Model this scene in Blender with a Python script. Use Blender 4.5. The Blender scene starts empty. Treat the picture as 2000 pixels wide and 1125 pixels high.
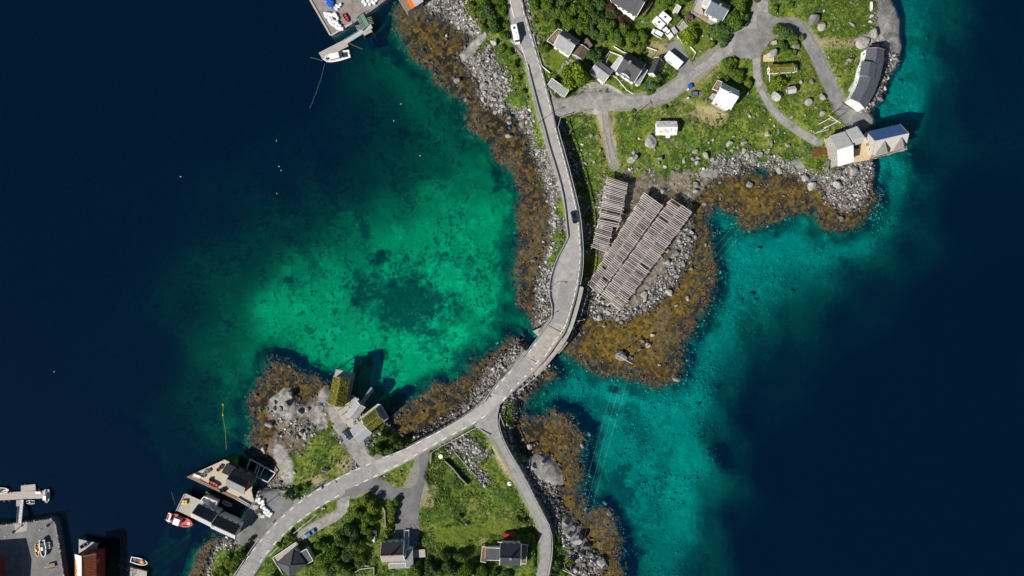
import bpy, bmesh, math, random
import numpy as np
from mathutils import Vector, Matrix
random.seed(7)
RNG = np.random.default_rng(11)
scene = bpy.context.scene
COL = scene.collection
R = math.radians

# ------------------------------------------------------------------ camera
S = 0.2                       # metres per photograph pixel at sea level
FPX = 2000 * 24 / 36          # focal length in photograph pixels
H = FPX * S                   # camera height over the sea
cam_d = bpy.data.cameras.new('camera'); cam_d.lens = 24; cam_d.sensor_width = 36
cam_d.clip_start = 1; cam_d.clip_end = 6000
cam = bpy.data.objects.new('camera', cam_d); COL.objects.link(cam)
cam.location = (0, 0, H); cam.rotation_euler = (0, 0, 0)
scene.camera = cam

# ------------------------------------------------------------------ world, sun, exposure
SUN_EL = R(40)
SUN_DIR = Vector((-0.80, -0.60, math.tan(SUN_EL))).normalized()      # towards the sun
world = bpy.data.worlds.new('World'); scene.world = world; world.use_nodes = True
nt = world.node_tree; nt.nodes.clear()
sky = nt.nodes.new('ShaderNodeTexSky'); sky.sky_type = 'NISHITA'; sky.sun_disc = False
sky.sun_elevation = SUN_EL; sky.sun_rotation = math.atan2(SUN_DIR.x, SUN_DIR.y)
sky.air_density = 1.0; sky.dust_density = 0.3; sky.ozone_density = 2.0
bg = nt.nodes.new('ShaderNodeBackground'); bg.inputs['Strength'].default_value = 0.05
out = nt.nodes.new('ShaderNodeOutputWorld')
nt.links.new(sky.outputs[0], bg.inputs[0]); nt.links.new(bg.outputs[0], out.inputs[0])
sun_d = bpy.data.lights.new('sun', 'SUN'); sun_d.energy = 5.0; sun_d.angle = R(0.5); sun_d.color = (1, 0.95, 0.87)
sun = bpy.data.objects.new('sun', sun_d); COL.objects.link(sun)
sun.rotation_euler = (-SUN_DIR).to_track_quat('-Z', 'Y').to_euler(); sun.location = (-200, -150, 250)
vs = scene.view_settings
vs.view_transform = 'Standard'; vs.look = 'None'; vs.gamma = 1; vs.use_curve_mapping = False; vs.exposure = 0.32
scene.cycles.use_denoising = True
scene.cycles.max_bounces = 6; scene.cycles.diffuse_bounces = 2; scene.cycles.glossy_bounces = 2
scene.cycles.transparent_max_bounces = 12; scene.cycles.transmission_bounces = 4; scene.cycles.volume_bounces = 0
scene.cycles.caustics_reflective = False; scene.cycles.caustics_refractive = False

# ------------------------------------------------------------------ pixel <-> place
def P(px, py, z=0.0):
    """the point at height z that the photograph shows at pixel (px, py)"""
    k = (H - z) / FPX
    return Vector(((px - 1000) * k, (562.5 - py) * k, z))

# ------------------------------------------------------------------ 2D fields on a 4 px raster
GX0, GY0, GS = -80, -80, 4
GW, GH = 541, 323
gx = GX0 + GS * np.arange(GW); gy = GY0 + GS * np.arange(GH)
RX, RY = np.meshgrid(gx, gy)
def bil(F, X, Y):
    u = np.clip((np.asarray(X, float) - GX0) / GS, 0, GW - 1.001); v = np.clip((np.asarray(Y, float) - GY0) / GS, 0, GH - 1.001)
    i = u.astype(int); j = v.astype(int); a = u - i; b = v - j
    return (F[j, i] * (1 - a) * (1 - b) + F[j, i + 1] * a * (1 - b) + F[j + 1, i] * (1 - a) * b + F[j + 1, i + 1] * a * b)
def sdf(poly):
    """signed distance in px, positive inside"""
    p = np.array(poly, float); n = len(p)
    d2 = np.full(RX.shape, 1e12); ins = np.zeros(RX.shape, bool)
    for k in range(n):
        ax, ay = p[k]; bx, by = p[(k + 1) % n]
        ex, ey = bx - ax, by - ay; L = ex * ex + ey * ey + 1e-9
        t = np.clip(((RX - ax) * ex + (RY - ay) * ey) / L, 0, 1)
        d2 = np.minimum(d2, (RX - ax - t * ex) ** 2 + (RY - ay - t * ey) ** 2)
        if ay != by:
            c = ((ay > RY) != (by > RY)) & (RX < (bx - ax) * (RY - ay) / (by - ay) + ax)
            ins ^= c
    d = np.sqrt(d2)
    return np.where(ins, d, -d)
def sdfs(polys):
    F = sdf(polys[0])
    for q in polys[1:]: F = np.maximum(F, sdf(q))
    return F
def polydist(pts):
    """distance to a polyline [(x,y,z)] and the z at the nearest point"""
    D = np.full(RX.shape, 1e12); Z = np.zeros(RX.shape)
    for (ax, ay, az), (bx, by, bz) in zip(pts[:-1], pts[1:]):
        ex, ey = bx - ax, by - ay; L = ex * ex + ey * ey + 1e-9
        t = np.clip(((RX - ax) * ex + (RY - ay) * ey) / L, 0, 1)
        d = (RX - ax - t * ex) ** 2 + (RY - ay - t * ey) ** 2
        m = d < D
        D = np.where(m, d, D); Z = np.where(m, az + t * (bz - az), Z)
    return np.sqrt(D), Z
def idw(pts, power=2.0, kn=8):
    """scattered values spread over the raster from the nearest few"""
    cx = RX[::3, ::3]; cy = RY[::3, ::3]
    A = np.array(pts, float)
    d = np.sqrt((cx.ravel()[:, None] - A[None, :, 0]) ** 2 + (cy.ravel()[:, None] - A[None, :, 1]) ** 2) + 4
    o = np.argpartition(d, kn, axis=1)[:, :kn + 1]
    dn = np.take_along_axis(d, o, 1); dm = dn.max(1, keepdims=True)
    w = ((dm - dn) / (dm * dn)) ** power + 1e-12
    F = ((w * A[o, 2]).sum(1) / w.sum(1)).reshape(cx.shape)
    for _ in range(3):
        Q = np.pad(F, 1, mode='edge'); F = (Q[:-2, 1:-1] + Q[2:, 1:-1] + Q[1:-1, :-2] + Q[1:-1, 2:] + 2 * Q[1:-1, 1:-1]) / 6
    u = np.clip((RX - GX0) / (3 * GS), 0, F.shape[1] - 1.001); v = np.clip((RY - GY0) / (3 * GS), 0, F.shape[0] - 1.001)
    i = u.astype(int); j = v.astype(int); a = u - i; b = v - j
    return F[j, i] * (1 - a) * (1 - b) + F[j, i + 1] * a * (1 - b) + F[j + 1, i] * (1 - a) * b + F[j + 1, i + 1] * a * b
def sstep(a, b, x):
    t = np.clip((x - a) / (b - a), 0, 1); return t * t * (3 - 2 * t)
_LAT = {}
def noise(X, Y, scale, seed=0):
    if seed not in _LAT: _LAT[seed] = np.random.default_rng(1000 + seed).random((256, 256))
    T = _LAT[seed]
    u = X / scale + 17.3 * seed; v = Y / scale + 5.1 * seed
    fi = np.floor(u); fj = np.floor(v); a = u - fi; b = v - fj
    a = a * a * (3 - 2 * a); b = b * b * (3 - 2 * b)
    i = fi.astype(int) & 255; j = fj.astype(int) & 255; i1 = (i + 1) & 255; j1 = (j + 1) & 255
    return T[j, i] * (1 - a) * (1 - b) + T[j, i1] * a * (1 - b) + T[j1, i] * (1 - a) * b + T[j1, i1] * a * b
def fbm(X, Y, scale, seed=0, octv=4):
    s = 0; amp = 1; tot = 0
    for o in range(octv):
        s = s + amp * noise(X, Y, scale / 2 ** o, seed + o); tot += amp; amp *= .55
    return s / tot

# ------------------------------------------------------------------ materials
def srgb(r, g, b):
    f = lambda c: (c / 255 / 12.92) if c / 255 <= .04045 else ((c / 255 + .055) / 1.055) ** 2.4
    return (f(r), f(g), f(b))
MATS = {}
def mat(name, col, rough=.8, metal=0.0, var=.25, scale=2.0, bump=.0, bscale=8.0, spec=.3, alpha_noise=None, stretch=None, col2=None):
    """a procedural principled material: base colour broken up by two noises, optional bump"""
    if name in MATS: return MATS[name]
    m = bpy.data.materials.new(name); m.use_nodes = True
    n = m.node_tree.nodes; l = m.node_tree.links
    b = n['Principled BSDF']; b.inputs['Roughness'].default_value = rough; b.inputs['Metallic'].default_value = metal
    b.inputs['Specular IOR Level'].default_value = spec
    tc = n.new('ShaderNodeTexCoord'); mp = n.new('ShaderNodeMapping')
    l.new(tc.outputs['Object'], mp.inputs[0])
    if stretch: mp.inputs['Scale'].default_value = stretch
    nz = n.new('ShaderNodeTexNoise'); nz.inputs['Scale'].default_value = scale; nz.inputs['Detail'].default_value = 5; nz.inputs['Roughness'].default_value = .65
    l.new(mp.outputs[0], nz.inputs['Vector'])
    rp = n.new('ShaderNodeValToRGB')
    c1 = [max(0, c * (1 - var)) for c in col]; c2 = [min(1, c * (1 + var)) for c in (col2 or col)]
    rp.color_ramp.elements[0].position = .3; rp.color_ramp.elements[1].position = .7
    rp.color_ramp.elements[0].color = (*c1, 1); rp.color_ramp.elements[1].color = (*c2, 1)
    l.new(nz.outputs['Fac'], rp.inputs[0]); l.new(rp.outputs[0], b.inputs['Base Color'])
    if bump:
        n2 = n.new('ShaderNodeTexNoise'); n2.inputs['Scale'].default_value = bscale; n2.inputs['Detail'].default_value = 4
        l.new(mp.outputs[0], n2.inputs['Vector'])
        bp = n.new('ShaderNodeBump'); bp.inputs['Strength'].default_value = bump; bp.inputs['Distance'].default_value = .1
        l.new(n2.outputs['Fac'], bp.inputs['Height']); l.new(bp.outputs[0], b.inputs['Normal'])
    MATS[name] = m
    return m
def vcol_mat(name, rough=.9, fine=3.0, amount=.35, bump=.4, bscale=3.0, spec=.2, transl=0.0):
    """colour from the mesh's own colour attribute, broken up by noise"""
    m = bpy.data.materials.new(name); m.use_nodes = True
    n = m.node_tree.nodes; l = m.node_tree.links
    b = n['Principled BSDF']; b.inputs['Roughness'].default_value = rough; b.inputs['Specular IOR Level'].default_value = spec
    at = n.new('ShaderNodeAttribute'); at.attribute_name = 'Col'
    tc = n.new('ShaderNodeTexCoord')
    nz = n.new('ShaderNodeTexNoise'); nz.inputs['Scale'].default_value = fine; nz.inputs['Detail'].default_value = 4
    l.new(tc.outputs['Object'], nz.inputs['Vector'])
    mr = n.new('ShaderNodeMapRange'); mr.inputs[1].default_value = .3; mr.inputs[2].default_value = .7
    mr.inputs[3].default_value = 1 - amount; mr.inputs[4].default_value = 1 + amount
    l.new(nz.outputs['Fac'], mr.inputs[0])
    vm = n.new('ShaderNodeVectorMath'); vm.operation = 'SCALE'
    l.new(at.outputs['Color'], vm.inputs[0]); l.new(mr.outputs[0], vm.inputs['Scale'])
    l.new(vm.outputs[0], b.inputs['Base Color'])
    if bump:
        n2 = n.new('ShaderNodeTexNoise'); n2.inputs['Scale'].default_value = bscale; n2.inputs['Detail'].default_value = 5
        l.new(tc.outputs['Object'], n2.inputs['Vector'])
        bp = n.new('ShaderNodeBump'); bp.inputs['Strength'].default_value = bump; bp.inputs['Distance'].default_value = .15
        l.new(n2.outputs['Fac'], bp.inputs['Height']); l.new(bp.outputs[0], b.inputs['Normal'])
    MATS[name] = m
    return m

# ------------------------------------------------------------------ object helpers
def link(o, parent=None):
    COL.objects.link(o)
    if parent is not None: o.parent = parent
    return o
def tag(o, label=None, cat=None, group=None, kind=None):
    if label: o['label'] = label
    if cat: o['category'] = cat
    if group: o['group'] = group
    if kind: o['kind'] = kind
    return o
def thing(name, label, cat, loc, group=None):
    o = bpy.data.objects.new(name, None); o.empty_display_size = .5
    o.location = loc; link(o)
    return tag(o, label, cat, group)
def np_mesh(name, V, F, m, col=None, smooth=False):
    """V (n,3), F (k,3) or (k,4) arrays -> mesh"""
    me = bpy.data.meshes.new(name)
    V = np.asarray(V, np.float32); F = np.asarray(F, np.int32); k = F.shape[1]
    me.vertices.add(len(V)); me.vertices.foreach_set('co', V.ravel())
    me.loops.add(F.size); me.loops.foreach_set('vertex_index', F.ravel())
    me.polygons.add(len(F)); me.polygons.foreach_set('loop_start', np.arange(0, F.size, k, dtype=np.int32))
    me.polygons.foreach_set('loop_total', np.full(len(F), k, np.int32))
    if smooth: me.polygons.foreach_set('use_smooth', np.ones(len(F), bool))
    me.update(calc_edges=True)
    if col is not None:
        a = me.color_attributes.new('Col', 'FLOAT_COLOR', 'POINT')
        c = np.ones((len(V), 4), np.float32); c[:, :3] = col; a.data.foreach_set('color', c.ravel())
    me.materials.append(m)
    return me
class MB:
    """collects shapes in world coordinates; build() links them as one mesh object under a parent"""
    def __init__(self): self.v = []; self.f = []
    def poly(self, pts):
        i = len(self.v); self.v += [tuple(p) for p in pts]; self.f.append(tuple(range(i, i + len(pts)))); return self
    def hull8(self, b, t):
        """bottom ring b and top ring t, both counter-clockwise"""
        i = len(self.v); n = len(b); self.v += [tuple(p) for p in b] + [tuple(p) for p in t]
        self.f.append(tuple(range(i + n - 1, i - 1, -1))); self.f.append(tuple(range(i + n, i + 2 * n)))
        for k in range(n):
            q = (k + 1) % n; self.f.append((i + k, i + q, i + n + q, i + n + k))
        return self
    def prism(self, pts, z0, z1):
        pts = [(p[0], p[1]) for p in pts]
        a = sum(pts[k][0] * pts[(k + 1) % len(pts)][1] - pts[(k + 1) % len(pts)][0] * pts[k][1] for k in range(len(pts)))
        if a < 0: pts = pts[::-1]
        return self.hull8([(x, y, z0) for x, y in pts], [(x, y, z1) for x, y in pts])
    def box(self, c, u, v, w, su, sv, sw):
        """box centred at c along axes u, v, w with full sizes"""
        c = Vector(c); u = Vector(u).normalized() * su / 2; v = Vector(v).normalized() * sv / 2; w = Vector(w).normalized() * sw / 2
        return self.hull8([c - u - v - w, c + u - v - w, c + u + v - w, c - u + v - w], [c - u - v + w, c + u - v + w, c + u + v + w, c - u + v + w])
    def bar(self, a, b, wd, ht, up=(0, 0, 1)):
        a = Vector(a); b = Vector(b); d = b - a
        s = d.cross(Vector(up))
        if s.length < 1e-6: s = d.cross(Vector((1, 0, 0)))
        w = s.cross(d)
        return self.box((a + b) / 2, d, s, w, d.length, wd, ht)
    def tube(self, a, b, r0, r1=None, n=8):
        a = Vector(a); b = Vector(b); r1 = r0 if r1 is None else r1
        d = (b - a).normalized(); s = d.cross(Vector((0, 0, 1)))
        if s.length < 1e-3: s = Vector((1, 0, 0))
        s.normalize(); t = d.cross(s)
        ring = lambda c, r: [c + s * (r * math.cos(2 * math.pi * k / n)) - t * (r * math.sin(2 * math.pi * k / n)) for k in range(n)]
        return self.hull8(ring(a, r0)[::-1], ring(b, r1)[::-1])
    def lathe(self, c, prof, n=16):
        """prof: (radius, z) from the bottom up"""
        c = Vector(c); i = len(self.v)
        for r, z in prof:
            for k in range(n): self.v.append((c.x + r * math.cos(2 * math.pi * k / n), c.y + r * math.sin(2 * math.pi * k / n), c.z + z))
        for j in range(len(prof) - 1):
            for k in range(n):
                q = (k + 1) % n; self.f.append((i + j * n + k, i + j * n + q, i + (j + 1) * n + q, i + (j + 1) * n + k))
        self.f.append(tuple(i + k for k in range(n - 1, -1, -1))); self.f.append(tuple(i + (len(prof) - 1) * n + k for k in range(n)))
        return self
    def build(self, name, m, parent=None, smooth=False, bevel=0, org=None):
        o0 = Vector((0, 0, 0))
        p = parent
        while p is not None: o0 += p.location; p = p.parent
        if org is not None and parent is None: o0 = Vector(org)
        me = bpy.data.meshes.new(name)
        me.from_pydata([(x - o0.x, y - o0.y, z - o0.z) for x, y, z in self.v], [], self.f)
        if smooth:
            for q in me.polygons: q.use_smooth = True
        me.materials.append(m); me.update()
        o = bpy.data.objects.new(name, me); link(o, parent)
        if parent is None and org is not None: o.location = o0
        if bevel:
            bv = o.modifiers.new('bevel', 'BEVEL'); bv.width = bevel; bv.segments = 2; bv.limit_method = 'ANGLE'
        return o
def piece(name, me, parent, loc, rot=(0, 0, 0), scale=(1, 1, 1)):
    """one more object on shared mesh data, at a world place"""
    o = bpy.data.objects.new(name, me); link(o, parent)
    o0 = Vector((0, 0, 0)); p = parent
    while p is not None: o0 += p.location; p = p.parent
    o.location = Vector(loc) - o0; o.rotation_euler = rot; o.scale = scale
    return o
def smooth_line(pts, step=6.0):
    """Catmull-Rom through pts (any dimension), resampled about every step units"""
    p = [np.array(q, float) for q in pts]
    p = [2 * p[0] - p[1]] + p + [2 * p[-1] - p[-2]]
    outp = []
    for i in range(1, len(p) - 2):
        n = max(2, int(np.linalg.norm(p[i + 1][:2] - p[i][:2]) / step))
        for k in range(n):
            t = k / n
            outp.append(.5 * (2 * p[i] + (p[i + 1] - p[i - 1]) * t + (2 * p[i - 1] - 5 * p[i] + 4 * p[i + 1] - p[i + 2]) * t * t + (3 * p[i] - p[i - 1] - 3 * p[i + 1] + p[i + 2]) * t ** 3))
    outp.append(p[-2])
    return outp
def resample(pts, n):
    p = np.array(pts, float); d = np.r_[0, np.cumsum(np.hypot(*(p[1:, :2] - p[:-1, :2]).T))]
    t = np.linspace(0, d[-1], n)
    return np.stack([np.interp(t, d, p[:, k]) for k in range(p.shape[1])], 1)
# ------------------------------------------------------------------ outlines traced as pixels
LAND_A = [(800,-90),(818,0),(837,21),(857,28),(876,40),(895,58),(918,72),(912,92),(897,107),(904,122),(924,149),(937,160),(932,184),(940,200),(961,213),(980,227),(993,216),
 (1007,224),(1020,251),(1031,264),(1039,290),(1044,302),(1053,335),(1067,371),(1074,403),(1074,442),(1067,478),(1060,513),(1046,549),(1042,584),(1046,620),(1042,638),(1053,650),
 (1070,660),(1092,677),(1113,670),(1127,655),(1135,616),(1153,613),(1185,620),(1215,630),(1232,622),(1254,613),(1271,603),(1300,580),(1316,565),(1332,535),(1352,500),(1358,470),(1350,430),
 (1359,385),(1399,346),(1420,346),(1449,337),(1455,326),(1487,327),(1508,335),(1535,340),(1561,345),(1577,364),(1593,364),(1607,369),(1609,391),(1628,401),(1641,415),(1673,412),(1695,393),
 (1705,364),(1711,335),(1705,310),(1700,280),(1708,252),(1702,228),(1704,214),(1722,196),(1728,176),(1740,150),(1752,130),(1760,112),(1762,90),(1758,60),(1760,40),(1750,12),(1742,0),(1736,-90)]
LAND_B = [(360,1210),(400,1120),(410,1092),(420,1062),(445,1045),(462,1048),(488,1000),(496,958),(520,946),(535,925),(533,895),(518,880),(528,858),(545,840),(526,822),(520,795),(530,777),(545,765),(557,757),(571,760),(584,786),
 (600,784),(619,770),(629,757),(645,757),(662,772),(683,772),(700,790),(726,806),(757,822),(771,837),(781,856),(795,854),(820,846),(848,830),(882,805),(914,781),(927,756),(952,717),(986,685),(1012,662),(1027,670),(1036,680),
 (1058,694),(1072,704),(1074,719),(1055,736),(1033,758),(1018,775),(1014,792),(1012,813),(1004,838),(1002,850),(1011,878),(1030,892),(1054,884),(1075,892),(1098,921),(1101,944),(1089,962),(1095,988),(1112,1008),(1132,1028),
 (1147,1069),(1158,1077),(1179,1092),(1184,1106),(1166,1128),(1170,1210)]
KELP = [
 [(770,22),(775,60),(790,90),(800,110),(820,130),(840,140),(850,160),(870,175),(880,190),(905,200),(905,230),(915,250),(950,275),(960,300),(985,320),(1000,345),(1012,380),(1010,420),(1012,460),(1008,500),(1010,560),(1010,600),(1030,620),(1050,652),(1062,600),(1080,480),(1085,400),(1050,300),(1030,250),(950,180),(915,60),(820,0),(780,5)],
 [(1090,676),(1115,692),(1150,715),(1180,730),(1205,730),(1240,740),(1260,750),(1280,758),(1310,750),(1330,735),(1333,700),(1338,670),(1360,640),(1380,610),(1390,580),(1395,540),(1390,500),(1392,460),(1380,435),(1400,412),(1430,420),(1440,440),(1470,452),(1490,440),(1530,425),(1560,415),(1588,420),(1605,450),(1640,455),(1680,440),(1702,410),(1715,370),(1600,340),(1400,330),(1300,350),(1200,480),(1140,620),(1110,660)],
 [(530,705),(560,712),(590,730),(620,735),(645,750),(660,800),(600,900),(540,905),(500,890),(480,870),(490,830),(485,790),(495,760),(510,740)],
 [(760,836),(775,805),(800,782),(830,767),(850,745),(880,760),(900,735),(930,704),(960,683),(990,662),(1020,657),(1030,680),(960,780),(850,850),(800,866),(775,856)],
 [(1070,716),(1085,728),(1060,750),(1036,775),(1022,800),(1035,815),(1060,812),(1085,800),(1110,808),(1130,830),(1145,850),(1130,890),(1142,925),(1130,960),(1150,1000),(1180,995),(1215,1040),(1220,1130),(1150,1190),(1080,1000),(1020,900),(1000,850),(1005,790),(1040,740)],
 [(450,1045),(415,1050),(390,1075),(375,1100),(350,1140),(440,1190),(480,1060)]]
GRASS = [
 [(905,-60),(990,-60),(993,40),(1000,80),(1020,110),(1030,135),(1042,175),(1055,225),(1064,262),(1056,258),(1045,228),(1030,208),(1012,190),(1000,168),(988,135),(972,112),(962,88),(950,76),(935,88),(920,98),(928,80),(945,66),(935,45),(922,25),(908,10)],
 [(1020,-90),(1742,-90),(1708,0),(1712,45),(1692,72),(1676,92),(1682,112),(1680,200),(1665,225),(1640,262),(1635,290),(1618,330),(1606,345),(1585,335),(1555,316),(1500,300),(1440,292),(1395,300),(1340,328),(1300,336),(1240,330),(1210,330),(1180,345),(1165,420),(1160,500),(1148,560),(1150,590),(1148,602),(1146,560),(1155,480),(1152,430),(1136,340),(1118,285),(1100,240),(1080,190),(1056,120)],
 [(440,1190),(540,1030),(650,975),(760,920),(860,865),(930,828),(970,866),(1010,950),(1043,1008),(1055,1050),(1050,1190)],
 [(1072,1020),(1085,1035),(1096,1060),(1108,1085),(1112,1190),(1066,1190)],
 [(640,832),(652,858),(690,880),(698,903),(660,930),(620,948),(580,962),(562,940),(572,915),(590,890),(605,860),(614,838),(628,830)],
 [(735,842),(765,840),(790,856),(808,862),(745,892),(722,885),(726,862)],
 [(440,1072),(470,1062),(490,1066),(505,1052),(470,1125),(440,1190),(405,1190),(418,1120)],
 [(976,796),(1000,786),(1003,840),(985,835)],
 [(1098,462),(1104,478),(1086,508),(1080,496)],[(1090,385),(1096,380),(1104,410),(1102,432),(1094,415)]]
SLAB = [  # bare smooth bedrock
 [(1704,-90),(1712,20),(1714,50),(1700,62),(1668,75),(1670,92),(1686,98),(1712,78),(1740,98),(1760,110),(1763,88),(1760,40),(1750,10),(1742,-90)],
 [(533,872),(545,866),(558,876),(570,900),(574,930),(570,944),(552,944),(543,925),(536,900)],
 [(522,780),(540,772),(556,755),(572,762),(580,800),(560,830),(545,812),(525,800)],
 [(583,795),(606,790),(625,800),(640,820),(640,838),(622,842),(600,815),(582,808)],
 [(619,775),(632,755),(648,755),(644,790),(622,785)],
 [(1030,895),(1050,884),(1075,895),(1100,925),(1100,948),(1085,950),(1050,935),(1035,915)],
 [(1112,1005),(1130,1028),(1150,1070),(1135,1080),(1112,1060),(1100,1040),(1095,1015)],
 [(897,107),(925,80),(945,64),(952,72),(925,105),(905,120)],
 [(1370,330),(1400,335),(1400,350),(1365,345)],[(1548,316),(1562,310),(1572,330),(1556,334)]]
MUD = [[(1200,330),(1240,335),(1300,340),(1340,330),(1390,335),(1392,345),(1362,382),(1340,420),(1300,520),(1240,600),(1190,600),(1160,560),(1180,420),(1190,350)]]
DRY = [  # bleached dry grass or bare soil
 [(1345,225),(1370,200),(1395,205),(1425,212),(1415,240),(1395,248),(1375,240),(1360,228)],
 [(950,862),(965,872),(985,905),(998,930),(990,940),(970,905),(955,880)],
 [(1265,145),(1290,140),(1320,100),(1300,82),(1270,80),(1265,100)],
 [(1320,190),(1350,193),(1378,205),(1388,222),(1370,220),(1350,205)],
 [(1585,70),(1670,76),(1668,92),(1600,92)], [(1325,160),(1370,135),(1400,120),(1412,130),(1390,150),(1340,185)],
 [(655,905),(680,885),(697,895),(690,915),(660,925)], [(600,940),(625,925),(650,940),(620,950)],
 [(1165,225),(1200,218),(1205,320),(1188,325)], [(826,958),(850,945),(845,990),(825,985)]]
LAWN = [[(1075,105),(1082,90),(1105,110),(1090,140),(1070,120)],[(1325,90),(1345,45),(1395,55),(1390,85),(1370,110),(1350,105)],
 [(1178,120),(1200,88),(1230,90),(1205,125)],[(726,965),(748,975),(740,1040),(720,1080),(690,1100),(720,1030),(732,1000)],[(850,1035),(990,1015),(1010,1030),(900,1060),(850,1060)]]
ROADS_Z = {
 'main': ([(1003,-80,7.0),(1006,0,7.0),(1037,120,7.0),(1062,225,7.0),(1085,300,7.1),(1110,380,7.2),(1121,460,7.2),(1106,540,7.2),(1095,610,7.2),(1046,675,7.2),(990,750,6.6),(930,810,6.0),(850,858,5.4),(760,905,5.0),(690,938,4.8),(600,990,4.6),(545,1035,4.8),(505,1085,5.2),(470,1140,5.6)], 13.5, 4),
 'layby': ([(1084,565,7.2),(1100,520,7.2)], 10, 4),
 'lane_e': ([(950,815,6.0),(962,845,5.8),(985,884,5.5),(1012,930,5.2),(1035,975,5.2),(1058,1020,5.4),(1066,1060,5.6),(1062,1160,5.8)], 12, 7),
 'village': ([(1080,210,6.6),(1120,205,5.8),(1160,195,5.6),(1220,200,5.5),(1290,188,5.5),(1340,155,5.6),(1400,105,5.8),(1440,85,6.0),(1480,40,6.2),(1490,-60,6.4)], 16, 9),
 'drive1': ([(1340,135,5.6),(1320,95,5.8)], 14, 8),
 'yard_ne': ([(1445,95,6.0),(1480,80,6.0),(1530,48,5.8),(1565,55,5.6),(1590,95,5.0),(1612,145,4.2),(1635,190,3.4),(1660,225,3.0),(1690,236,2.8)], 14, 9),
 'track1': ([(1478,110,6.0),(1480,150,5.2),(1492,185,4.6),(1515,220,4.0),(1560,256,3.3),(1597,278,2.6)], 8, 8),
 'track2': ([(1178,215,5.5),(1184,255,3.6),(1192,290,2.2),(1200,325,1.2)], 9, 9),
 'yard_s': ([(690,962,4.8),(730,948,5.0),(790,965,5.2),(828,890,5.0)], 12, 8),
 'yard_s2': ([(815,950,5.2),(797,1000,5.6),(793,1060,6.2)], 20, 8),
 'gravel_s': ([(670,975,4.8),(665,1000,5.0),(625,1022,5.4),(585,1047,5.6)], 9, 8),
 'islet_drive': ([(735,900,5.0),(705,890,4.4),(690,860,3.6),(670,825,3.1),(655,800,3.0)], 15, 8),
 'quay_yard': ([(560,985,4.4),(535,985,3.2),(510,1000,2.9),(490,1045,2.9)], 26, 8)}
PADS = []      # (polygon, z): level building plots
def pad(poly, z): PADS.append((poly, z))
pad([(1062,75),(1150,60),(1160,130),(1075,185),(1060,120)], 6.4)
pad([(1150,125),(1190,95),(1300,105),(1290,170),(1230,185)], 6.2)
pad([(1195,-40),(1260,-40),(1340,40),(1320,85),(1230,60)], 6.6)
pad([(1340,-20),(1430,-20),(1430,50),(1400,60),(1340,30)], 6.6)
pad([(1290,100),(1340,110),(1335,145),(1290,130)], 5.8)
pad([(1378,170),(1400,150),(1450,170),(1420,222),(1370,205)], 5.2)
pad([(1275,230),(1330,230),(1330,270),(1275,270)], 4.0)
pad([(1490,120),(1570,115),(1570,190),(1490,160)], 4.6)
pad([(1655,200),(1668,130),(1680,85),(1735,90),(1725,150),(1695,220)], 3.0)
pad([(530,1080),(580,1030),(620,1080),(570,1140)], 5.4)
pad([(740,1060),(760,1030),(820,1060),(835,1120),(740,1130)], 6.4)
pad([(930,1055),(1040,1050),(1040,1110),(930,1110)], 6.2)
pad([(640,790),(660,795),(700,795),(725,810),(750,820),(735,850),(690,850)], 3.0)
LANDH = [(860,10,1.6),(920,40,4),(960,50,6),(950,110,3),(980,140,4.5),(970,190,1.5),(1010,190,4.5),(1035,215,4.6),(1050,300,3),(1080,370,3.4),(1090,420,4),(1085,480,4.2),(1060,580,3.2),(1060,640,3.4),
 (1110,262,2.0),(1120,300,1.2),(1132,335,.9),(1145,400,.8),(1152,470,.7),(1148,540,.7),(1140,610,1),(1120,650,1.8),(1170,280,2.6),(1190,330,1.0),(1240,360,.5),(1230,450,.5),(1210,560,.6),(1300,460,.4),(1330,360,.35),(1280,560,.7),(1340,470,.8),
 (1230,240,4.2),(1260,300,2.0),(1330,300,1.8),(1330,230,4.4),(1400,260,3.2),(1420,310,1.2),(1380,320,1),(1470,230,4.2),(1470,290,2),(1530,290,2.4),(1570,315,1.6),(1620,310,2.2),(1640,350,1.4),(1660,380,.9),(1590,230,3.8),(1560,180,4.6),(1620,210,3.6),
 (1100,40,7),(1150,60,7),(1200,50,7),(1260,-20,7),(1400,-20,6.8),(1560,20,6.2),(1640,30,5.6),(1690,20,5),(1730,40,3.2),(1745,80,2.2),(1650,70,5),(1640,120,4.4),(1740,120,1.2),(1720,180,1.0),(1700,215,2),
 (530,790,1.2),(560,780,1.8),(600,800,2.0),(630,775,2.0),(560,850,1.2),(590,860,2.0),(620,860,2.8),(550,905,2.6),(600,920,3.4),(660,900,4.2),(640,940,4.4),(540,945,1.8),(760,850,3.6),(790,862,4),(760,830,1.8),
 (870,820,2.6),(930,775,2.8),(980,710,3),(1020,675,3.2),(1060,710,3),(1025,752,2.8),(990,790,4.5),(995,830,4),(1000,870,2.5),(860,890,4.2),(880,905,2.2),(900,920,2.4),(920,900,3.2),(940,860,5),(960,890,5),(900,970,5.4),(960,990,5.2),(850,1010,6),(1000,1000,5.2),
 (780,1000,5.4),(700,1010,5.6),(660,1060,6),(740,1100,6.8),(880,1100,7),(600,1090,6),(520,1100,5.4),(450,1100,3.4),(430,1080,1.6),(480,1075,3.6),(1020,900,2.8),(1060,915,2.2),(1080,930,2),(1060,965,1.4),(1100,1020,1.8),(1125,1050,2),(1120,1090,2),(1090,1060,3),(1090,1100,4),(1150,1100,1.2)]
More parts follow.
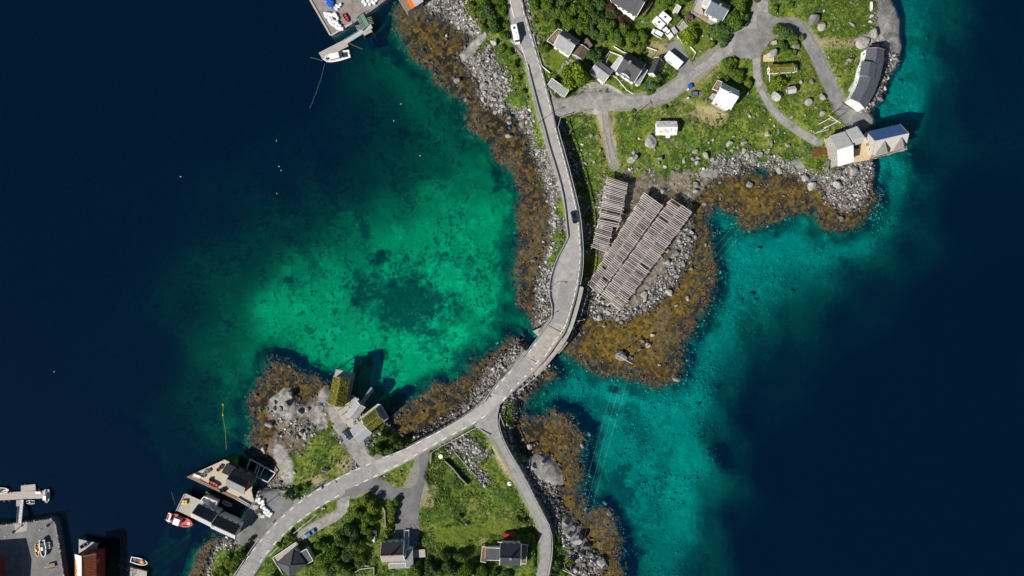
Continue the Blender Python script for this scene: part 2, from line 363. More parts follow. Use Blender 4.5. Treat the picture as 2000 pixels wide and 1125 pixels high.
DEPTH = [(860,530,3),(800,470,4),(900,450,3.6),(950,420,3.8),(1000,470,4.2),(980,560,3),(930,580,2.6),(880,620,2.6),(800,650,2.6),(740,660,3),(680,660,3),(620,610,3.4),(580,600,3.4),(540,610,4.5),(680,560,4),(600,520,5.5),(740,560,4),(700,450,6.5),(780,400,7),(860,380,5.4),(920,350,6.2),(960,330,6),
 (640,700,3),(720,730,4.2),(800,730,3.2),(860,700,3),(900,690,2.6),(1000,620,4.6),(1020,640,3.6),(560,660,5.4),(520,690,6),(480,640,8),(430,700,9),(430,640,10),(460,760,7),(470,830,6.5),(440,850,8),(400,750,13),(380,600,15),(350,850,17),(450,540,11),(500,480,12),(560,430,12),(620,380,12.5),(700,330,12.5),(780,320,10),
 (850,300,8.5),(900,280,7.5),(940,290,6),(860,220,7.5),(820,170,7.5),(780,120,7.5),(750,70,7.5),(720,140,11),(760,200,11.5),(700,220,15),(780,260,11.5),(650,280,17),(560,330,17),(450,400,18),(300,400,24),(300,700,24),(200,500,27),(100,200,28),(400,200,27),(600,150,23),(600,50,27),(500,0,30),(0,0,30),(0,600,28),(200,900,27),
 (100,1050,24),(300,1000,22),(400,950,15),(350,1080,14),(380,1050,9),(250,1100,20),(340,960,18),(400,962,22),(450,972,18),(425,968,22),(430,905,18),(470,905,9),(440,985,20),(410,985,20),(460,950,16),(420,930,22),(360,1060,15),(400,1046,9),(330,1110,15),(480,930,12),(390,900,18),(420,800,12),(425,860,12),(640,85,22),(690,70,18),(715,55,15),(740,25,9),(720,0,10),(700,100,12),(740,110,10),
 (1800,50,7),(1790,120,6),(1790,190,5),(1775,240,6),(1820,130,8.5),(1850,50,11),(1880,100,17),(1850,200,15),(1760,330,4.6),(1745,380,4.6),(1775,400,8.5),(1730,430,4.8),(1690,470,4.8),(1740,480,9),(1640,480,4.2),(1600,500,4.2),(1540,470,3.8),(1500,500,4),(1450,470,3.2),(1430,430,2.8),(1440,540,3.6),(1500,560,4.6),(1560,560,6),(1620,540,7),(1670,530,10),
 (1600,600,10),(1550,620,9.5),(1500,610,6.2),(1440,600,4.2),(1420,650,4.2),(1470,650,7),(1500,680,11),(1420,700,5.2),(1380,700,4),(1370,770,3.6),(1420,760,8),(1440,720,8.5),(1310,790,3.2),(1250,780,3.2),(1200,770,3.2),(1160,750,4),(1120,740,4),(1060,785,3),(1090,790,4),(1150,800,5.5),(1200,850,4.2),(1180,900,5),(1260,850,4.8),(1300,860,5),(1350,850,5.6),(1400,830,7.5),
 (1380,900,5.2),(1340,950,5),(1290,920,5.2),(1290,1000,6.5),(1350,1020,5.6),(1320,1080,6.8),(1260,1060,6.2),(1240,1100,6.8),(1400,950,8.5),(1430,880,12),(1400,1020,10),(1440,1000,15),(1380,1100,12),(1480,800,17),(1500,750,16),(1550,700,16),(1650,620,17),(1720,560,16),(1780,480,17),(1800,400,15),(1820,300,15),(1845,250,17),(1900,200,24),(1950,100,27),(2000,0,28),
 (1900,400,27),(1850,600,28),(1700,750,28),(1550,900,27),(1500,1050,26),(1700,1000,30),(2000,600,30),(2000,1000,30),(1240,960,4.5),(1180,960,3.2),(1210,990,3),(1230,1050,4.8)]

# ------------------------------------------------------------------ heights
fLand = np.maximum(sdf(LAND_A), sdf(LAND_B)); fKelp = sdfs(KELP); fGrass = sdfs(GRASS); fSlab = sdfs(SLAB); fMud = sdfs(MUD); fDry = sdfs(DRY); fLawn = sdfs(LAWN)
fDepth = (lambda d: d * (1.08 + .30 * sstep(4, 8, d)))(np.exp(idw([(x, y, math.log(d)) for x, y, d in [(x, y, d * (.70 if x > 1740 and y < 270 else .85 if x > 1680 and y < 500 else .80 if 1280 < x < 1430 and y > 840 else .92 if 1150 < x < 1430 and y > 740 else 1.12 if x < 960 and y < 340 else 1)) for x, y, d in DEPTH]], 2.0))); fLandH = idw(LANDH, 2.0)
wob = (fbm(RX, RY, 26, 40, 3) - .5) * 10          # uneven outlines
fLand = fLand + wob * .35; fKelp = fKelp + (fbm(RX, RY, 34, 44, 4) - .5) * 26
fGrass = fGrass + np.where((fLand > 9) & (fGrass < 4), np.clip((fbm(RX, RY, 24, 47, 3) - .50) * 130, 0, 60), 0)
RUB = sdfs([[(862,868),(905,850),(935,862),(955,885),(935,905),(905,890),(880,885)], [(1030,985),(1018,960),(1026,958),(1040,990)], [(905,895),(930,905),(960,945),(940,950)]])
fGrass = np.minimum(fGrass, np.where(RUB > -8, -RUB + (fbm(RX, RY, 14, 49, 3) - .5) * 22, 1e3))
fRoadD = np.full(RX.shape, 1e3); fRoadZ = np.zeros(RX.shape)
def base_height():
    z = -fDepth
    wk = sstep(-26, 5, fKelp)
    z = z * (1 - wk) + wk * (-.10 + np.clip((fKelp - 6) / 40, 0, 1) * .26)
    dl = np.clip(fLand, 0, None)
    prof = 1 - np.exp(-dl / 13)
    hl = .22 + fLandH * prof
    wl = sstep(-7, 3, fLand)
    z = z * (1 - wl) + wl * hl
    for poly, pz in PADS:
        w = sstep(-12, -1, sdf(poly)); z = z * (1 - w) + w * pz
    return z
fZ = base_height()
fRoadM = np.zeros(RX.shape)
BRIDGE = (sdf([(1016,655),(1040,648),(1078,668),(1085,694),(1072,706),(1052,694),(1030,680)]) > -2)
for nm in ('track2', 'track1', 'yard_ne', 'drive1', 'islet_drive', 'gravel_s', 'yard_s2', 'yard_s', 'quay_yard', 'village', 'lane_e', 'layby', 'main'):
    pts, half, blend = ROADS_Z[nm]
    sp = smooth_line(pts, 12)
    d, zz = polydist([tuple(q) for q in sp])
    w = 1 - sstep(half, half + blend, d)
    if nm in ('main', 'layby'): w = np.where(BRIDGE, 0, w)
    fZ = fZ * (1 - w) + w * (zz - .10)
    fRoadM = np.maximum(fRoadM, 1 - sstep(half - 1, half + 3, d))
def road_z(nm):
    sp = np.array(smooth_line(ROADS_Z[nm][0], 6))
    def f(x, y): k = np.argmin((sp[:, 0] - x) ** 2 + (sp[:, 1] - y) ** 2); return float(sp[k, 2])
    return f

# ------------------------------------------------------------------ the ground sheet, seabed included
def axis(lo, hi, step, far):
    a = np.arange(lo, hi + .1, step); e = []
    d = 6.0; x = hi
    while x < hi + far: x += d; e.append(x); d *= 1.35
    e2 = []; d = 6.0; x = lo
    while x > lo - far: x -= d; e2.append(x); d *= 1.35
    return np.r_[e2[::-1], a, e]
ax = axis(-44, 2044, 2, 7000); ay = axis(-44, 1169, 2, 7000)
PXg, PYg = np.meshgrid(ax, ay)
def ground_fields(X, Y):
    land = bil(fLand, X, Y); kelp = bil(fKelp, X, Y); gr = bil(fGrass, X, Y); slab = bil(fSlab, X, Y); road = bil(fRoadM, X, Y)
    return land, kelp, gr, slab, road
def ground_detail(X, Y, z, land, kelp, gr, slab, road):
    n1 = fbm(X, Y, 14, 1, 4) - .5; n2 = fbm(X, Y, 5.5, 6, 3) - .5; n3 = fbm(X, Y, 40, 9, 3) - .5
    isl = sstep(-3, 2, land); g = sstep(-3, 3, gr + n1 * 12) * isl; sl = sstep(-3, 3, slab) * isl
    rk = isl * (1 - g) * (1 - sl)
    kp = sstep(-12, 0, kelp) * (1 - isl)
    dz = g * (n1 * .55 + n2 * .5) + rk * (n1 * .7 + n2 * .9) + sl * (n3 * 1.2 + n1 * .5 + n2 * .12) + kp * (n1 * .3 + n2 * .7)
    dz = dz + (1 - isl) * (1 - kp) * np.clip(-z / 4, 0, 1) * (n1 * .5 + n3 * .8)
    return dz * (1 - road)
land, kelp, gr, slab, road = ground_fields(PXg, PYg)
Zg = bil(fZ, PXg, PYg)
Zg = Zg + ground_detail(PXg, PYg, Zg, land, kelp, gr, slab, road)
def zg(px, py):
    """ground height at pixels, detail included"""
    X = np.asarray(px, float); Y = np.asarray(py, float)
    z = bil(fZ, X, Y)
    return z + ground_detail(X, Y, z, *ground_fields(X, Y))
def G(px, py, dz=0.0):
    return P(px, py, float(zg(px, py)) + dz)

# colours: what the ground is made of, point by point
def mix(a, b, w): return a * (1 - w[..., None]) + np.asarray(b) * w[..., None]
def ground_colour(X, Y, land, kelp, gr, slab, road):
    n1 = fbm(X, Y, 14, 1, 4); n2 = fbm(X, Y, 5.0, 21, 3); n3 = fbm(X, Y, 60, 25, 4); n4 = fbm(X, Y, 24, 29, 4); n5 = fbm(X, Y, 130, 33, 3); n6 = noise(X, Y, 2.2, 37)
    east = sstep(1040, 1100, X - (Y - 600) * .02)
    dep = bil(fDepth, X, Y)
    c = mix(np.zeros(X.shape + (3,)) + np.array([.38, .50, .20]), (.30, .38, .34), east)
    c = mix(c, (.56, .72, .34), sstep(.50, .62, n4) * (1 - east) * .6)
    c = mix(c, (.44, .54, .50), sstep(.5, .64, n4) * east * .6)
    # weed on the sand: specks and larger patches
    speck = sstep(.55, .63, fbm(X, Y, 4.2, 91, 2) * .65 + n1 * .35) * sstep(.40, .54, n3 * .6 + n4 * .4) * (1 - .65 * east)
    c = mix(c, (.05, .095, .04), speck * .8)
    c = mix(c, (.62, .70, .60), sstep(.60, .70, n6 * .6 + n2 * .4) * east * sstep(.42, .55, n4 * .5 + n3 * .5) * .55)
    c = mix(c, (.40, .50, .42), (1 - sstep(.6, 1.1, np.sqrt(((X - 1365) / 75) ** 2 + ((Y - 940) / 120) ** 2) + (n4 - .5) * .5)) * .85)
    patch = sstep(.54, .64, n3 * .35 + n4 * .35 + n1 * .3)
    c = mix(c, (.10, .17, .08), patch * .6)
    for (ex, ey, ea, eb, ang, wt) in ((1395,470,16,50,.2,.4),(795,588,108,66,.45,.85),(708,440,40,10,1.05,.7),(740,505,17,17,0,.95),(565,545,13,11,0,.85),(600,500,60,12,.8,.5),(692,587,8,9,0,.9),(905,620,60,25,.8,.35),(1340,560,0,0,0,0),(750,690,7,9,0,.9),(1240,830,55,22,1.2,.5),(1400,560,26,42,.3,.85),(1180,800,50,24,.2,.6),(1200,960,45,50,.3,.75),(1215,1060,40,60,0,.7),(1110,790,25,14,.6,.6),(1200,762,13,10,0,.95),(1520,440,40,14,0,.5),(990,610,40,50,.5,.55)):
        if not wt: continue
        ca, sa = math.cos(ang), math.sin(ang)
        u = ((X - ex) * ca + (Y - ey) * sa) / ea; v = (-(X - ex) * sa + (Y - ey) * ca) / eb
        q = 1 - sstep(.45, 1.15, np.sqrt(u * u + v * v) + (n4 - .5) * 1.6 + (n2 - .5) * .9)
        c = mix(c, (.028, .055, .030), q * wt)
    # belt of dark weed off the shore, then the brown flats
    belt = sstep(-46, -10, kelp + (n4 - .5) * 50) * (1 - sstep(-2, 6, land))
    c = mix(c, (.025, .036, .014), belt * .9)
    kp = sstep(-9, 1, kelp + (n2 - .5) * 22 + (n1 - .5) * 30)
    kc = mix(np.zeros(X.shape + (3,)) + np.array([.066, .045, .012]), (.140, .092, .018), sstep(.42, .62, n2 * .6 + n4 * .4))
    kc = mix(kc, (.165, .103, .014), east * sstep(8, 40, kelp) * sstep(.36, .55, n2 * .5 + n1 * .5) * .75)
    inner = sstep(10, 45, kelp)
    kc = mix(kc, (.016, .014, .008), sstep(.48, .56, fbm(X, Y, 7, 93, 2) * .55 + n4 * .45) * (.97 - .45 * inner * east))
    kc = mix(kc, (.12, .095, .05), sstep(.55, .72, n3) * .5)
    c = c * (1 - kp[..., None]) + kc * kp[..., None]
    # stony shore
    isl = sstep(-2.5, 1.5, land + (n2 - .5) * 5)
    rk = np.zeros(X.shape + (3,)) + np.array([.11, .104, .097])
    rk = mix(rk, (.33, .315, .295), sstep(.5, .66, n2 * .6 + n6 * .4)); rk = mix(rk, (.07, .066, .062), sstep(.54, .68, 1 - n2 * .55 - n6 * .45) * .9)
    rk = mix(rk, (.05, .042, .03), (1 - sstep(0, 11, land)) * .75)
    c = c * (1 - isl[..., None]) + rk * isl[..., None]
    isb = (1 - sstep(640, 700, X)) * sstep(680, 720, Y) * (1 - sstep(930, 960, Y))
    c = mix(c, (.13, .10, .068), isl * isb * sstep(.35, .5, n4) * .85)
    mud = sstep(-6, 6, bil(fMud, X, Y) + (n1 - .5) * 14) * isl
    mc = mix(np.zeros(X.shape + (3,)) + np.array([.17, .145, .11]), (.10, .085, .055), sstep(.45, .6, n4)); mc = mix(mc, (.32, .29, .25), sstep(.62, .72, n6 * .5 + n2 * .5) * .8)
    c = c * (1 - mud[..., None]) + mc * mud[..., None]
    # grassland
    g = sstep(-4, 4, gr + (n1 - .5) * 18 + (n2 - .5) * 10) * isl
    gc = mix(np.zeros(X.shape + (3,)) + np.array([.088, .145, .014]), (.044, .092, .010), sstep(.45, .58, n1 * .6 + n4 * .4))
    gc = mix(gc, (.165, .20, .026), sstep(.52, .66, n4) * .8); gc = mix(gc, (.22, .20, .065), sstep(.56, .68, n3 * .5 + n2 * .5) * .7)
    gc = mix(gc, (.30, .31, .2), sstep(.68, .76, n6 * .55 + n2 * .45) * .6)
    gc = mix(gc, (.016, .034, .008), sstep(.56, .70, n2 * .5 + noise(X, Y, 3.4, 51) * .5) * .85)
    lawn = sstep(-2, 2, bil(fLawn, X, Y)) * g
    gc = mix(gc, (.10, .135, .014), lawn * .8)
    dry = sstep(-5, 5, bil(fDry, X, Y) + (n1 - .5) * 16) * isl
    gc = mix(gc, (.30, .25, .135), dry * .85 * sstep(.3, .5, n2 + .15))
    c = c * (1 - g[..., None]) + gc * g[..., None]
    sl = sstep(-3, 3, slab + (n2 - .5) * 4) * isl
    sc_ = mix(np.zeros(X.shape + (3,)) + np.array([.21, .20, .19]), (.34, .325, .31), sstep(.42, .6, n4 * .5 + n1 * .5)); sc_ = mix(sc_, (.10, .095, .09), sstep(.58, .68, n1) * .7); sc_ = mix(sc_, (.13, .14, .05), sstep(.62, .7, n4) * .5)
    c = c * (1 - sl[..., None]) + sc_ * sl[..., None]
    rd = sstep(.3, .9, road)
    c = mix(c, (.24, .225, .205), rd * .8)
    return c
Cg = ground_colour(PXg, PYg, land, kelp, gr, slab, road)
k = (H - Zg) / FPX
VX = (PXg - 1000) * k; VY = (562.5 - PYg) * k
nr, nc = PXg.shape
idx = np.arange(nr * nc).reshape(nr, nc)
Fq = np.stack([idx[1:, :-1].ravel(), idx[1:, 1:].ravel(), idx[:-1, 1:].ravel(), idx[:-1, :-1].ravel()], 1)
m_ground = vcol_mat('ground_mat', fine=2.2, amount=.3, bump=.5, bscale=2.5)
me = np_mesh('ground', np.stack([VX.ravel(), VY.ravel(), Zg.ravel()], 1), Fq, m_ground, Cg.reshape(-1, 3), smooth=True)
ground = link(bpy.data.objects.new('ground', me)); tag(ground, kind='structure')

# ------------------------------------------------------------------ the sea: a closed body of water that absorbs red first
def water_material():
    m = bpy.data.materials.new('sea_water'); m.use_nodes = True
    n = m.node_tree.nodes; l = m.node_tree.links; n.clear()
    o = n.new('ShaderNodeOutputMaterial')
    tr = n.new('ShaderNodeBsdfTransparent'); gl = n.new('ShaderNodeBsdfGlossy'); gl.inputs['Roughness'].default_value = .06
    df = n.new('ShaderNodeBsdfDiffuse'); df.inputs['Color'].default_value = (.0, .062, .205, 1)
    tc = n.new('ShaderNodeTexCoord'); nz = n.new('ShaderNodeTexNoise'); nz.inputs['Scale'].default_value = 1.1; nz.inputs['Detail'].default_value = 3
    bp = n.new('ShaderNodeBump'); bp.inputs['Strength'].default_value = .12; bp.inputs['Distance'].default_value = .12
    l.new(tc.outputs['Object'], nz.inputs['Vector']); l.new(nz.outputs['Fac'], bp.inputs['Height']); l.new(bp.outputs[0], gl.inputs['Normal'])
    m1 = n.new('ShaderNodeMixShader'); m1.inputs[0].default_value = .10     # light scattered back by the water itself
    l.new(tr.outputs[0], m1.inputs[1]); l.new(df.outputs[0], m1.inputs[2])
    lw = n.new('ShaderNodeLayerWeight'); lw.inputs['Blend'].default_value = .5
    pw = n.new('ShaderNodeMath'); pw.operation = 'POWER'; pw.inputs[1].default_value = 5; l.new(lw.outputs['Facing'], pw.inputs[0])
    fr = n.new('ShaderNodeMath'); fr.operation = 'MULTIPLY_ADD'; fr.inputs[1].default_value = .98; fr.inputs[2].default_value = .02; l.new(pw.outputs[0], fr.inputs[0])
    m2 = n.new('ShaderNodeMixShader'); l.new(fr.outputs[0], m2.inputs[0]); l.new(m1.outputs[0], m2.inputs[1]); l.new(gl.outputs[0], m2.inputs[2])
    l.new(m2.outputs[0], o.inputs['Surface'])
    ab = n.new('ShaderNodeVolumeAbsorption'); ab.inputs['Color'].default_value = (.0, .920, .910, 1); ab.inputs['Density'].default_value = .9
    l.new(ab.outputs[0], o.inputs['Volume'])
    return m
w = MB(); E = 900
w.hull8([(-E, -E, -60), (E, -E, -60), (E, E, -60), (-E, E, -60)], [(-E, -E, 0), (E, -E, 0), (E, E, 0), (-E, E, 0)])
tag(w.build('sea', water_material()), kind='structure')
# ------------------------------------------------------------------ roads
M_ASPH = mat('asphalt_worn', (.335, .312, .298), .9, var=.22, scale=.35, bump=.2, bscale=6)
M_ASPH2 = mat('asphalt_patch', (.265, .256, .25), .9, var=.2, scale=.5, bump=.2, bscale=6)
M_ASPH4 = mat('asphalt_dusty', (.20, .195, .19), .9, var=.3, scale=.3, bump=.2, bscale=6)
M_ASPH3 = mat('asphalt_yard', (.15, .148, .15), .9, var=.3, scale=.25, bump=.2, bscale=6)
M_GRAV = mat('gravel_track', (.27, .257, .24), .95, var=.35, scale=.45, bump=.5, bscale=5)
M_CONC = mat('concrete_deck', (.34, .31, .27), .9, var=.25, scale=.5, bump=.2)
M_PAINT = mat('road_paint', (.78, .77, .74), .7, var=.12, scale=3)
def ribbon(name, Lp, Rp, zf, m, cross=4, wob=0.0, step=6.0, dz=0.0, label=None, skirt=0):
    L = smooth_line(Lp, step); Rr = smooth_line(Rp, step); n = max(len(L), len(Rr)) * 2
    L = resample(L, n); Rr = resample(Rr, n)
    if wob:
        ph = RNG.random(2) * 100
        nl = (noise(np.arange(n) * 1.0, np.zeros(n) + ph[0], 2.0, 60) - .5) * 2 * wob; nrr = (noise(np.arange(n) * 1.0, np.zeros(n) + ph[1], 2.0, 61) - .5) * 2 * wob
        d = Rr - L; d = d / (np.linalg.norm(d, axis=1)[:, None] + 1e-6)
        L = L - d * nl[:, None]; Rr = Rr + d * nrr[:, None]
    V = []; F = []
    for i in range(n):
        for j in range(cross + 1):
            t = j / cross; x = L[i][0] * (1 - t) + Rr[i][0] * t; y = L[i][1] * (1 - t) + Rr[i][1] * t
            z = zf(x, y) if zf else float(bil(fZ, x, y)) + .12
            V.append(tuple(P(x, y, z + dz)))
    w = cross + 1
    for i in range(n - 1):
        for j in range(cross): F.append((i * w + j, (i + 1) * w + j, (i + 1) * w + j + 1, i * w + j + 1))
    if skirt:                                   # the retaining edge below the road surface
        for j0 in (0, cross):
            k0 = len(V)
            for i in range(n): x, y, z = V[i * w + j0]; V.append((x, y, z - skirt))
            for i in range(n - 1): F.append((i * w + j0, (i + 1) * w + j0, k0 + i + 1, k0 + i))
    me = bpy.data.meshes.new(name); me.from_pydata(V, [], F)
    me.materials.append(m); me.update()
    # faces up
    if me.polygons and me.polygons[0].normal.z < 0: me.flip_normals()
    for q in me.polygons: q.use_smooth = True
    o = link(bpy.data.objects.new(name, me)); tag(o, kind='structure')
    return o
zmain = road_z('main')
MAIN_L = [(985,-60),(991,0),(993,30),(997,60),(1007,92),(1018,104),(1027,122),(1034,148),(1042,176),(1051,208),(1062,246),(1074,291),(1087,332),(1098,372),(1104,407),(1108,445),(1109,463),(1101,482),(1087,508),(1076,542),(1073,572),(1079,600),(1078,620),(1063,642),(1042,669),(1023,695),(1002,720),(973,746),(955,769),(947,784),(918,805),(890,822),(858,840),(820,859),(786,877),(745,893),(702,912),(675,925),(649,938),(622,953),(596,969),(573,986),(551,1005),(530,1026),(511,1048),(493,1072),(460,1120),(430,1165)]
MAIN_R = [(1000,-60),(1021,-1),(1026,22),(1033,48),(1046,90),(1054,115),(1064,150),(1073,185),(1081,216),(1088,252),(1101,298),(1111,335),(1123,383),(1131,420),(1135,458),(1136,480),(1138,495),(1136,528),(1129,568),(1119,604),(1107,643),(1088,672),(1066,702),(1038,732),(1008,760),(982,786),(950,813),(924,829),(882,851),(842,874),(788,906),(762,919),(736,932),(711,944),(686,958),(661,972),(638,985),(616,1000),(590,1018),(569,1035),(549,1054),(531,1075),(515,1095),(496,1126),(470,1165)]
main_road = ribbon('main_road', MAIN_L, MAIN_R, zmain, M_ASPH, cross=6, skirt=1.6)
ribbon('side_road', [(925,832),(953,843),(971,866),(985,892),(1000,924),(1011,947),(1026,973),(1034,994),(1043,1011),(1052,1028),(1056,1051),(1056,1089),(1046,1130),(1040,1165)],
       [(976,790),(972,823),(979,852),(991,878),(1005,904),(1023,936),(1037,962),(1054,996),(1069,1022),(1075,1046),(1075,1083),(1068,1125),(1062,1165)], road_z('lane_e'), M_ASPH2, dz=-.03, wob=.8)
ribbon('village_road', [(1074,180),(1092,192),(1108,193),(1122,182),(1140,166),(1156,160),(1170,162),(1188,164),(1206,174),(1224,186),(1236,189),(1254,186),(1270,186),(1290,178),(1302,170),(1320,156),(1345,140),(1362,128),(1380,118),(1400,98),(1414,82),(1426,68),(1440,60),(1458,46),(1472,25),(1478,0),(1478,-60)],
       [(1087,240),(1093,232),(1116,225),(1135,223),(1150,223),(1170,223),(1188,218),(1208,213),(1230,210),(1252,207),(1286,198),(1306,193),(1320,188),(1332,176),(1342,164),(1360,150),(1380,136),(1400,124),(1416,110),(1434,102),(1450,88),(1462,70),(1480,60),(1497,36),(1500,15),(1500,-60)], None, M_GRAV, cross=8, wob=1.2)
ribbon('driveway', [(1301,85),(1308,100),(1328,125),(1322,152)], [(1327,78),(1338,104),(1352,122),(1358,138)], None, M_ASPH4, wob=1, dz=.01)
ribbon('asphalt_yard', [(1430,100),(1444,113),(1466,114),(1484,112)], [(1440,62),(1470,56),(1500,66),(1504,80)], None, M_ASPH4, cross=8, wob=1, dz=.008)
ribbon('asphalt_lane', [(1478,62),(1500,66),(1520,58),(1542,58),(1556,66),(1570,90),(1590,125),(1600,150),(1610,170),(1620,195),(1626,218),(1650,242),(1662,252)],
       [(1478,22),(1497,24),(1520,34),(1545,40),(1566,42),(1577,58),(1590,80),(1603,100),(1615,125),(1630,150),(1642,180),(1652,205),(1690,222),(1704,246)], None, M_ASPH4, cross=8, wob=1, dz=.012)
ribbon('gravel_track', [(1470,116),(1473,150),(1480,175),(1492,197),(1502,217),(1525,241),(1550,259),(1575,276),(1592,284)], [(1486,110),(1485,140),(1491,170),(1500,190),(1515,210),(1540,232),(1565,250),(1590,265),(1603,276)], None, M_GRAV, wob=1, dz=.004)
for a, b in (([(1168,224),(1177,255),(1184,290),(1189,318)], [(1176,222),(1181,255),(1188,290),(1193,318)]), ([(1180,220),(1184,250),(1191,285),(1197,312)], [(1188,218),(1190,250),(1196,282),(1203,308)])):
    ribbon('wheel_track', a, b, None, M_GRAV, cross=2, wob=.6, dz=.004)
ribbon('asphalt_yard', [(818,890),(818,929),(806,954),(785,977),(777,997),(770,1038),(764,1062)], [(838,880),(834,927),(825,958),(820,980),(818,1006),(819,1030),(820,1066)], None, M_ASPH3, cross=6, wob=.8)
ribbon('asphalt_yard', [(674,958),(709,943),(740,931),(757,938),(768,951),(803,956)], [(668,975),(700,966),(718,960),(738,969),(752,976),(781,984)], None, M_ASPH3, cross=5, wob=.8, dz=.006)
ribbon('gravel_driveway', [(658,976),(660,990),(650,1000),(630,1012),(612,1020),(575,1045)], [(684,968),(681,990),(672,1005),(655,1020),(635,1030),(592,1052)], None, M_GRAV, wob=1.5, dz=.010)
ribbon('gravel_driveway', [(641,793),(648,830),(660,848),(663,865),(680,882),(690,893),(704,914)], [(682,797),(700,835),(711,862),(716,878),(722,890),(737,893),(750,894)], None, M_GRAV, cross=6, wob=.8, dz=.004)
ribbon('asphalt_yard', [(499,950),(492,985),(496,1010),(464,1052),(468,1064)], [(530,954),(572,979),(547,1008),(517,1044),(488,1070)], None, M_ASPH3, cross=8, wob=.6, dz=.006)

# patches, joints and painted lines, each lying on the road below it
def on_road(name, px, m, dz, zf=zmain, parent=main_road):
    """a thin sheet on the road, from a px outline"""
    o = MB().poly([P(x, y, zf(x, y) + dz) for x, y in px])
    o = o.build(name, m, parent)
    if o.data.polygons[0].normal.z < 0: o.data.flip_normals()
    return o
def strip(name, a, b, m, dz, wpx=1.6, zf=zmain, parent=main_road):
    a = np.array(a, float); b = np.array(b, float); d = (b - a) / np.linalg.norm(b - a); q = np.array([-d[1], d[0]]) * wpx / 2
    return on_road(name, [a - q, b - q, b + q, a + q], m, dz, zf, parent)
def cells(Lp, Rp, n, fz, dz, name, m):
    L = resample(Lp, n); Rr = resample(Rp, n); o = MB()
    for i in range(n - 1):
        for j in range(3):
            q = lambda i, t: (L[i] * (1 - t) + Rr[i] * t)
            c = [q(i, j / 3), q(i + 1, j / 3), q(i + 1, (j + 1) / 3), q(i, (j + 1) / 3)]
            o.poly([P(x, y, fz(x, y) + dz) for x, y in c])
    o = o.build(name, m, main_road)
    if o.data.polygons[0].normal.z < 0: o.data.flip_normals()
    return o
cells([(1000,36),(1006,62),(1021,98)], [(1028,31),(1036,60),(1045,92)], 8, zmain, .012, 'asphalt_patch', M_ASPH2)
cells([(1095,547),(1090,575),(1083,605),(1074,633)], [(1131,549),(1125,575),(1114,606),(1097,645)], 10, zmain, .012, 'asphalt_patch', M_ASPH2)
cells([(1022,698),(1000,724),(975,748),(958,768)], [(1050,711),(1032,732),(1012,752),(990,774)], 10, zmain, .012, 'asphalt_patch', M_ASPH2)
cells([(730,901),(700,914),(650,940),(600,969),(560,1000),(530,1030),(490,1080),(455,1130)], [(740,926),(711,942),(661,970),(616,997),(580,1026),(550,1052),(515,1094),(485,1140)], 26, zmain, .010, 'asphalt_patch', M_ASPH2)
M_JOINT = mat('tar_joint', (.05, .05, .05), .9)
strip('expansion_joint', (1072,636), (1100,650), M_JOINT, .02, 1.6); strip('expansion_joint', (1025,695), (1049,708), M_JOINT, .02, 1.6)
strip('deck_crack', (1074,652), (1042,698), M_JOINT, .018, .8)
def dashes(pts, n, duty, wpx=1.2):
    p = resample(smooth_line(pts, 5), n * 2 + 1)
    for i in range(n):
        a = p[2 * i]; b = p[2 * i + 1]; b = a + (b - a) * 2 * duty * .98 if duty < .5 else a + (p[2 * i + 2] - a) * duty
        strip('road_marking', a, b, M_PAINT, .026, wpx)
dashes([(994,-8),(1004,36)], 2, .92); dashes([(1018,90),(1025,112),(1033,138)], 3, .9)
dashes([(1019,5),(1023,25),(1030,50),(1042,90),(1050,115),(1060,150),(1068,185),(1077,220)], 14, .6, 1.1)
dashes([(1084,250),(1098,300),(1107,335),(1119,383),(1127,420),(1131,460),(1133,490),(1131,527),(1124,567),(1114,606),(1102,640),(1082,668),(1062,700)], 36, .7, 1.1)
dashes([(1052,704),(1029,732),(1003,758),(976,790)], 6, .5, 1.5)
dashes([(1000,724),(976,748),(962,768)], 3, .5, 1.2); dashes([(1047,670),(1028,695)], 2, .5, 1.2)
dashes([(948,812),(922,828),(880,851),(840,872),(786,903),(734,929),(684,955),(636,982),(587,1015),(546,1051),(512,1092),(490,1128)], 26, .46, 1.15)
dashes([(860,842),(820,863),(786,880),(747,895),(702,915),(649,941),(598,972),(554,1008),(514,1051),(480,1094),(462,1122)], 23, .44, 1.15)
# ------------------------------------------------------------------ stones
def rock_mesh(name, seed, sub=2, cuts=9, m=None):
    rg = np.random.default_rng(seed)
    bm = bmesh.new(); bmesh.ops.create_icosphere(bm, subdivisions=sub, radius=1)
    V = np.array([v.co[:] for v in bm.verts])
    for _ in range(cuts):                      # flat facets: clip by random planes
        n = rg.normal(size=3); n /= np.linalg.norm(n); d = rg.uniform(.42, .78)
        s = V @ n - d; V = np.where((s > 0)[:, None], V - s[:, None] * n, V)
    V *= np.array([1, rg.uniform(.62, .9), rg.uniform(.62, .95)]); V += rg.normal(scale=.025, size=V.shape)
    for v, c in zip(bm.verts, V): v.co = c
    me = bpy.data.meshes.new(name); bm.to_mesh(me); bm.free()
    if m: me.materials.append(m)
    return me
def stone_mat(name, a, b):
    m = mat(name, a, .9, var=.3, scale=1.6, bump=.5, bscale=3, col2=b)
    n = m.node_tree.nodes; l = m.node_tree.links; pb = n['Principled BSDF']
    src = pb.inputs['Base Color'].links[0].from_socket
    oi = n.new('ShaderNodeObjectInfo'); mr = n.new('ShaderNodeMapRange'); mr.inputs[3].default_value = .55; mr.inputs[4].default_value = 1.35
    l.new(oi.outputs['Random'], mr.inputs[0])
    vm = n.new('ShaderNodeVectorMath'); vm.operation = 'SCALE'; l.new(src, vm.inputs[0]); l.new(mr.outputs[0], vm.inputs['Scale']); l.new(vm.outputs[0], pb.inputs['Base Color'])
    return m
M_STONE = stone_mat('granite', (.20, .19, .178), (.30, .285, .27))
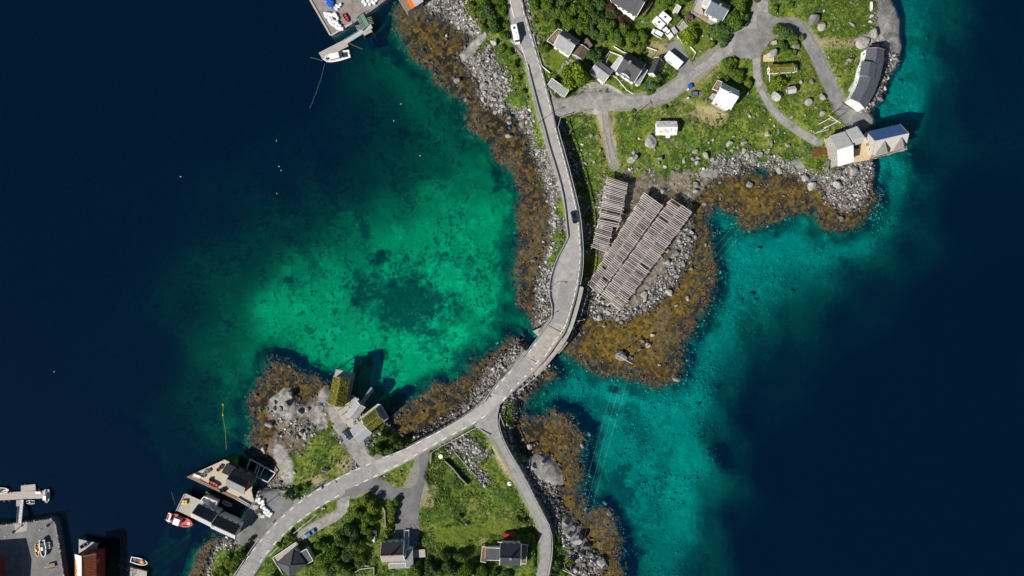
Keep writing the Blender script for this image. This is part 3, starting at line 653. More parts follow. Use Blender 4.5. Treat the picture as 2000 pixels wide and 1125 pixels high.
M_WET = stone_mat('wet_granite', (.10, .098, .098), (.15, .145, .14))
ROCKS = [rock_mesh('boulder', 50 + i, 2, 9, M_STONE) for i in range(10)]
WROCKS = [rock_mesh('boulder', 80 + i, 2, 9, M_WET) for i in range(6)]
BOUL = {
 'grey boulder among the stones of the western shore below the main road': [(857,20,12),(843,26,8),(884,43,8),(897,54,10),(942,140,10),(946,168,16),(934,178,13),(946,180,10),(943,193,14),(963,194,13),(949,202,9),(974,179,9),(983,206,10),(967,218,9),(967,147,10),(957,150,9),(955,113,9),(927,146,9),(1010,226,11),(1022,241,18),(965,82,16),(1084,437,12),(1074,435,7),(1061,472,6),(1068,392,8),(996,229,10),(994,239,9),(980,190,8),(990,186,7),(958,186,8),(970,205,7)],
 'grey boulder standing in the brown seaweed below the main road': [(893,157,14),(912,195,11),(995,266,13),(873,70,8),(866,86,6),(1042,507,12)],
 'grey boulder on the stony bank beside the fish racks': [(1258,575,13),(1259,585,12),(1307,572,16),(1262,603,11),(1188,613,9),(1171,621,14),(1162,622,9),(1207,623,8),(1214,630,9),(1227,620,7),(1134,613,9),(1345,467,11),(1358,463,12),(1350,453,11),(1342,498,12),(1349,525,11),(1378,478,9),(1320,495,14),(1335,515,12),(1302,512,14),(1305,490,10),(1296,373,13),(1344,583,10),(1322,540,9),(1310,550,8),(1290,565,8),(1280,580,9),(1330,480,9)],
 'grey boulder standing on the golden brown seaweed flat below the fish racks': [(1180,636,13),(1274,654,11),(1256,666,11),(1267,673,14),(1250,683,9),(1232,698,9),(1321,597,8),(1287,712,6),(1321,739,18)],
 'grey boulder on the seaweed flat beyond the fish racks': [(1360,360,15),(1358,373,14),(1464,360,14),(1376,398,9),(1406,356,7),(1644,428,16)],
 'pale boulder standing alone in the turquoise water': [(1480,487,18)],
 'grey boulder along the stony northern shore of the bay': [(1431,318,10),(1572,350,18),(1586,363,18),(1522,334,13),(1638,335,18),(1666,334,20),(1637,362,20),(1680,397,10),(1651,401,9),(1630,386,8),(1425,280,18),(1453,279,12),(1430,295,8),(1453,293,10),(1462,306,9),(1486,303,13),(1520,330,13),(1617,318,14),(1615,330,12),(1358,295,13),(1379,303,16),(1391,311,10),(1364,309,9),(1362,318,10),(1353,311,8),(1336,314,9),(1640,345,9),(1660,360,10),(1670,380,9),(1655,350,8),(1625,370,9),(1690,360,9)],
 'big rounded boulder in the meadow grass': [(1237,310,24),(1239,297,11),(1290,309,13),(1287,318,9),(1299,325,9),(1155,265,12),(1166,268,12),(1144,319,8),(1463,226,9),(1473,228,8)],
 'large flat boulder beside the rusty roofed shed': [(1271,275,28)],
 'grey boulder lying in the grass near the curved boathouse': [(1518,188,22),(1580,199,16),(1607,189,13),(1607,222,12),(1499,262,14),(1521,257,10),(1506,280,12),(1539,283,10),(1590,38,22),(1605,52,18),(1555,92,18),(1659,117,14),(1665,48,13),(1703,32,9),(1700,42,9),(1585,160,10),(1565,160,9),(1636,152,9),(1594,210,7),(1685,82,30),(1709,65,20),(1508,103,22),(1545,228,8),(1572,225,7),(1512,245,8)],
 'grey boulder on the shore below the curved boathouse': [(1717,192,16),(1706,203,10),(1749,115,13),(1757,160,13),(1728,172,9)],
 'grey boulder on the rocky islet with the turf roofed cabins': [(526,829,19),(590,845,13),(575,853,10),(582,855,10),(567,846,8),(595,855,10),(543,850,8),(536,798,9),(516,876,14),(594,868,7),(622,800,18),(635,917,14),(611,932,7),(497,888,9),(742,846,9),(738,876,6),(537,787,10),(560,790,14),(566,772,16),(548,800,12),(552,822,10),(585,805,12),(600,800,10),(610,850,8),(570,870,7),(605,865,6)],
 'grey boulder on the rocks beside the narrow side road': [(1035,872,13),(1175,1097,20),(1146,1066,17),(1085,1040,10),(1118,1030,12),(1128,1055,22),(1125,1072,12),(1145,993,6),(1112,1045,14),(1135,1085,12),(1155,1100,10),(1105,1022,10),(1060,905,12),(1042,912,12),(1075,955,10),(1020,860,8),(1140,1105,9)],
 'pale stone lying under the clear turquoise water': [(1447,589,10),(1468,575,11),(1474,588,11),(1181,983,10),(1190,1002,11),(1150,848,9),(1138,870,11),(1700,425,8),(1740,445,12),(1660,515,10),(1620,540,11),(1545,570,13),(1500,690,9),(1400,760,9),(1365,790,9),(1385,690,8),(1775,300,14),(1810,75,13),(1800,110,10)],
 'grey boulder in the meadow between the two lower roads': [(912,1023,9),(946,949,8)]}
nb = 0
for lab, lst in BOUL.items():
    wet = 'seaweed' in lab or 'under' in lab
    for (x, y, w) in lst:
        rg = random.Random(int(x * 31 + y)); me = (WROCKS if wet and 'under' not in lab and rg.random() < .5 else ROCKS)
        me = me[rg.randrange(len(me))]
        lb = (('large ' if w >= 15 else 'small ' if w < 9 else 'medium sized ') + lab) if len(lst) > 3 else lab
        o = bpy.data.objects.new('boulder', me); link(o)
        r = w * S * .56; z = float(bil(fZ, x, y))
        o.scale = (r * rg.uniform(.95, 1.15), r * rg.uniform(.95, 1.15), r * rg.uniform(.8, 1.15) * (.55 if w > 24 else 1)); o.rotation_euler = (rg.uniform(-.3, .3), rg.uniform(-.3, .3), rg.uniform(0, 6.28))
        o.location = P(x, y, z + r * .36)
        tag(o, lb, 'boulder', 'boulders: ' + lb); nb += 1

def scatter(name, templates, pos, scl, rot, cols, m, tilt=.4, squash=None, kind='stuff', smooth=False, seed=5):
    """one mesh of many small pieces: templates [(V, F)], arrays of place, size, turn and colour"""
    rg = np.random.default_rng(seed); AV = []; AF = []; AC = []; off = 0
    which = rg.integers(0, len(templates), len(pos))
    for ti, (tv, tf) in enumerate(templates):
        s = np.where(which == ti)[0]
        if not len(s): continue
        c, sn = np.cos(rot[s]), np.sin(rot[s])
        V = tv[None, :, :] * np.stack([scl[s], scl[s] * rg.uniform(.7, 1.1, len(s)), scl[s] * (rg.uniform(.6, 1.0, len(s)) if squash is None else squash)], 1)[:, None, :]
        a = rg.normal(scale=tilt, size=len(s))[:, None]; y = V[..., 1] * np.cos(a) - V[..., 2] * np.sin(a); z = V[..., 1] * np.sin(a) + V[..., 2] * np.cos(a)
        X = V[..., 0] * c[:, None] - y * sn[:, None]; Y = V[..., 0] * sn[:, None] + y * c[:, None]
        W = np.stack([X, Y, z], -1) + pos[s][:, None, :]
        n = len(s); nv = len(tv)
        AV.append(W.reshape(-1, 3)); AF.append((tf[None] + (off + np.arange(n) * nv)[:, None, None]).reshape(-1, tf.shape[1])); AC.append(np.repeat(cols[s], nv, 0)); off += n * nv
    me = np_mesh(name, np.concatenate(AV), np.concatenate(AF), m, np.concatenate(AC), smooth)
    o = link(bpy.data.objects.new(name, me)); o['kind'] = kind
    return o
def place_px(X, Y, Z):
    k = (H - Z) / FPX
    return np.stack([(X - 1000) * k, (562.5 - Y) * k, Z], 1)
def rock_templ(seed, sub=1):
    me = rock_mesh('t', seed, sub, 5); V = np.array([v.co[:] for v in me.vertices]); F = np.array([p.vertices[:] for p in me.polygons]); bpy.data.meshes.remove(me); return V, F
RT = [rock_templ(200 + i) for i in range(8)]
def rand_px(n, seed):
    rg = np.random.default_rng(seed); return rg.uniform(380, 1780, n), rg.uniform(-30, 1150, n), rg
# loose stones of the shore: large ones sparse, small ones dense
def shore_stones(n, seed, smin, smax, pw):
    X, Y, rg = rand_px(n, seed)
    land, kelp, gr, slab, road = ground_fields(X, Y)
    mud = bil(fMud, X, Y)
    rk = (land > -6) & (gr < 2 + rg.normal(size=n) * 5) & (slab < -1) & (road < .05) & ((mud < -2) | (rg.random(n) < .05))
    rk &= ~((sdf_hit(RACKS, X, Y)) & (rg.random(n) < .85))
    meadow = (gr > 2) & (land > 10) & (road < .05) & (rg.random(n) < .022) & (X > 1100) & (Y < 400)
    kp = (kelp > -6) & (land < -6) & (rg.random(n) < .05)
    isb = (X < 690) & (Y > 690) & (Y < 950); cl = fbm(X, Y, 26, 77, 3); rk &= ~(isb & ((cl < .5) | (rg.random(n) < .45))); rk &= (cl > .40) | (rg.random(n) < .55)
    ok = rk | meadow | kp
    X, Y = X[ok], Y[ok]; wet = kp[ok] | (land[ok] < 4 + rg.normal(size=len(X)) * 3)
    s = smin + (smax - smin) * rg.random(len(X)) ** pw
    Z = zg(X, Y) + s * S * .12
    g = (.05 + .34 * rg.random(len(X)) ** 1.5) * np.where(wet, .42, 1); g = np.where((rg.random(len(X)) < .06) & ~wet, .55, g)
    c = g[:, None] * np.array([1.03, 1.0, .96]) * (1 + rg.normal(scale=.03, size=(len(X), 3)))
    brown = rg.random(len(X)) < .08; c[brown] *= np.array([1.15, .95, .75])
    return place_px(X, Y, Z), s * S * .5, rg.uniform(0, 6.28, len(X)), c
RACKS = [[(1190,335),(1235,345),(1200,460),(1155,560),(1150,500)],[(1270,370),(1350,400),(1215,605),(1145,560)]]
def sdf_hit(polys, X, Y):
    h = np.zeros(X.shape, bool)
    for p in polys: h |= bil(sdf(p), X, Y) > 0
    return h
m_loose = vcol_mat('loose_stone', fine=4, amount=.25, bump=.3, bscale=5)
a1 = shore_stones(75000, 3, 4.5, 10.5, 2.2); a2 = shore_stones(120000, 4, 2.4, 4.8, 1.2)
tag(scatter('shore_stones', RT, *[np.concatenate([p, q]) for p, q in zip(a1, a2)], m_loose, tilt=.5), 'loose grey stones heaped along the shores and road embankments', 'stones')
# stones on the sea bed, pale through the water
X, Y, rg = rand_px(110000, 8)
land, kelp, gr, slab, road = ground_fields(X, Y); dep = bil(fDepth, X, Y)
ok = (land < -10) & (kelp < -4) & (dep < 9) & (fbm(X, Y, 60, 71, 3) > .49) & (rg.random(len(X)) < np.where(X > 1060, .55, .10))
X, Y = X[ok], Y[ok]; s = 2.5 + 6 * rg.random(len(X)) ** 4
g = rg.uniform(.2, .55, len(X))
tag(scatter('seabed_stones', RT, place_px(X, Y, zg(X, Y) + .1), s * S * .5, rg.uniform(0, 6.28, len(X)), g[:, None] * np.array([.9, 1, .85]), m_loose, tilt=.4), 'pale stones strewn over the shallow sea bed', 'stones')

# ------------------------------------------------------------------ seaweed
def tuft_templ(seed, n=9, r=1.0, h=.35, up=.5):
    """a ragged clump of small bent blades"""
    rg = np.random.default_rng(seed); V = []; F = []
    for i in range(n):
        a = rg.uniform(0, 6.28); d = rg.uniform(.05, .75) * r; L = rg.uniform(.35, .7) * r; w = rg.uniform(.16, .34) * r
        c = np.array([math.cos(a) * d * .6, math.sin(a) * d * .6, rg.uniform(0, h)]); b = a + rg.normal() * .7
        u = np.array([math.cos(b), math.sin(b), rg.uniform(-.2, up)]) * L; v = np.array([-math.sin(b), math.cos(b), rg.normal() * .35]) * w
        k = len(V); V += [c - v * .6, c + u * .5 + v * .0 - v, c + u, c + u * .5 + v]; F += [(k, k + 1, k + 2), (k, k + 2, k + 3)]
    return np.array(V), np.array(F)
KT = [tuft_templ(300 + i, 9, 1.0, .2, .25) for i in range(8)]
X, Y, rg = rand_px(150000, 9)
land, kelp, gr, slab, road = ground_fields(X, Y)
edge = np.exp(-((kelp - 8) / 16) ** 2)
nn = fbm(X, Y, 30, 75, 3)
ok = (kelp > -10) & (land < -1) & (rg.random(len(X)) < .10 + .75 * edge * sstep(.38, .55, nn))
X, Y = X[ok], Y[ok]; n = len(X); s = rg.uniform(2.4, 6.2, n)
t = np.clip(rg.random(n) ** 1.6 * .8 + edge[ok] * .5 - .1, 0, 1)[:, None]
c = np.array([.042, .032, .012]) * (1 - t) + np.array([.215, .128, .032]) * t; c *= rg.uniform(.35, 1.25, n)[:, None]
Z = np.minimum(np.maximum(zg(X, Y), -.45) + .12, .12)
m_weed = vcol_mat('seaweed', rough=.7, fine=6, amount=.3, bump=0, spec=.3)
tag(scatter('seaweed', KT, place_px(X, Y, Z), s * S * .62, rg.uniform(0, 6.28, n), c, m_weed, tilt=.15, squash=rg_s if False else None), 'brown and orange seaweed covering the tidal flats', 'seaweed')

# ------------------------------------------------------------------ meadow herbs and grass
def leaf_mat(name, tr=.25):
    m = vcol_mat(name, rough=.65, fine=3, amount=.25, bump=0, spec=.25)
    n = m.node_tree.nodes; l = m.node_tree.links; pb = n['Principled BSDF']; o = n['Material Output']
    t = n.new('ShaderNodeBsdfTranslucent'); l.new(pb.inputs['Base Color'].links[0].from_socket, t.inputs['Color'])
    mx = n.new('ShaderNodeMixShader'); mx.inputs[0].default_value = tr; l.new(pb.outputs[0], mx.inputs[1]); l.new(t.outputs[0], mx.inputs[2]); l.new(mx.outputs[0], o.inputs['Surface'])
    return m
m_herb = leaf_mat('meadow_herb')
GT = [tuft_templ(400 + i, 7, 1.0, .5, .9) for i in range(8)]
def in_any(names, X, Y):
    return bil(fLawn, X, Y) > -1
X, Y, rg = rand_px(230000, 10)
land, kelp, gr, slab, road = ground_fields(X, Y)
nn = fbm(X, Y, 22, 81, 3); n2 = fbm(X, Y, 70, 84, 3); dry = bil(fDry, X, Y) > -1
padm = np.zeros(len(X), bool)
ok = (gr > -3 + rg.normal(size=len(X)) * 3) & (land > 4) & (road < .03) & (slab < 0) & ~in_any(None, X, Y) & ~(dry & (rg.random(len(X)) < .7)) & (rg.random(len(X)) < .25 + .75 * sstep(.4, .55, nn))
X, Y = X[ok], Y[ok]; n = len(X); s = rg.uniform(1.6, 4.0, n) * (1 + .7 * sstep(.5, .6, nn[ok]))
t = np.clip(sstep(.35, .65, n2[ok]) + rg.normal(scale=.25, size=n), 0, 1)[:, None]
c = np.array([.044, .100, .012]) * (1 - t) + np.array([.135, .19, .02]) * t; c *= rg.uniform(.6, 1.35, n)[:, None]
fl = rg.random(n) < .020 * (1 + 2 * (nn[ok] > .52)); c[fl] = np.array([.55, .57, .42]); s[fl] *= .55
yl = rg.random(n) < .02; c[yl] = np.array([.30, .26, .03])
tag(scatter('meadow_herbs', GT, place_px(X, Y, zg(X, Y)), s * S * .6, rg.uniform(0, 6.28, n), c, m_herb, tilt=.2), 'rough green meadow grass and herbs with white flower heads', 'grass')

# ------------------------------------------------------------------ trees and bushes
def crown_mesh(name, seed, leaves, col_a, col_b, m, lobes=9, flat=.8):
    rg = np.random.default_rng(seed); C = []
    for i in range(lobes):
        a = rg.uniform(0, 6.28); d = rg.uniform(.15, .62) if i else 0
        C.append((math.cos(a) * d, math.sin(a) * d, rg.uniform(.45, 1.0) * flat * (1 - .45 * d), rg.uniform(.28, .46)))
    C = np.array(C); w = C[:, 3] ** 2; pick = rg.choice(lobes, leaves, p=w / w.sum())
    n = rg.normal(size=(leaves, 3)); n /= np.linalg.norm(n, axis=1)[:, None]; n[:, 2] = np.abs(n[:, 2]) * .9 + n[:, 2] * .1
    rr = rg.uniform(.55, 1.06, leaves) ** .6
    p = C[pick, :3] + n * (C[pick, 3] * rr)[:, None]
    t1 = np.cross(n + rg.normal(scale=.55, size=n.shape), rg.normal(size=n.shape)); t1 /= np.linalg.norm(t1, axis=1)[:, None] + 1e-6
    nn = n + rg.normal(scale=.5, size=n.shape); t2 = np.cross(nn, t1); t2 /= np.linalg.norm(t2, axis=1)[:, None] + 1e-6
    L = rg.uniform(.045, .10, leaves)[:, None]
    V = np.stack([p - t1 * L, p - t2 * L * .6, p + t1 * L, p + t2 * L * .6], 1).reshape(-1, 3)
    F = np.arange(leaves * 4).reshape(-1, 4)
    lob = rg.uniform(.7, 1.25, lobes)[pick]
    t = rg.random(leaves)[:, None]; c = (np.array(col_a) * (1 - t) + np.array(col_b) * t) * (lob * rg.uniform(.75, 1.25, leaves))[:, None]
    return np_mesh(name, V, F, m, np.repeat(c, 4, 0))
m_leaf = leaf_mat('tree_leaf', .3); M_BARK = mat('bark', (.11, .085, .065), .95, bump=.5)
KINDS = {0: ((.075, .155, .016), (.15, .235, .028)), 1: ((.13, .21, .010), (.21, .27, .016)), 2: ((.052, .112, .026), (.098, .165, .042)), 3: ((.13, .185, .018), (.22, .235, .03)), 4: ((.10, .035, .03), (.16, .06, .045)), 5: ((.38, .12, .25), (.12, .14, .05))}
CROWNS = {k: [crown_mesh('crown', 500 + 10 * k + i, 2600, *KINDS[k], m_leaf, lobes=11 + i, flat=.8) for i in range(3 if k < 4 else 1)] for k in KINDS}
def trunk_mesh(seed):
    rg = random.Random(seed); b = MB(); b.tube((0, 0, -.05), (0, 0, .45), .05, .035, 7)
    for i in range(5):
        a = i * 1.26 + rg.uniform(-.3, .3); b.tube((0, 0, .25 + .04 * i), (math.cos(a) * .4, math.sin(a) * .4, .62 + rg.uniform(0, .15)), .022, .008, 5)
    b.tube((0, 0, .45), (.03, .02, .8), .035, .012, 6)
    me = bpy.data.meshes.new('trunk'); me.from_pydata(b.v, [], b.f); me.materials.append(M_BARK); me.update(); return me
TRUNKS = [trunk_mesh(i) for i in range(3)]
def tree(x, y, w, k, label, group, nm='tree'):
    rg = random.Random(int(x * 7 + y * 13)); r = w * S * .5 * 1.42; z = float(bil(fZ, x, y))
    t = thing(nm, label, 'tree' if nm == 'tree' else 'bush', P(x, y, z + r * .4 if False else z), group)
    t.rotation_euler = (0, 0, rg.uniform(0, 6.28)); hz = r * rg.uniform(.95, 1.25); t.scale = (r, r * rg.uniform(.88, 1.1), hz)
    for n_, me in (('crown', CROWNS[k][rg.randrange(len(CROWNS[k]))]), ('trunk', TRUNKS[rg.randrange(3)])):
        o = bpy.data.objects.new(n_, me); link(o, t)
    return t
TREES = [
 ('leafy green tree between the stony western shore and the main road', 'trees west of the main road', [(945,8,30,0),(930,28,22,3),(955,32,30,2),(962,58,26,2),(940,46,18,3),(976,24,24,0),(972,6,22,0),(985,74,18,0),(980,98,15,3),(996,104,14,0),(1004,128,14,3),(948,60,16,0),(986,50,16,0),(920,12,14,3),(1012,155,10,3),(1022,180,10,0)]),
 ('leafy green tree in the grove between the main road and the houses', 'trees in the village grove', [(1045,14,26,0),(1070,10,30,0),(1092,30,30,0),(1072,34,24,2),(1100,6,30,2),(1120,24,32,0),(1110,46,26,0),(1135,48,30,0),(1142,14,30,0),(1160,38,28,2),(1166,12,26,2),(1182,54,28,0),(1190,36,24,2),(1156,66,24,2),(1176,74,22,0),(1200,74,24,0),(1218,64,22,0),(1236,74,20,0),(1254,74,20,0),(1082,52,18,0),(1058,36,18,3),(1048,42,14,0),(1130,68,18,0),(1210,90,14,0),(1228,90,16,3),(1246,98,16,3),(1256,92,14,0)]),
 ('dark red leaved shrub beside the black roofed house with white walls', 'red shrubs', [(1193,18,18,4),(1212,44,18,4),(1226,52,14,4),(1200,30,14,4)]),
 ('bright lime green round tree above the long grey shed', None, [(1122,156,48,1)]),
 ('dark green round tree beside the brown roofed extension', None, [(1155,113,30,2)]),
 ('green shrub on the lawn beside the main road fence', None, [(1059,96,20,0)]),
 ('yellow green bush on the lawn below the house with the blue grey roof', None, [(1343,74,30,1)]),
 ('pink flowering shrub beside the deck of the blue grey roofed house', None, [(1343,36,13,5)]),
 ('green tree around the blue grey roofed house', 'trees around the blue grey roofed house', [(1402,62,34,2),(1426,46,34,0),(1438,24,32,0),(1444,6,28,0),(1412,84,20,2),(1448,40,18,0),(1318,36,16,0),(1302,8,24,0),(1330,6,20,0),(1288,4,18,0),(1388,88,14,3)]),
 ('green bush beside the gravel village road', 'bushes along the village road', [(1276,170,18,0),(1286,156,14,0),(1268,182,12,0),(1420,134,26,0),(1440,150,22,0),(1456,166,18,3),(1432,120,14,3),(1236,219,8,0),(1300,209,8,2)]),
 ('green tree between the asphalt yard and the turf roofed hut', 'trees by the asphalt yard', [(1530,66,30,2),(1514,60,18,0),(1546,80,20,0),(1540,106,18,0),(1526,92,18,2),(1560,78,14,3),(1474,-4,18,2),(1510,20,14,3),(1540,12,12,0)]),
 ('yellow green bush below the turf roofed hut', None, [(1516,166,26,1)]),
 ('green tree in the wood beside the grassy driveway', 'trees in the wood by the grassy driveway', [(690,1030,26,2),(668,1046,28,2),(702,1060,30,0),(682,1080,28,2),(655,1074,24,0),(720,1010,24,0),(730,986,24,3),(716,972,20,3),(640,1096,28,0),(666,1102,26,0),(704,1092,24,0),(724,1042,20,0),(712,1030,18,0),(700,1000,16,0),(650,1112,20,2),(684,1112,18,0),(730,1016,16,0),(692,1048,18,2)]),
 ('round green tree beside the hip roofed house', None, [(630,1062,22,0)]),
 ('yellow green hedge bush along the asphalt yard', 'hedge by the asphalt yard', [(770,980,17,0),(768,996,16,3),(766,1010,17,3),(762,1026,16,3),(757,1042,14,3),(752,1056,12,0)]),
 ('dark green tree behind the two southern houses', 'trees behind the southern houses', [(815,1112,30,0),(836,1098,20,2),(852,1112,28,2),(880,1106,26,2),(912,1112,28,0),(942,1116,26,0),(900,1088,22,2),(870,1084,20,2),(828,1124,22,3),(965,1120,18,0),(990,1122,18,2)]),
 ('green bush around the hip roofed house', 'bushes around the hip roofed house', [(560,1118,20,0),(534,1128,18,0),(566,1050,18,0),(548,1062,12,0),(542,1100,14,0),(602,1098,14,0)]),
 ('green bush on the slope above the south western shore', 'bushes on the south western slope', [(470,1086,26,0),(450,1096,24,3),(440,1112,24,0),(482,1070,16,0),(492,1052,11,0),(460,1108,18,0),(426,1122,16,3)]),
 ('green bush on the road verge above the fishing wharf', 'bushes on the verge above the wharf', [(582,954,12,0),(562,966,13,0),(600,946,10,0),(572,974,9,2)]),
 ('green bush between the turf roofed cabins and the road', 'bushes by the turf roofed cabins', [(740,876,18,0),(760,880,18,0),(780,868,18,0),(750,852,14,0),(728,882,12,0),(796,862,10,3)]),
 ('green bush between the side road and the eastern rocks', 'bushes along the side road', [(1086,1100,18,2),(1100,1116,18,0),(1114,1096,14,0),(1080,1124,18,0),(1090,1068,10,0)]),
 ('green bush at the foot of the road bank beside the fish racks', None, [(1128,598,12,0)]),
 ('green bush in the meadow between the two lower roads', 'bushes in the lower meadow', [(1020,1018,10,3),(1010,1014,9,3),(900,1008,8,0)])]
for lab, grp, lst in TREES:
    for (x, y, w, k) in lst:
        lb, gp = lab, grp
        if len(lst) > 3 and k < 4:
            sz = "large " if w >= 26 else 'small ' if w < 17 else 'medium sized '
            lb = sz + lab.replace('yellow green ', '').replace('dark green ', '').replace('leafy ', '').replace('green ', '', 1 if lab.startswith(('green', 'leafy')) else 0).strip()
            cw = {0: 'mid green', 1: 'lime green', 2: 'dark green', 3: 'yellow green'}[k]; lb = lb.replace(sz, sz + cw + ' ', 1); gp = grp + ', ' + sz + cw
        tree(x, y, w, k, lb, gp, 'bush' if ('bush' in lab or 'shrub' in lab) else 'tree')
# ------------------------------------------------------------------ builders for buildings and objects
def mat_seam(name, col, freq=2.2, rough=.5, depth=.5, axis='X', var=.15, metal=0.0, spec=.4):
    """cladding with fine parallel ribs or courses along the object's own u axis (UV-free: generated from a vector attribute)"""
    m = mat(name, col, rough, metal, var, .8, spec=spec)
    return m
M_WHITE = mat('white_wall', (.78, .77, .75), .75, var=.07, scale=1.2)
M_TRIM = mat('white_trim', (.80, .79, .77), .6, var=.06)
M_CREAM = mat('cream_wall', (.66, .60, .48), .8, var=.1)
M_REDW = mat('red_wall', (.26, .035, .025), .8, var=.2)
M_GREYW = mat('grey_wood_wall', (.34, .32, .29), .85, var=.25, scale=2, stretch=(1, 1, .2))
M_SLATE = mat('dark_slate_roof', (.055, .057, .062), .7, var=.3, scale=1.2, bump=.5, bscale=5)
M_BLACK = mat('black_roof', (.045, .048, .056), .6, var=.3, scale=1.2, bump=.4, bscale=5)
M_GREYR = mat('grey_sheet_roof', (.23, .235, .24), .6, var=.22, scale=1.0, bump=.2)
M_PALER = mat('pale_sheet_roof', (.42, .42, .42), .55, var=.15, scale=1.0)
M_BLUER = mat('blue_grey_roof', (.105, .135, .155), .6, var=.22, scale=1.2, bump=.3)
M_BROWNR = mat('brown_roof', (.11, .085, .06), .8, var=.25, scale=1.2, bump=.4)
M_WHITER = mat('white_sheet_roof', (.80, .79, .77), .5, var=.06)
M_RUSTR = mat('rust_streaked_roof', (.62, .58, .56), .7, var=.25, scale=1.1, stretch=(.5, 1.6, 1), col2=(.72, .70, .68))
M_RUST = mat('rust', (.20, .055, .02), .85, var=.4, scale=1.3, bump=.4)
M_RUST2 = mat('orange_rust', (.42, .15, .04), .85, var=.45, scale=.9, bump=.4)
M_TURF = mat('turf_roof', (.15, .165, .026), .95, var=.5, scale=.9, bump=1, bscale=4, col2=(.28, .25, .06))
M_WOOD = mat('weathered_planks', (.40, .37, .33), .85, var=.22, scale=1.5)
M_NEWWOOD = mat('pale_new_wood', (.60, .47, .28), .8, var=.14, scale=1.2)
M_BROWNWOOD = mat('brown_planks', (.24, .17, .11), .85, var=.25, scale=1.5)
M_DARKWOOD = mat('tarred_timber', (.07, .05, .04), .9, var=.3)
M_POLE = mat('bleached_pole', (.62, .555, .54), .85, var=.25, scale=3)
M_GLASS = mat('window_glass', (.02, .03, .045), .08, var=.2, spec=.6)
M_STEEL = mat('galvanised_steel', (.46, .47, .48), .5, .1, var=.15)
M_BRICK = mat('chimney_brick', (.28, .22, .19), .9, var=.3)
M_RUBBER = mat('tyre', (.02, .02, .02), .9)
M_CONC2 = mat('quay_concrete', (.36, .35, .33), .9, var=.25, scale=.6, bump=.3)
M_PLASTW = mat('white_plastic', (.72, .72, .73), .5, var=.08)
M_RED = mat('red_paint', (.50, .012, .02), .35, var=.12)
M_BLUE = mat('blue_paint', (.02, .10, .42), .4, var=.15)
M_YELLOW = mat('yellow_paint', (.65, .45, .05), .4, var=.15)
M_GREEN = mat('green_paint', (.10, .28, .10), .5, var=.15)
M_ORANGE = mat('orange_paint', (.75, .16, .03), .4, var=.12)
M_NAVY = mat('dark_interior', (.03, .035, .045), .6, var=.2)

def cube_mesh(name, m):
    b = MB(); b.box((0, 0, 0), (1, 0, 0), (0, 1, 0), (0, 0, 1), 1, 1, 1)
    me = bpy.data.meshes.new(name); me.from_pydata(b.v, [], b.f); me.materials.append(m); me.update(); return me
_CUBES = {}
def cube(m):
    if m.name not in _CUBES: _CUBES[m.name] = cube_mesh('piece', m)
    return _CUBES[m.name]
def euler_of(u, w=(0, 0, 1)):
    """rotation that turns +X to u, keeping +Z near w"""
    u = Vector(u).normalized(); v = Vector(w).cross(u)
    if v.length < 1e-5: v = Vector((0, 1, 0)).cross(u)
    v.normalize(); w = u.cross(v)
    return Matrix((u, v, w)).transposed().to_euler()
def slat(name, m, parent, a, b, wd, th, w=(0, 0, 1)):
    """a bar from a to b on a shared unit cube"""
    a = Vector(a); b = Vector(b)
    return piece(name, cube(m), parent, (a + b) / 2, euler_of(b - a, w), ((b - a).length, wd, th))

def rect(A, B, C, z):
    """corner pixels A, B (one long side) and C (next to B) at height z -> 4 world corners, counter-clockwise"""
    a, b, c = (P(q[0], q[1], z) for q in (A, B, C))
    u = (b - a); v = (c - b); un = u.normalized(); v = v - un * v.dot(un)       # square it up
    d = a + v; c = b + v
    pts = [a, b, c, d]
    if u.cross(v).z < 0: pts = [b, a, d, c]
    return pts
def ground_under(pts):
    zs = []
    for p in pts:
        x, y = 1000 + p.x * FPX / (H - 3), 562.5 - p.y * FPX / (H - 3); zs.append(float(bil(fZ, x, y)))
    return zs
def window(parent, c, n, wd=.9, ht=1.0, m=None):
    """frame with a pane on a wall: centre c, outward normal n"""
    n = Vector(n).normalized(); s = Vector((0, 0, 1)).cross(n); c = Vector(c)
    f = MB()
    for sg in (-1, 1):
        f.box(c + s * sg * wd / 2 + n * .04, s, n, (0, 0, 1), .10, .10, ht + .1)
        f.box(c + Vector((0, 0, sg * ht / 2)) + n * .04, s, n, (0, 0, 1), wd - .1, .09, .10)
    fr = f.build('window', m or M_TRIM, parent)
    MB().box(c + n * .025, s, n, (0, 0, 1), wd - .1, .03, ht - .1).build('pane', M_GLASS, fr)
    return fr
def door(parent, c, n, m=None, wd=1.0, ht=2.0):
    n = Vector(n).normalized(); s = Vector((0, 0, 1)).cross(n); c = Vector(c)
    d = MB().box(c + n * .03, s, n, (0, 0, 1), wd, .06, ht).build('door', m or M_BROWNWOOD, parent)
    MB().box(c + n * .10 + s * wd * .38, s, n, (0, 0, 1), .12, .08, .06).build('handle', M_STEEL, d)
    return d
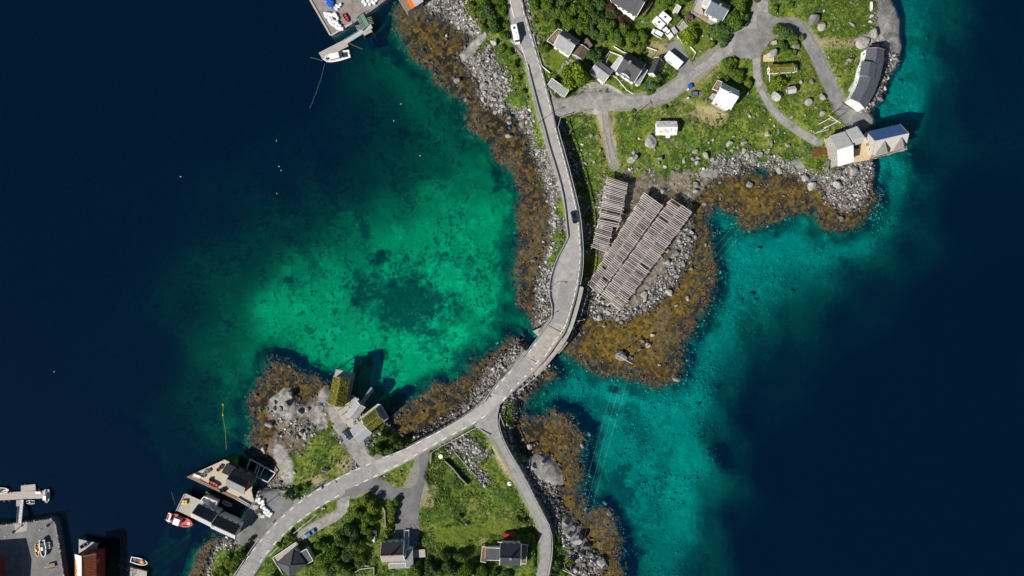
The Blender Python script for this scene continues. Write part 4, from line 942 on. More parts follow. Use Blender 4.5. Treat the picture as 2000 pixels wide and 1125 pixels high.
def gable(t, A, B, C, ze, rise, roof_m, wall_m, base=None, over=.35, frac=.5, trim=M_TRIM, seams=0, wins=(2, 2), chimney=None, door_on=None, th=.16, ridge_cap=True, win_w=.9, seam_m=None, nopart=False):
    """gable-roofed block under thing t. ridge runs along A-B; frac = where the ridge lies between side AB (0) and CD (1)"""
    p = rect(A, B, C, ze)
    swap = (P(A[0], A[1], ze) - p[0]).length > .01
    fr = 1 - frac if False else frac
    u = (p[1] - p[0]).normalized(); v = (p[3] - p[0]).normalized(); L = (p[1] - p[0]).length; W = (p[3] - p[0]).length
    up = Vector((0, 0, 1))
    if base is None: base = min(ground_under(p)) - .3
    o = over
    q = [p[0] + u * o + v * o, p[1] - u * o + v * o, p[2] - u * o - v * o, p[3] + u * o - v * o]
    zr = ze + rise
    r0 = p[0] + v * W * fr + up * rise; r1 = p[1] + v * W * fr + up * rise
    # walls up to the under side of the roof
    s1 = rise / (W * fr); s2 = rise / (W * (1 - fr)); dz1 = s1 * o; dz2 = s2 * o
    g0 = q[0] + v * (W * fr - o); g1 = q[1] + v * (W * fr - o)
    w = MB(); B_ = [Vector((c.x, c.y, base)) for c in q]
    t1 = [q[0] + up * (dz1 - .02), q[1] + up * (dz1 - .02), q[2] + up * (dz2 - .02), q[3] + up * (dz2 - .02)]; gr0 = g0 + up * (rise - .02); gr1 = g1 + up * (rise - .02)
    w.poly([B_[0], B_[1], t1[1], t1[0]]); w.poly([B_[1], B_[2], t1[2], gr1, t1[1]]); w.poly([B_[2], B_[3], t1[3], t1[2]]); w.poly([B_[3], B_[0], t1[0], gr0, t1[3]]); w.poly([B_[3], B_[2], B_[1], B_[0]])
    wall = w.build('wall', wall_m, t)
    # roof: two slabs
    rf = MB()
    def slab(e0, e1, k1, k0):
        n = (e1 - e0).cross(k0 - e0).normalized(); n = n if n.z > 0 else -n; d = n * th
        ring = [e0, e1, k1, k0]
        if (e1 - e0).cross(k1 - e0).z < 0: ring = ring[::-1]
        rf.hull8([c for c in ring], [c + d for c in ring]); return n
    n1 = slab(p[0], p[1], r1, r0); n2 = slab(p[2], p[3], r0, r1)
    roof = rf.build('roof', roof_m, t)
    if trim:
        for e, r, n in ((p[0], r0, n1), (p[1], r1, n1), (p[2], r1, n2), (p[3], r0, n2)):
            slat('bargeboard', trim, t, e + n * (th * .55), r + n * (th * .55), .14, th + .16, n)
    if ridge_cap: slat('ridge_cap', seam_m or roof_m, roof, r0 + up * (th + .05), r1 + up * (th + .05), .3, .10)
    if seams:
        for k in range(1, seams):
            f = k / seams
            for e0, e1, k0, k1, n in ((p[0], p[1], r0, r1, n1), (p[3], p[2], r0, r1, n2)):
                a = e0.lerp(e1, f) + n * (th + .02); b = k0.lerp(k1, f) + n * (th + .02)
                slat('roof_seam', seam_m or roof_m, roof, a, b, .07, .08, n)
    h = ze - base
    if wins[0]:
        for sd, (c0, c1, nn) in enumerate(((q[0], q[1], -v), (q[2], q[3], v))):
            for k in range(wins[0]):
                c = c0.lerp(c1, (k + .5) / wins[0]); window(t, Vector((c.x, c.y, ze - min(1.3, h * .45))), nn, win_w)
    if wins[1]:
        for c0, c1, nn in ((q[1], q[2], u), (q[3], q[0], -u)):
            for k in range(wins[1]):
                c = c0.lerp(c1, (k + .5) / wins[1]); window(t, Vector((c.x, c.y, ze - min(1.3, h * .45))), nn, win_w)
    if door_on is not None:
        c0, c1, nn = ((q[0], q[1], -v), (q[1], q[2], u), (q[2], q[3], v), (q[3], q[0], -u))[door_on]
        c = c0.lerp(c1, .5 if wins[0] % 2 == 0 else .25); door(t, Vector((c.x, c.y, max(base + 1.2, ze - h + 1.3))), nn)
    if chimney:
        for f in chimney:
            c = r0.lerp(r1, f); ch = MB().box(c + up * .35, u, v, up, .7, .6, 1.5).build('chimney', M_BRICK, roof)
            MB().box(c + up * 1.15, u, v, up, .85, .75, .12).build('chimney_cap', M_GREYR, t)
    return dict(p=p, u=u, v=v, r0=r0, r1=r1, n1=n1, n2=n2, q=q, roof=roof, wall=wall, base=base, L=L, W=W)
def mono(t, A, B, C, zlo, zhi, roof_m, wall_m, base=None, over=.2, th=.14, trim=M_TRIM, wins=0, seams=0):
    """lean-to block: side AB low, side CD high"""
    p = rect(A, B, C, (zlo + zhi) / 2); a = P(A[0], A[1], (zlo + zhi) / 2)
    lowfirst = (p[0] - a).length < .01 or (p[1] - a).length < .01
    u = (p[1] - p[0]).normalized(); v = (p[3] - p[0]).normalized(); W = (p[3] - p[0]).length
    if base is None: base = min(ground_under(p)) - .3
    z = [zlo, zlo, zhi, zhi]
    e = [Vector((c.x, c.y, zz)) for c, zz in zip(p, z)]
    ins = [e[0] + u * over + v * over, e[1] - u * over + v * over, e[2] - u * over - v * over, e[3] + u * over - v * over]
    for c in (ins[0], ins[1]): c.z += (zhi - zlo) * over / W - .02
    for c in (ins[2], ins[3]): c.z -= (zhi - zlo) * over / W + .02
    wall = MB().hull8([Vector((c.x, c.y, base)) for c in ins], ins).build('wall', wall_m, t)
    n = (e[1] - e[0]).cross(e[3] - e[0]).normalized()
    roof = MB().hull8(e, [c + n * th for c in e]).build('roof', roof_m, t)
    if trim:
        for k in (1, 2, 3):
            slat('bargeboard', trim, t, e[k] + n * th * .5, e[(k + 1) % 4] + n * th * .5, .14, th + .14, n)
    if seams:
        for k in range(1, seams): slat('roof_seam', roof_m, roof, e[0].lerp(e[1], k / seams) + n * (th + .02), e[3].lerp(e[2], k / seams) + n * (th + .02), .07, .07, n)
    for k in range(wins):
        c = ins[0].lerp(ins[1], (k + .5) / wins); window(t, Vector((c.x, c.y, (base + zlo) / 2 + .5)), -v)
    return dict(p=e, u=u, v=v, n=n, roof=roof, wall=wall, base=base)
def hip(t, A, B, C, ze, rise, roof_m, wall_m, base=None, over=.5, inset=.5, th=.15):
    p = rect(A, B, C, ze); u = (p[1] - p[0]).normalized(); v = (p[3] - p[0]).normalized(); L = (p[1] - p[0]).length; W = (p[3] - p[0]).length
    if base is None: base = min(ground_under(p)) - .3
    up = Vector((0, 0, 1)); k = min(W * inset, L * .5 - .01)
    r0 = p[0] + v * W / 2 + u * k + up * rise; r1 = p[1] + v * W / 2 - u * k + up * rise
    q = [p[0] + (u + v) * over, p[1] + (v - u) * over, p[2] - (u + v) * over, p[3] + (u - v) * over]
    wall = MB().hull8([Vector((c.x, c.y, base)) for c in q], [c + up * .15 for c in q]).build('wall', wall_m, t)
    rf = MB(); b = [c - up * .02 for c in p]
    rf.poly([b[3], b[2], b[1], b[0]])
    e = [c + up * th for c in p]
    for i in range(4): rf.poly([b[i], b[(i + 1) % 4], e[(i + 1) % 4], e[i]])
    R0, R1 = r0 + up * th, r1 + up * th
    rf.poly([e[0], e[1], R1, R0]); rf.poly([e[2], e[3], R0, R1]); rf.poly([e[1], e[2], R1]); rf.poly([e[3], e[0], R0])
    roof = rf.build('roof', roof_m, t)
    for c, r in ((e[0], R0), (e[1], R1), (e[2], R1), (e[3], R0)): slat('hip_cap', roof_m, roof, c + up * .04, r + up * .04, .24, .1)
    slat('ridge_cap', roof_m, roof, R0 + up * .05, R1 + up * .05, .26, .1)
    for c0, c1, nn in ((q[0], q[1], -v), (q[1], q[2], u), (q[2], q[3], v), (q[3], q[0], -u)):
        for f in (.25, .75): c = c0.lerp(c1, f); window(t, Vector((c.x, c.y, ze - 1.2)), nn)
    return dict(p=p, u=u, v=v, roof=roof, base=base)
def clip_line(poly, o, d):
    """intervals of the line o + t d inside a 2D polygon"""
    ts = []; n = len(poly)
    for i in range(n):
        a, b = poly[i], poly[(i + 1) % n]; ex, ey = b[0] - a[0], b[1] - a[1]; den = d[0] * ey - d[1] * ex
        if abs(den) < 1e-9: continue
        t = ((a[0] - o[0]) * ey - (a[1] - o[1]) * ex) / den; s = ((a[0] - o[0]) * d[1] - (a[1] - o[1]) * d[0]) / den
        if 0 <= s < 1: ts.append(t)
    ts.sort(); return list(zip(ts[::2], ts[1::2]))
def planks(t, poly, z, dirv, wd, m, th=.08, gap=.05, name='plank', jitter=.0):
    """deck boards over a world polygon, one object each"""
    d = Vector((dirv[0], dirv[1])).normalized(); nrm = Vector((-d.y, d.x)); rg = random.Random(len(poly) * 7 + int(z * 10))
    ss = [p[0] * nrm.x + p[1] * nrm.y for p in poly]; s = min(ss) + wd / 2; out_ = []
    while s < max(ss):
        o = nrm * s
        for a, b in clip_line([(p[0], p[1]) for p in poly], (o.x, o.y), (d.x, d.y)):
            if b - a > .15:
                pa = o + d * a; pb = o + d * b
                zz = z + rg.uniform(-jitter, jitter)
                out_.append(slat(name, m, t, (pa.x, pa.y, zz), (pb.x, pb.y, zz), wd - gap, th))
        s += wd
    return out_
def pxpoly(pts, z): return [P(x, y, z) for x, y in pts]
def deck(t, px, z, dirpx, m=M_WOOD, wd=.5, piles=True, frame_m=M_DARKWOOD, pile_step=4.0, rim=True):
    """timber deck on piles: boards, rim joists, piles down to the ground or sea bed"""
    poly = pxpoly(px, z); a, b = P(*dirpx[0], z), P(*dirpx[1], z)
    planks(t, poly, z, (b - a), wd, m, jitter=.012)
    if rim:
        for i in range(len(poly)):
            c, d = poly[i], poly[(i + 1) % len(poly)]; slat('rim_beam', frame_m, t, c - Vector((0, 0, .2)), d - Vector((0, 0, .2)), .16, .3)
    if piles:
        for i in range(len(px)):
            (x0, y0), (x1, y1) = px[i], px[(i + 1) % len(px)]; n = max(1, int(math.hypot(x1 - x0, y1 - y0) * S / pile_step))
            for k in range(n):
                x, y = x0 + (x1 - x0) * k / n, y0 + (y1 - y0) * k / n; c = P(x, y, z); zb = float(bil(fZ, x, y)) - .4
                if zb < z - .5: slat('pile', frame_m, t, (c.x, c.y, zb), (c.x, c.y, z - .12), .3, .3, (1, 0, 0))
def rail(t, px, z, h=1.0, m=M_TRIM, step=2.0, name='railing', closed=False, mid=True):
    pts = [P(x, y, z) for x, y in px] + ([P(px[0][0], px[0][1], z)] if closed else [])
    up = Vector((0, 0, 1))
    for a, b in zip(pts[:-1], pts[1:]):
        slat('handrail', m, t, a + up * h, b + up * h, .12, .08)
        if mid: slat('lower_rail', m, t, a + up * h * .5, b + up * h * .5, .06, .08)
        n = max(1, int((b - a).length / step))
        for k in range(n): c = a.lerp(b, k / n); slat('post', m, t, c, c + up * h, .09, .09, (1, 0, 0))
def fence(px, label, h=1.0, m=M_TRIM, group=None, step=2.2, name='fence'):
    zz = [float(bil(fZ, x, y)) for x, y in px]; c = P(px[0][0], px[0][1], zz[0])
    t = thing(name, label, 'fence', c, group); up = Vector((0, 0, 1))
    for (x0, y0), (x1, y1) in zip(px[:-1], px[1:]):
        n = max(1, round(math.hypot(x1 - x0, y1 - y0) * S / step))
        for k in range(n):
            xa, ya = x0 + (x1 - x0) * k / n, y0 + (y1 - y0) * k / n; xb, yb = x0 + (x1 - x0) * (k + 1) / n, y0 + (y1 - y0) * (k + 1) / n
            a = P(xa, ya, float(bil(fZ, xa, ya))); b = P(xb, yb, float(bil(fZ, xb, yb)))
            slat('post', m, t, a - up * .2, a + up * h, .12, .12, (1, 0, 0))
            slat('panel', m, t, a + up * h * .55, b + up * h * .55, .09, h * .8)
    return t
def guardrail(px, zf, label, group='steel guardrails along the main road', h=.75, step=20):
    pts = resample(smooth_line(px, 6), max(2, int(sum(math.hypot(b[0] - a[0], b[1] - a[1]) for a, b in zip(px[:-1], px[1:])) / step) + 1))
    c = P(pts[0][0], pts[0][1], zf(*pts[0])); t = thing('guardrail', label, 'guardrail', c, group); up = Vector((0, 0, 1))
    W = [P(x, y, zf(x, y)) for x, y in pts]
    b = MB()
    for a, d in zip(W[:-1], W[1:]):
        for zz in (h - .12, h + .1): b.bar(a + up * zz, d + up * zz, .16, .16)
        b.bar(a + up * (h - .01), d + up * (h - .01), .06, .12)
    b.build('rail_beam', M_STEEL, t)
    for a in W: slat('post', M_STEEL, t, a - up * .3, a + up * h, .14, .12, (1, 0, 0))
    return t

# ------------------------------------------------------------------ vehicles and boats: built along +X, placed by copying
def tree_place(t, px, py, z, dirpx):
    """turn a thing built at the origin along +X to point along a px direction"""
    t.location = P(px, py, z); t.rotation_euler = (0, 0, math.atan2(-dirpx[1], dirpx[0]))
def lbox(b, x0, x1, y0, y1, z0, z1, tx=0, ty=0):
    """local box with the top narrowed by tx, ty"""
    b.hull8([(x0, y0, z0), (x1, y0, z0), (x1, y1, z0), (x0, y1, z0)], [(x0 + tx, y0 + ty, z1), (x1 - tx, y0 + ty, z1), (x1 - tx, y1 - ty, z1), (x0 + tx, y1 - ty, z1)])
def car(label, px, py, dirpx, paint, L=4.4, W=1.8, kind='estate', group=None, z=None):
    z = float(bil(fZ, px, py)) + .1 if z is None else z
    t = thing('car', label, 'car', (0, 0, 0), group); h = W / 2
    def hullring(zz, ins, x0, x1): return [(x0 + .25 + ins, -h + ins, zz), (x1 - .35 - ins, -h + ins, zz), (x1 - ins, -h * .62, zz), (x1 - ins, h * .62, zz), (x1 - .35 - ins, h - ins, zz), (x0 + .25 + ins, h - ins, zz), (x0 + ins, h * .7, zz), (x0 + ins, -h * .7, zz)]
    x0, x1 = -L / 2, L / 2
    b = MB(); b.hull8(hullring(.28, .06, x0, x1), hullring(.62, 0, x0, x1)); b.build('body', paint, t, bevel=.05)
    b = MB(); b.hull8(hullring(.62, .0, x0, x1), hullring(.88, .10, x0, x1)); b.build('bonnet', paint, t, bevel=.05)
    rx0 = x0 + (.35 if kind == 'estate' else .85); rx1 = x1 - 1.15
    g = MB(); g.hull8([(rx0, -h + .12, .88), (rx1, -h + .12, .88), (rx1, h - .12, .88), (rx0, h - .12, .88)], [(rx0 + .3, -h + .30, 1.36), (rx1 - .65, -h + .30, 1.36), (rx1 - .65, h - .30, 1.36), (rx0 + .3, h - .30, 1.36)])
    g.build('windows', M_GLASS, t)
    b = MB(); b.hull8([(rx0 + .28, -h + .28, 1.36), (rx1 - .62, -h + .28, 1.36), (rx1 - .62, h - .28, 1.36), (rx0 + .28, h - .28, 1.36)], [(rx0 + .36, -h + .34, 1.46), (rx1 - .72, -h + .34, 1.46), (rx1 - .72, h - .34, 1.46), (rx0 + .36, h - .34, 1.46)]); b.build('car_roof', paint, t, bevel=.03)
    for sx in (x0 + .8, x1 - .85):
        for sy in (-1, 1):
            w = MB(); w.tube((sx, sy * (h - .22), .32), (sx, sy * (h - .0), .32), .32, n=14); wo = w.build('wheel', M_RUBBER, t)
            MB().tube((sx, sy * (h + .002), .32), (sx, sy * (h + .014), .32), .19, n=10).build('rim', M_STEEL, wo)
    for sy in (-1, 1):
        lbox(b := MB(), x1 - .16, x1 - .01, sy * h * .72 - .18, sy * h * .72 + .18, .56, .72); b.build('headlight', M_PLASTW, t)
        lbox(b := MB(), x0 - .01, x0 + .12, sy * h * .75 - .15, sy * h * .75 + .15, .58, .78); b.build('taillight', M_RED, t)
        lbox(b := MB(), rx1 - .35, rx1 - .2, sy * (h + .06) - .09, sy * (h + .06) + .09, .92, 1.06); b.build('mirror', paint, t)
    t.location = P(px, py, z); t.rotation_euler = (0, 0, math.atan2(-dirpx[1], dirpx[0]))
    return t
def hull_pts(L, W, z, bow=.42, stern=.82, n=9, x0=None):
    """boat outline at height z, bow towards +X"""
    half = []
    for i in range(n):
        f = i / (n - 1); x = -L / 2 + L * f
        w = W / 2 * (stern + (1 - stern) * min(1, f / .35)) if f < .5 else W / 2 * max(0.02, (1 - ((f - .5) / .5) ** 2.4) ** .62)
        half.append((x, w))
    return [(x, -w, z) for x, w in half] + [(x, w, z) for x, w in half[::-1]]
def boat(label, px, py, dirpx, L, W, hull_m, deck_m=None, kind='open', group=None, cat='boat', z=0.0, name='boat', trim=None, freeboard=.7, cabin_m=None, draft=.35):
    t = thing(name, label, cat, (0, 0, 0), group); deck_m = deck_m or M_PLASTW; trim = trim or M_TRIM; fb = freeboard
    lo = [(x * .9, y * .62, -draft) for x, y, _ in hull_pts(L, W, 0)]; hi = hull_pts(L, W, fb)
    b = MB(); n = len(lo); i = len(b.v); b.v += lo + hi
    b.f.append(tuple(range(n - 1, -1, -1)))
    for k in range(n): q = (k + 1) % n; b.f.append((k, q, n + q, n + k))
    b.build('hull', hull_m, t)
    inn = [(x * .93, y * .80, fb) for x, y, _ in hi]
    r = MB(); r.v += [(x, y, fb + .01) for x, y, _ in hi] + [(x, y, fb + .01) for x, y, _ in inn] + [(x, y, fb + .07) for x, y, _ in hi] + [(x, y, fb + .07) for x, y, _ in inn]
    for k in range(n):
        q = (k + 1) % n; r.f += [(2 * n + k, 2 * n + q, 3 * n + q, 3 * n + k), (k, q, 2 * n + q, 2 * n + k), (n + q, n + k, 3 * n + k, 3 * n + q)]
    r.build('gunwale', trim, t)
    d = MB(); dz = fb - (.42 if kind in ('open', 'row') else .12); d.poly([(x, y, dz) for x, y, _ in inn]); d.build('deck', deck_m, t)
    if kind == 'row':
        for fx in (-.25, .02, .27): lbox(s := MB(), L * fx - .14, L * fx + .14, -W * .38, W * .38, fb - .2, fb - .12); s.build('thwart', M_BROWNWOOD, t)
    if kind == 'open':
        lbox(s := MB(), -L * .12, L * .10, -W * .16, W * .16, dz, fb + .55, .1, .05); c = s.build('console', trim, t)
        lbox(s := MB(), L * .105, L * .13, -W * .18, W * .18, fb + .3, fb + .85); s.build('windscreen', M_GLASS, t)
        lbox(s := MB(), -L * .32, -L * .20, -W * .3, W * .3, dz, fb + .05); s.build('seat', M_NAVY, t)
        lbox(s := MB(), -L * .54, -L * .46, -.18, .18, fb - .2, fb + .45, .04, .04); s.build('outboard_motor', M_NAVY, t)
    if kind in ('cabin', 'fishing'):
        f0, f1 = (-.12, .22) if kind == 'cabin' else (-.16, .06); hc = 1.5 if kind == 'cabin' else 2.2
        lbox(s := MB(), L * f0, L * f1, -W * .32, W * .32, dz, fb + hc * .55, .03, .03); cb = s.build('cabin', cabin_m or M_PLASTW, t)
        lbox(s := MB(), L * f0 + .08, L * f1 + .12, -W * .315, W * .315, fb + hc * .55, fb + hc * .9, .14, .08); s.build('cabin_windows', M_GLASS, t)
        lbox(s := MB(), L * f0, L * f1 + .05, -W * .31, W * .31, fb + hc * .9, fb + hc); s.build('cabin_roof', cabin_m or M_PLASTW, t)
        lbox(s := MB(), L * .28, L * .38, -W * .12, W * .12, fb - .1, fb + .1); s.build('hatch', M_NAVY if kind == 'cabin' else M_PLASTW, t)
        lbox(s := MB(), -L * .42, -L * .22, -W * .26, W * .26, dz + .01, dz + .10); s.build('cockpit', M_NAVY, t)
        rl = MB(); pr = [(x * .95, y * .9) for x, y, _ in hi if x > L * .12]
        for a, c in zip(pr[:-1], pr[1:]): rl.bar((a[0], a[1], fb + .62), (c[0], c[1], fb + .62), .05, .05)
        for a in pr: rl.bar((a[0], a[1], fb), (a[0], a[1], fb + .62), .04, .04, (1, 0, 0))
        rl.build('pulpit_rail', M_STEEL, t)
        if kind == 'fishing':
            MB().tube((L * f0 - .3, 0, fb), (L * f0 - .3, 0, fb + 5.2), .07, .04).build('mast', M_TRIM, t)
            MB().tube((L * f0 - .3, 0, fb + 2.2), (-L * .45, 0, fb + 3.0), .05).build('boom', M_TRIM, t)
            lbox(s := MB(), -L * .40, -L * .33, -W * .38, W * .38, fb + .9, fb + 1.0); s.build('net_hauler', M_STEEL, t)
            for sy in (-1, 1): lbox(s := MB(), -L * .47, -L * .30, sy * W * .36 - .2, sy * W * .36 + .2, dz, fb + .5); s.build('fish_bin', M_PLASTW, t)
        else:
            lbox(s := MB(), -L * .55, -L * .47, -.22, .22, fb - .25, fb + .5, .05, .05); s.build('outboard_motor', M_NAVY, t)
    t.location = P(px, py, z); t.rotation_euler = (0, 0, math.atan2(-dirpx[1], dirpx[0]))
    return t
# ------------------------------------------------------------------ the bridge
zb = zmain
t = thing('road_bridge', 'short concrete road bridge carrying the main road over the narrow sound', 'bridge', P(1048, 680, 0))
Lb = resample(smooth_line([(1078,620),(1063,642),(1042,669),(1023,695),(1008,713)], 4), 12); Rb = resample(smooth_line([(1112,626),(1102,650),(1085,676),(1066,702),(1050,719)], 4), 12)
bm_ = MB(); n = len(Lb)
for i in range(n - 1):
    c = [Lb[i], Lb[i + 1], Rb[i + 1], Rb[i]]
    top = [P(x, y, zb(x, y) - .03) for x, y in c]; bot = [v - Vector((0, 0, .9)) for v in top]
    if (top[1] - top[0]).cross(top[2] - top[0]).z < 0: top = top[::-1]; bot = bot[::-1]
    bm_.hull8(bot, top)
bm_.build('deck_slab', M_CONC, t)
for Q in ([(1040,646),(1062,636),(1088,652),(1108,668),(1090,690),(1060,664)], [(1008,700),(1024,690),(1050,704),(1068,716),(1050,728),(1020,716)]):
    MB().prism([P(x, y, 3) for x, y in Q], -2.5, 5.9).build('abutment', M_CONC2, t)
on = MB()
for i in range(1, n - 2):
    a, b2 = .10, .93
    c = [Lb[i] * (1 - a) + Rb[i] * a, Lb[i + 1] * (1 - a) + Rb[i + 1] * a, Lb[i + 1] * (1 - b2) + Rb[i + 1] * b2, Lb[i] * (1 - b2) + Rb[i] * b2]
    on.poly([P(x, y, zb(x, y) + .014) for x, y in c])
o = on.build('bridge_pavement', M_CONC, t)
if o.data.polygons[0].normal.z < 0: o.data.flip_normals()
# footway along the eastern side of the bridge
wk = [(1136,560),(1127,598),(1112,645),(1094,674),(1072,702),(1044,733)]
a_ = resample(smooth_line(wk, 5), 24); d_ = np.gradient(a_, axis=0); nn_ = np.stack([-d_[:, 1], d_[:, 0]], 1); nn_ /= np.linalg.norm(nn_, axis=1)[:, None]
fw = MB()
for i in range(23):
    q = [a_[i] + nn_[i] * 3, a_[i + 1] + nn_[i + 1] * 3, a_[i + 1] - nn_[i + 1] * 3, a_[i] - nn_[i] * 3]
    top = [P(x, y, zb(x, y) + .08) for x, y in q]; bot = [v - Vector((0, 0, .6)) for v in top]
    if (top[1] - top[0]).cross(top[2] - top[0]).z < 0: top = top[::-1]; bot = bot[::-1]
    fw.hull8(bot, top)
tag(fw.build('footway', M_CONC), kind='structure')

# ------------------------------------------------------------------ guardrails
guardrail([(1029,128),(1041,174),(1050,208),(1061,246),(1073,291),(1086,332),(1097,372),(1103,407),(1107,445),(1109,464)], lambda x, y: zmain(x, y) - .05, 'long steel guardrail between the western shore and the main road, north of the lay-by')
guardrail([(1109,464),(1100,482),(1086,508),(1075,542),(1072,572),(1078,600),(1077,620)], lambda x, y: zmain(x, y) - .05, 'steel guardrail curving around the lay-by before the bridge')
guardrail([(1077,622),(1062,643),(1041,670),(1022,696),(1001,721),(972,747),(954,770),(946,785)], lambda x, y: zmain(x, y) - .05, 'steel guardrail on the west side of the bridge')
guardrail([(942,789),(917,807),(889,824),(857,842),(820,861),(790,877),(750,892)], lambda x, y: zmain(x, y) - .05, 'steel guardrail above the stony bank between the bridge and the turf roofed cabins')
guardrail([(1114,224),(1096,229),(1089,240),(1091,256),(1103,298),(1113,335),(1125,383),(1133,420),(1137,458),(1139,490),(1138,528),(1133,556)], lambda x, y: zmain(x, y) - .05, 'steel guardrail on the edge above the fish rack meadow')
guardrail([(1139,562),(1130,599),(1115,646),(1097,676),(1075,704),(1047,735),(1010,764)], lambda x, y: zmain(x, y) + .06, 'steel guardrail on the outer edge of the bridge footway')
zl = road_z('lane_e')
guardrail([(977,806),(974,824),(981,851),(993,877),(1007,903),(1025,935),(1039,961),(1056,995),(1071,1021),(1078,1046),(1078,1083),(1071,1122)], lambda x, y: zl(x, y) - .08, 'steel guardrail along the rocks beside the narrow side road')
guardrail([(933,833),(905,848),(880,862),(852,876),(841,886),(841,904)], lambda x, y: float(bil(fZ, x, y)) + .05, 'steel guardrail curving round the corner above the ditch')
guardrail([(930,832),(944,839),(956,850)], lambda x, y: float(bil(fZ, x, y)) + .05, 'short steel guardrail at the corner of the side road junction')
guardrail([(507,1050),(490,1074),(472,1102),(455,1128)], lambda x, y: zmain(x, y) - .05, 'steel guardrail above the south western slope')
guardrail([(620,1003),(600,1020),(575,1040),(550,1062),(527,1085)], lambda x, y: float(bil(fZ, x, y)) + .05, 'low rail between the main road and the hip roofed house')
guardrail([(985,832),(976,808)], lambda x, y: float(bil(fZ, x, y)) + .05, 'short rail on the grass bank beside the bridge')

# ------------------------------------------------------------------ street lamps and power lines
def lamp(px, py, armpx, label, h=9.0):
    z = float(bil(fZ, px, py)); c = P(px, py, z); t = thing('street_lamp', label, 'street lamp', c, 'street lamps along the main road'); up = Vector((0, 0, 1))
    MB().tube(c - up * .3, c + up * h, .13, .08, 10).build('pole', M_STEEL, t)
    d = Vector((armpx[0], -armpx[1], 0)).normalized(); e = c + up * (h + .3) + d * 2.2
    MB().tube(c + up * h, e, .06, .05, 8).build('arm', M_STEEL, t)
    hd = MB().box(e + d * .35, d, d.cross(up), up, .9, .36, .16).build('lamp_head', M_GREYR, t, bevel=.03)
    MB().box(e + d * .35 - up * .09, d, d.cross(up), up, .6, .26, .03).build('lens', M_PLASTW, hd)
    MB().box(c + up * .1, d, d.cross(up), up, .45, .45, .25).build('foot', M_CONC2, t)
lamp(1050, 244, (1, -.3), 'street lamp between the guardrail and the western shore beside the village junction')
lamp(1056, 628, (1, -.5), 'street lamp on the stony bank beside the bridge end')
lamp(1068, 566, (1, .2), 'street lamp beside the lay-by')
lamp(927, 778, (.7, .7), 'street lamp on the stony bank south of the bridge')
lamp(1138, 622, (-1, .2), 'street lamp at the foot of the fish racks')
lamp(610, 960, (.5, .8), 'street lamp on the road verge above the wharf')
def utility_pole(px, py, label, h=8.5, cross=(1, 0), nm='utility_pole', group='wooden utility poles'):
    z = float(bil(fZ, px, py)); c = P(px, py, z); t = thing(nm, label, 'utility pole', c, group); up = Vector((0, 0, 1))
    MB().tube(c - up * .4, c + up * h, .15, .10, 8).build('pole', M_BROWNWOOD, t)
    d = Vector((cross[0], -cross[1], 0)).normalized(); MB().box(c + up * (h - .5), d, d.cross(up), up, 1.8, .12, .14).build('crossarm', M_BROWNWOOD, t)
    for s in (-.8, -.3, .3, .8): MB().tube(c + up * (h - .43) + d * s, c + up * (h - .2) + d * s, .05, .04, 6).build('insulator', M_PLASTW, t)
    return c + up * (h - .2)
u1 = utility_pole(1112, 263, 'wooden utility pole in the meadow beside the village junction', 8.5, (1, -.6))
u2 = utility_pole(519, 985, 'wooden utility pole at the edge of the wharf yard', 7.0, (1, .6))
u3 = utility_pole(1240, 224, 'wooden utility pole below the gravel village road', 8.0, (.3, 1))
def h_frame(A, B, h, label):
    za = float(bil(fZ, *A)); zb_ = float(bil(fZ, *B)); up = Vector((0, 0, 1)); a = P(A[0], A[1], za); b = P(B[0], B[1], zb_)
    zt = max(za, zb_) + h; t = thing('power_pylon', label, 'power pylon', (a + b) / 2, 'wooden twin pole pylons')
    for c in (a, b): MB().tube(c - up * .4, Vector((c.x, c.y, zt)), .17, .12, 8).build('pole', M_POLE, t)
    d = (b - a); d.z = 0; d.normalize(); m = (a + b) / 2; m.z = zt - .3
    MB().box(m, d, d.cross(up), up, 5.2, .18, .2).build('crossarm', M_POLE, t)
    slat('brace', M_POLE, t, Vector((a.x, a.y, zt - 3.2)), Vector((b.x, b.y, zt - .6)), .12, .12)
    pts = []
    for s in (-2.3, 0, 2.3): MB().tube(m + d * s + up * .1, m + d * s + up * .5, .08, .05, 6).build('insulator', M_PLASTW, t); pts.append(m + d * s + up * .5)
    return pts
MB_ = None
hp1 = h_frame((1206,694), (1224,704), 10.5, 'twin pole power pylon on a square boulder in the seaweed')
hp2 = h_frame((1600,242), (1611,250), 10.5, 'twin pole power pylon in the grass beside the gravel track')
hp3 = h_frame((1102,1098), (1113,1102), 9.0, 'twin pole power pylon between the side road and the eastern rocks')
M_WIRE = mat('power_wire', (.30, .31, .32), .5, .3)
def wire(a, b, label, sag=2.0, group='overhead power wires', r=.017):
    o = MB(); q = []
    for k in range(15):
        f = k / 14; p = a.lerp(b, f); p.z -= sag * 4 * f * (1 - f); q.append(p)
    for c, d in zip(q[:-1], q[1:]): o.tube(c, d, r, n=5)
    w_ = o.build('power_wire', M_WIRE, None, org=a); tag(w_, label, 'wire', group)
for a, b in zip(hp1, hp3): wire(a, b, 'overhead wire from the boulder pylon to the pylon by the side road')
for a, b in zip(hp1, hp2): wire(a, b, 'overhead wire from the boulder pylon over the bay to the gravel track pylon', 3)

# the square boulder that carries the pylon
o = bpy.data.objects.new('boulder', ROCKS[3]); link(o); o.location = P(1214, 697, .5); o.scale = (2.7, 2.9, 2.4); o.rotation_euler = (0, 0, .3)
tag(o, 'square pale boulder carrying a twin pole pylon in the seaweed', 'boulder')

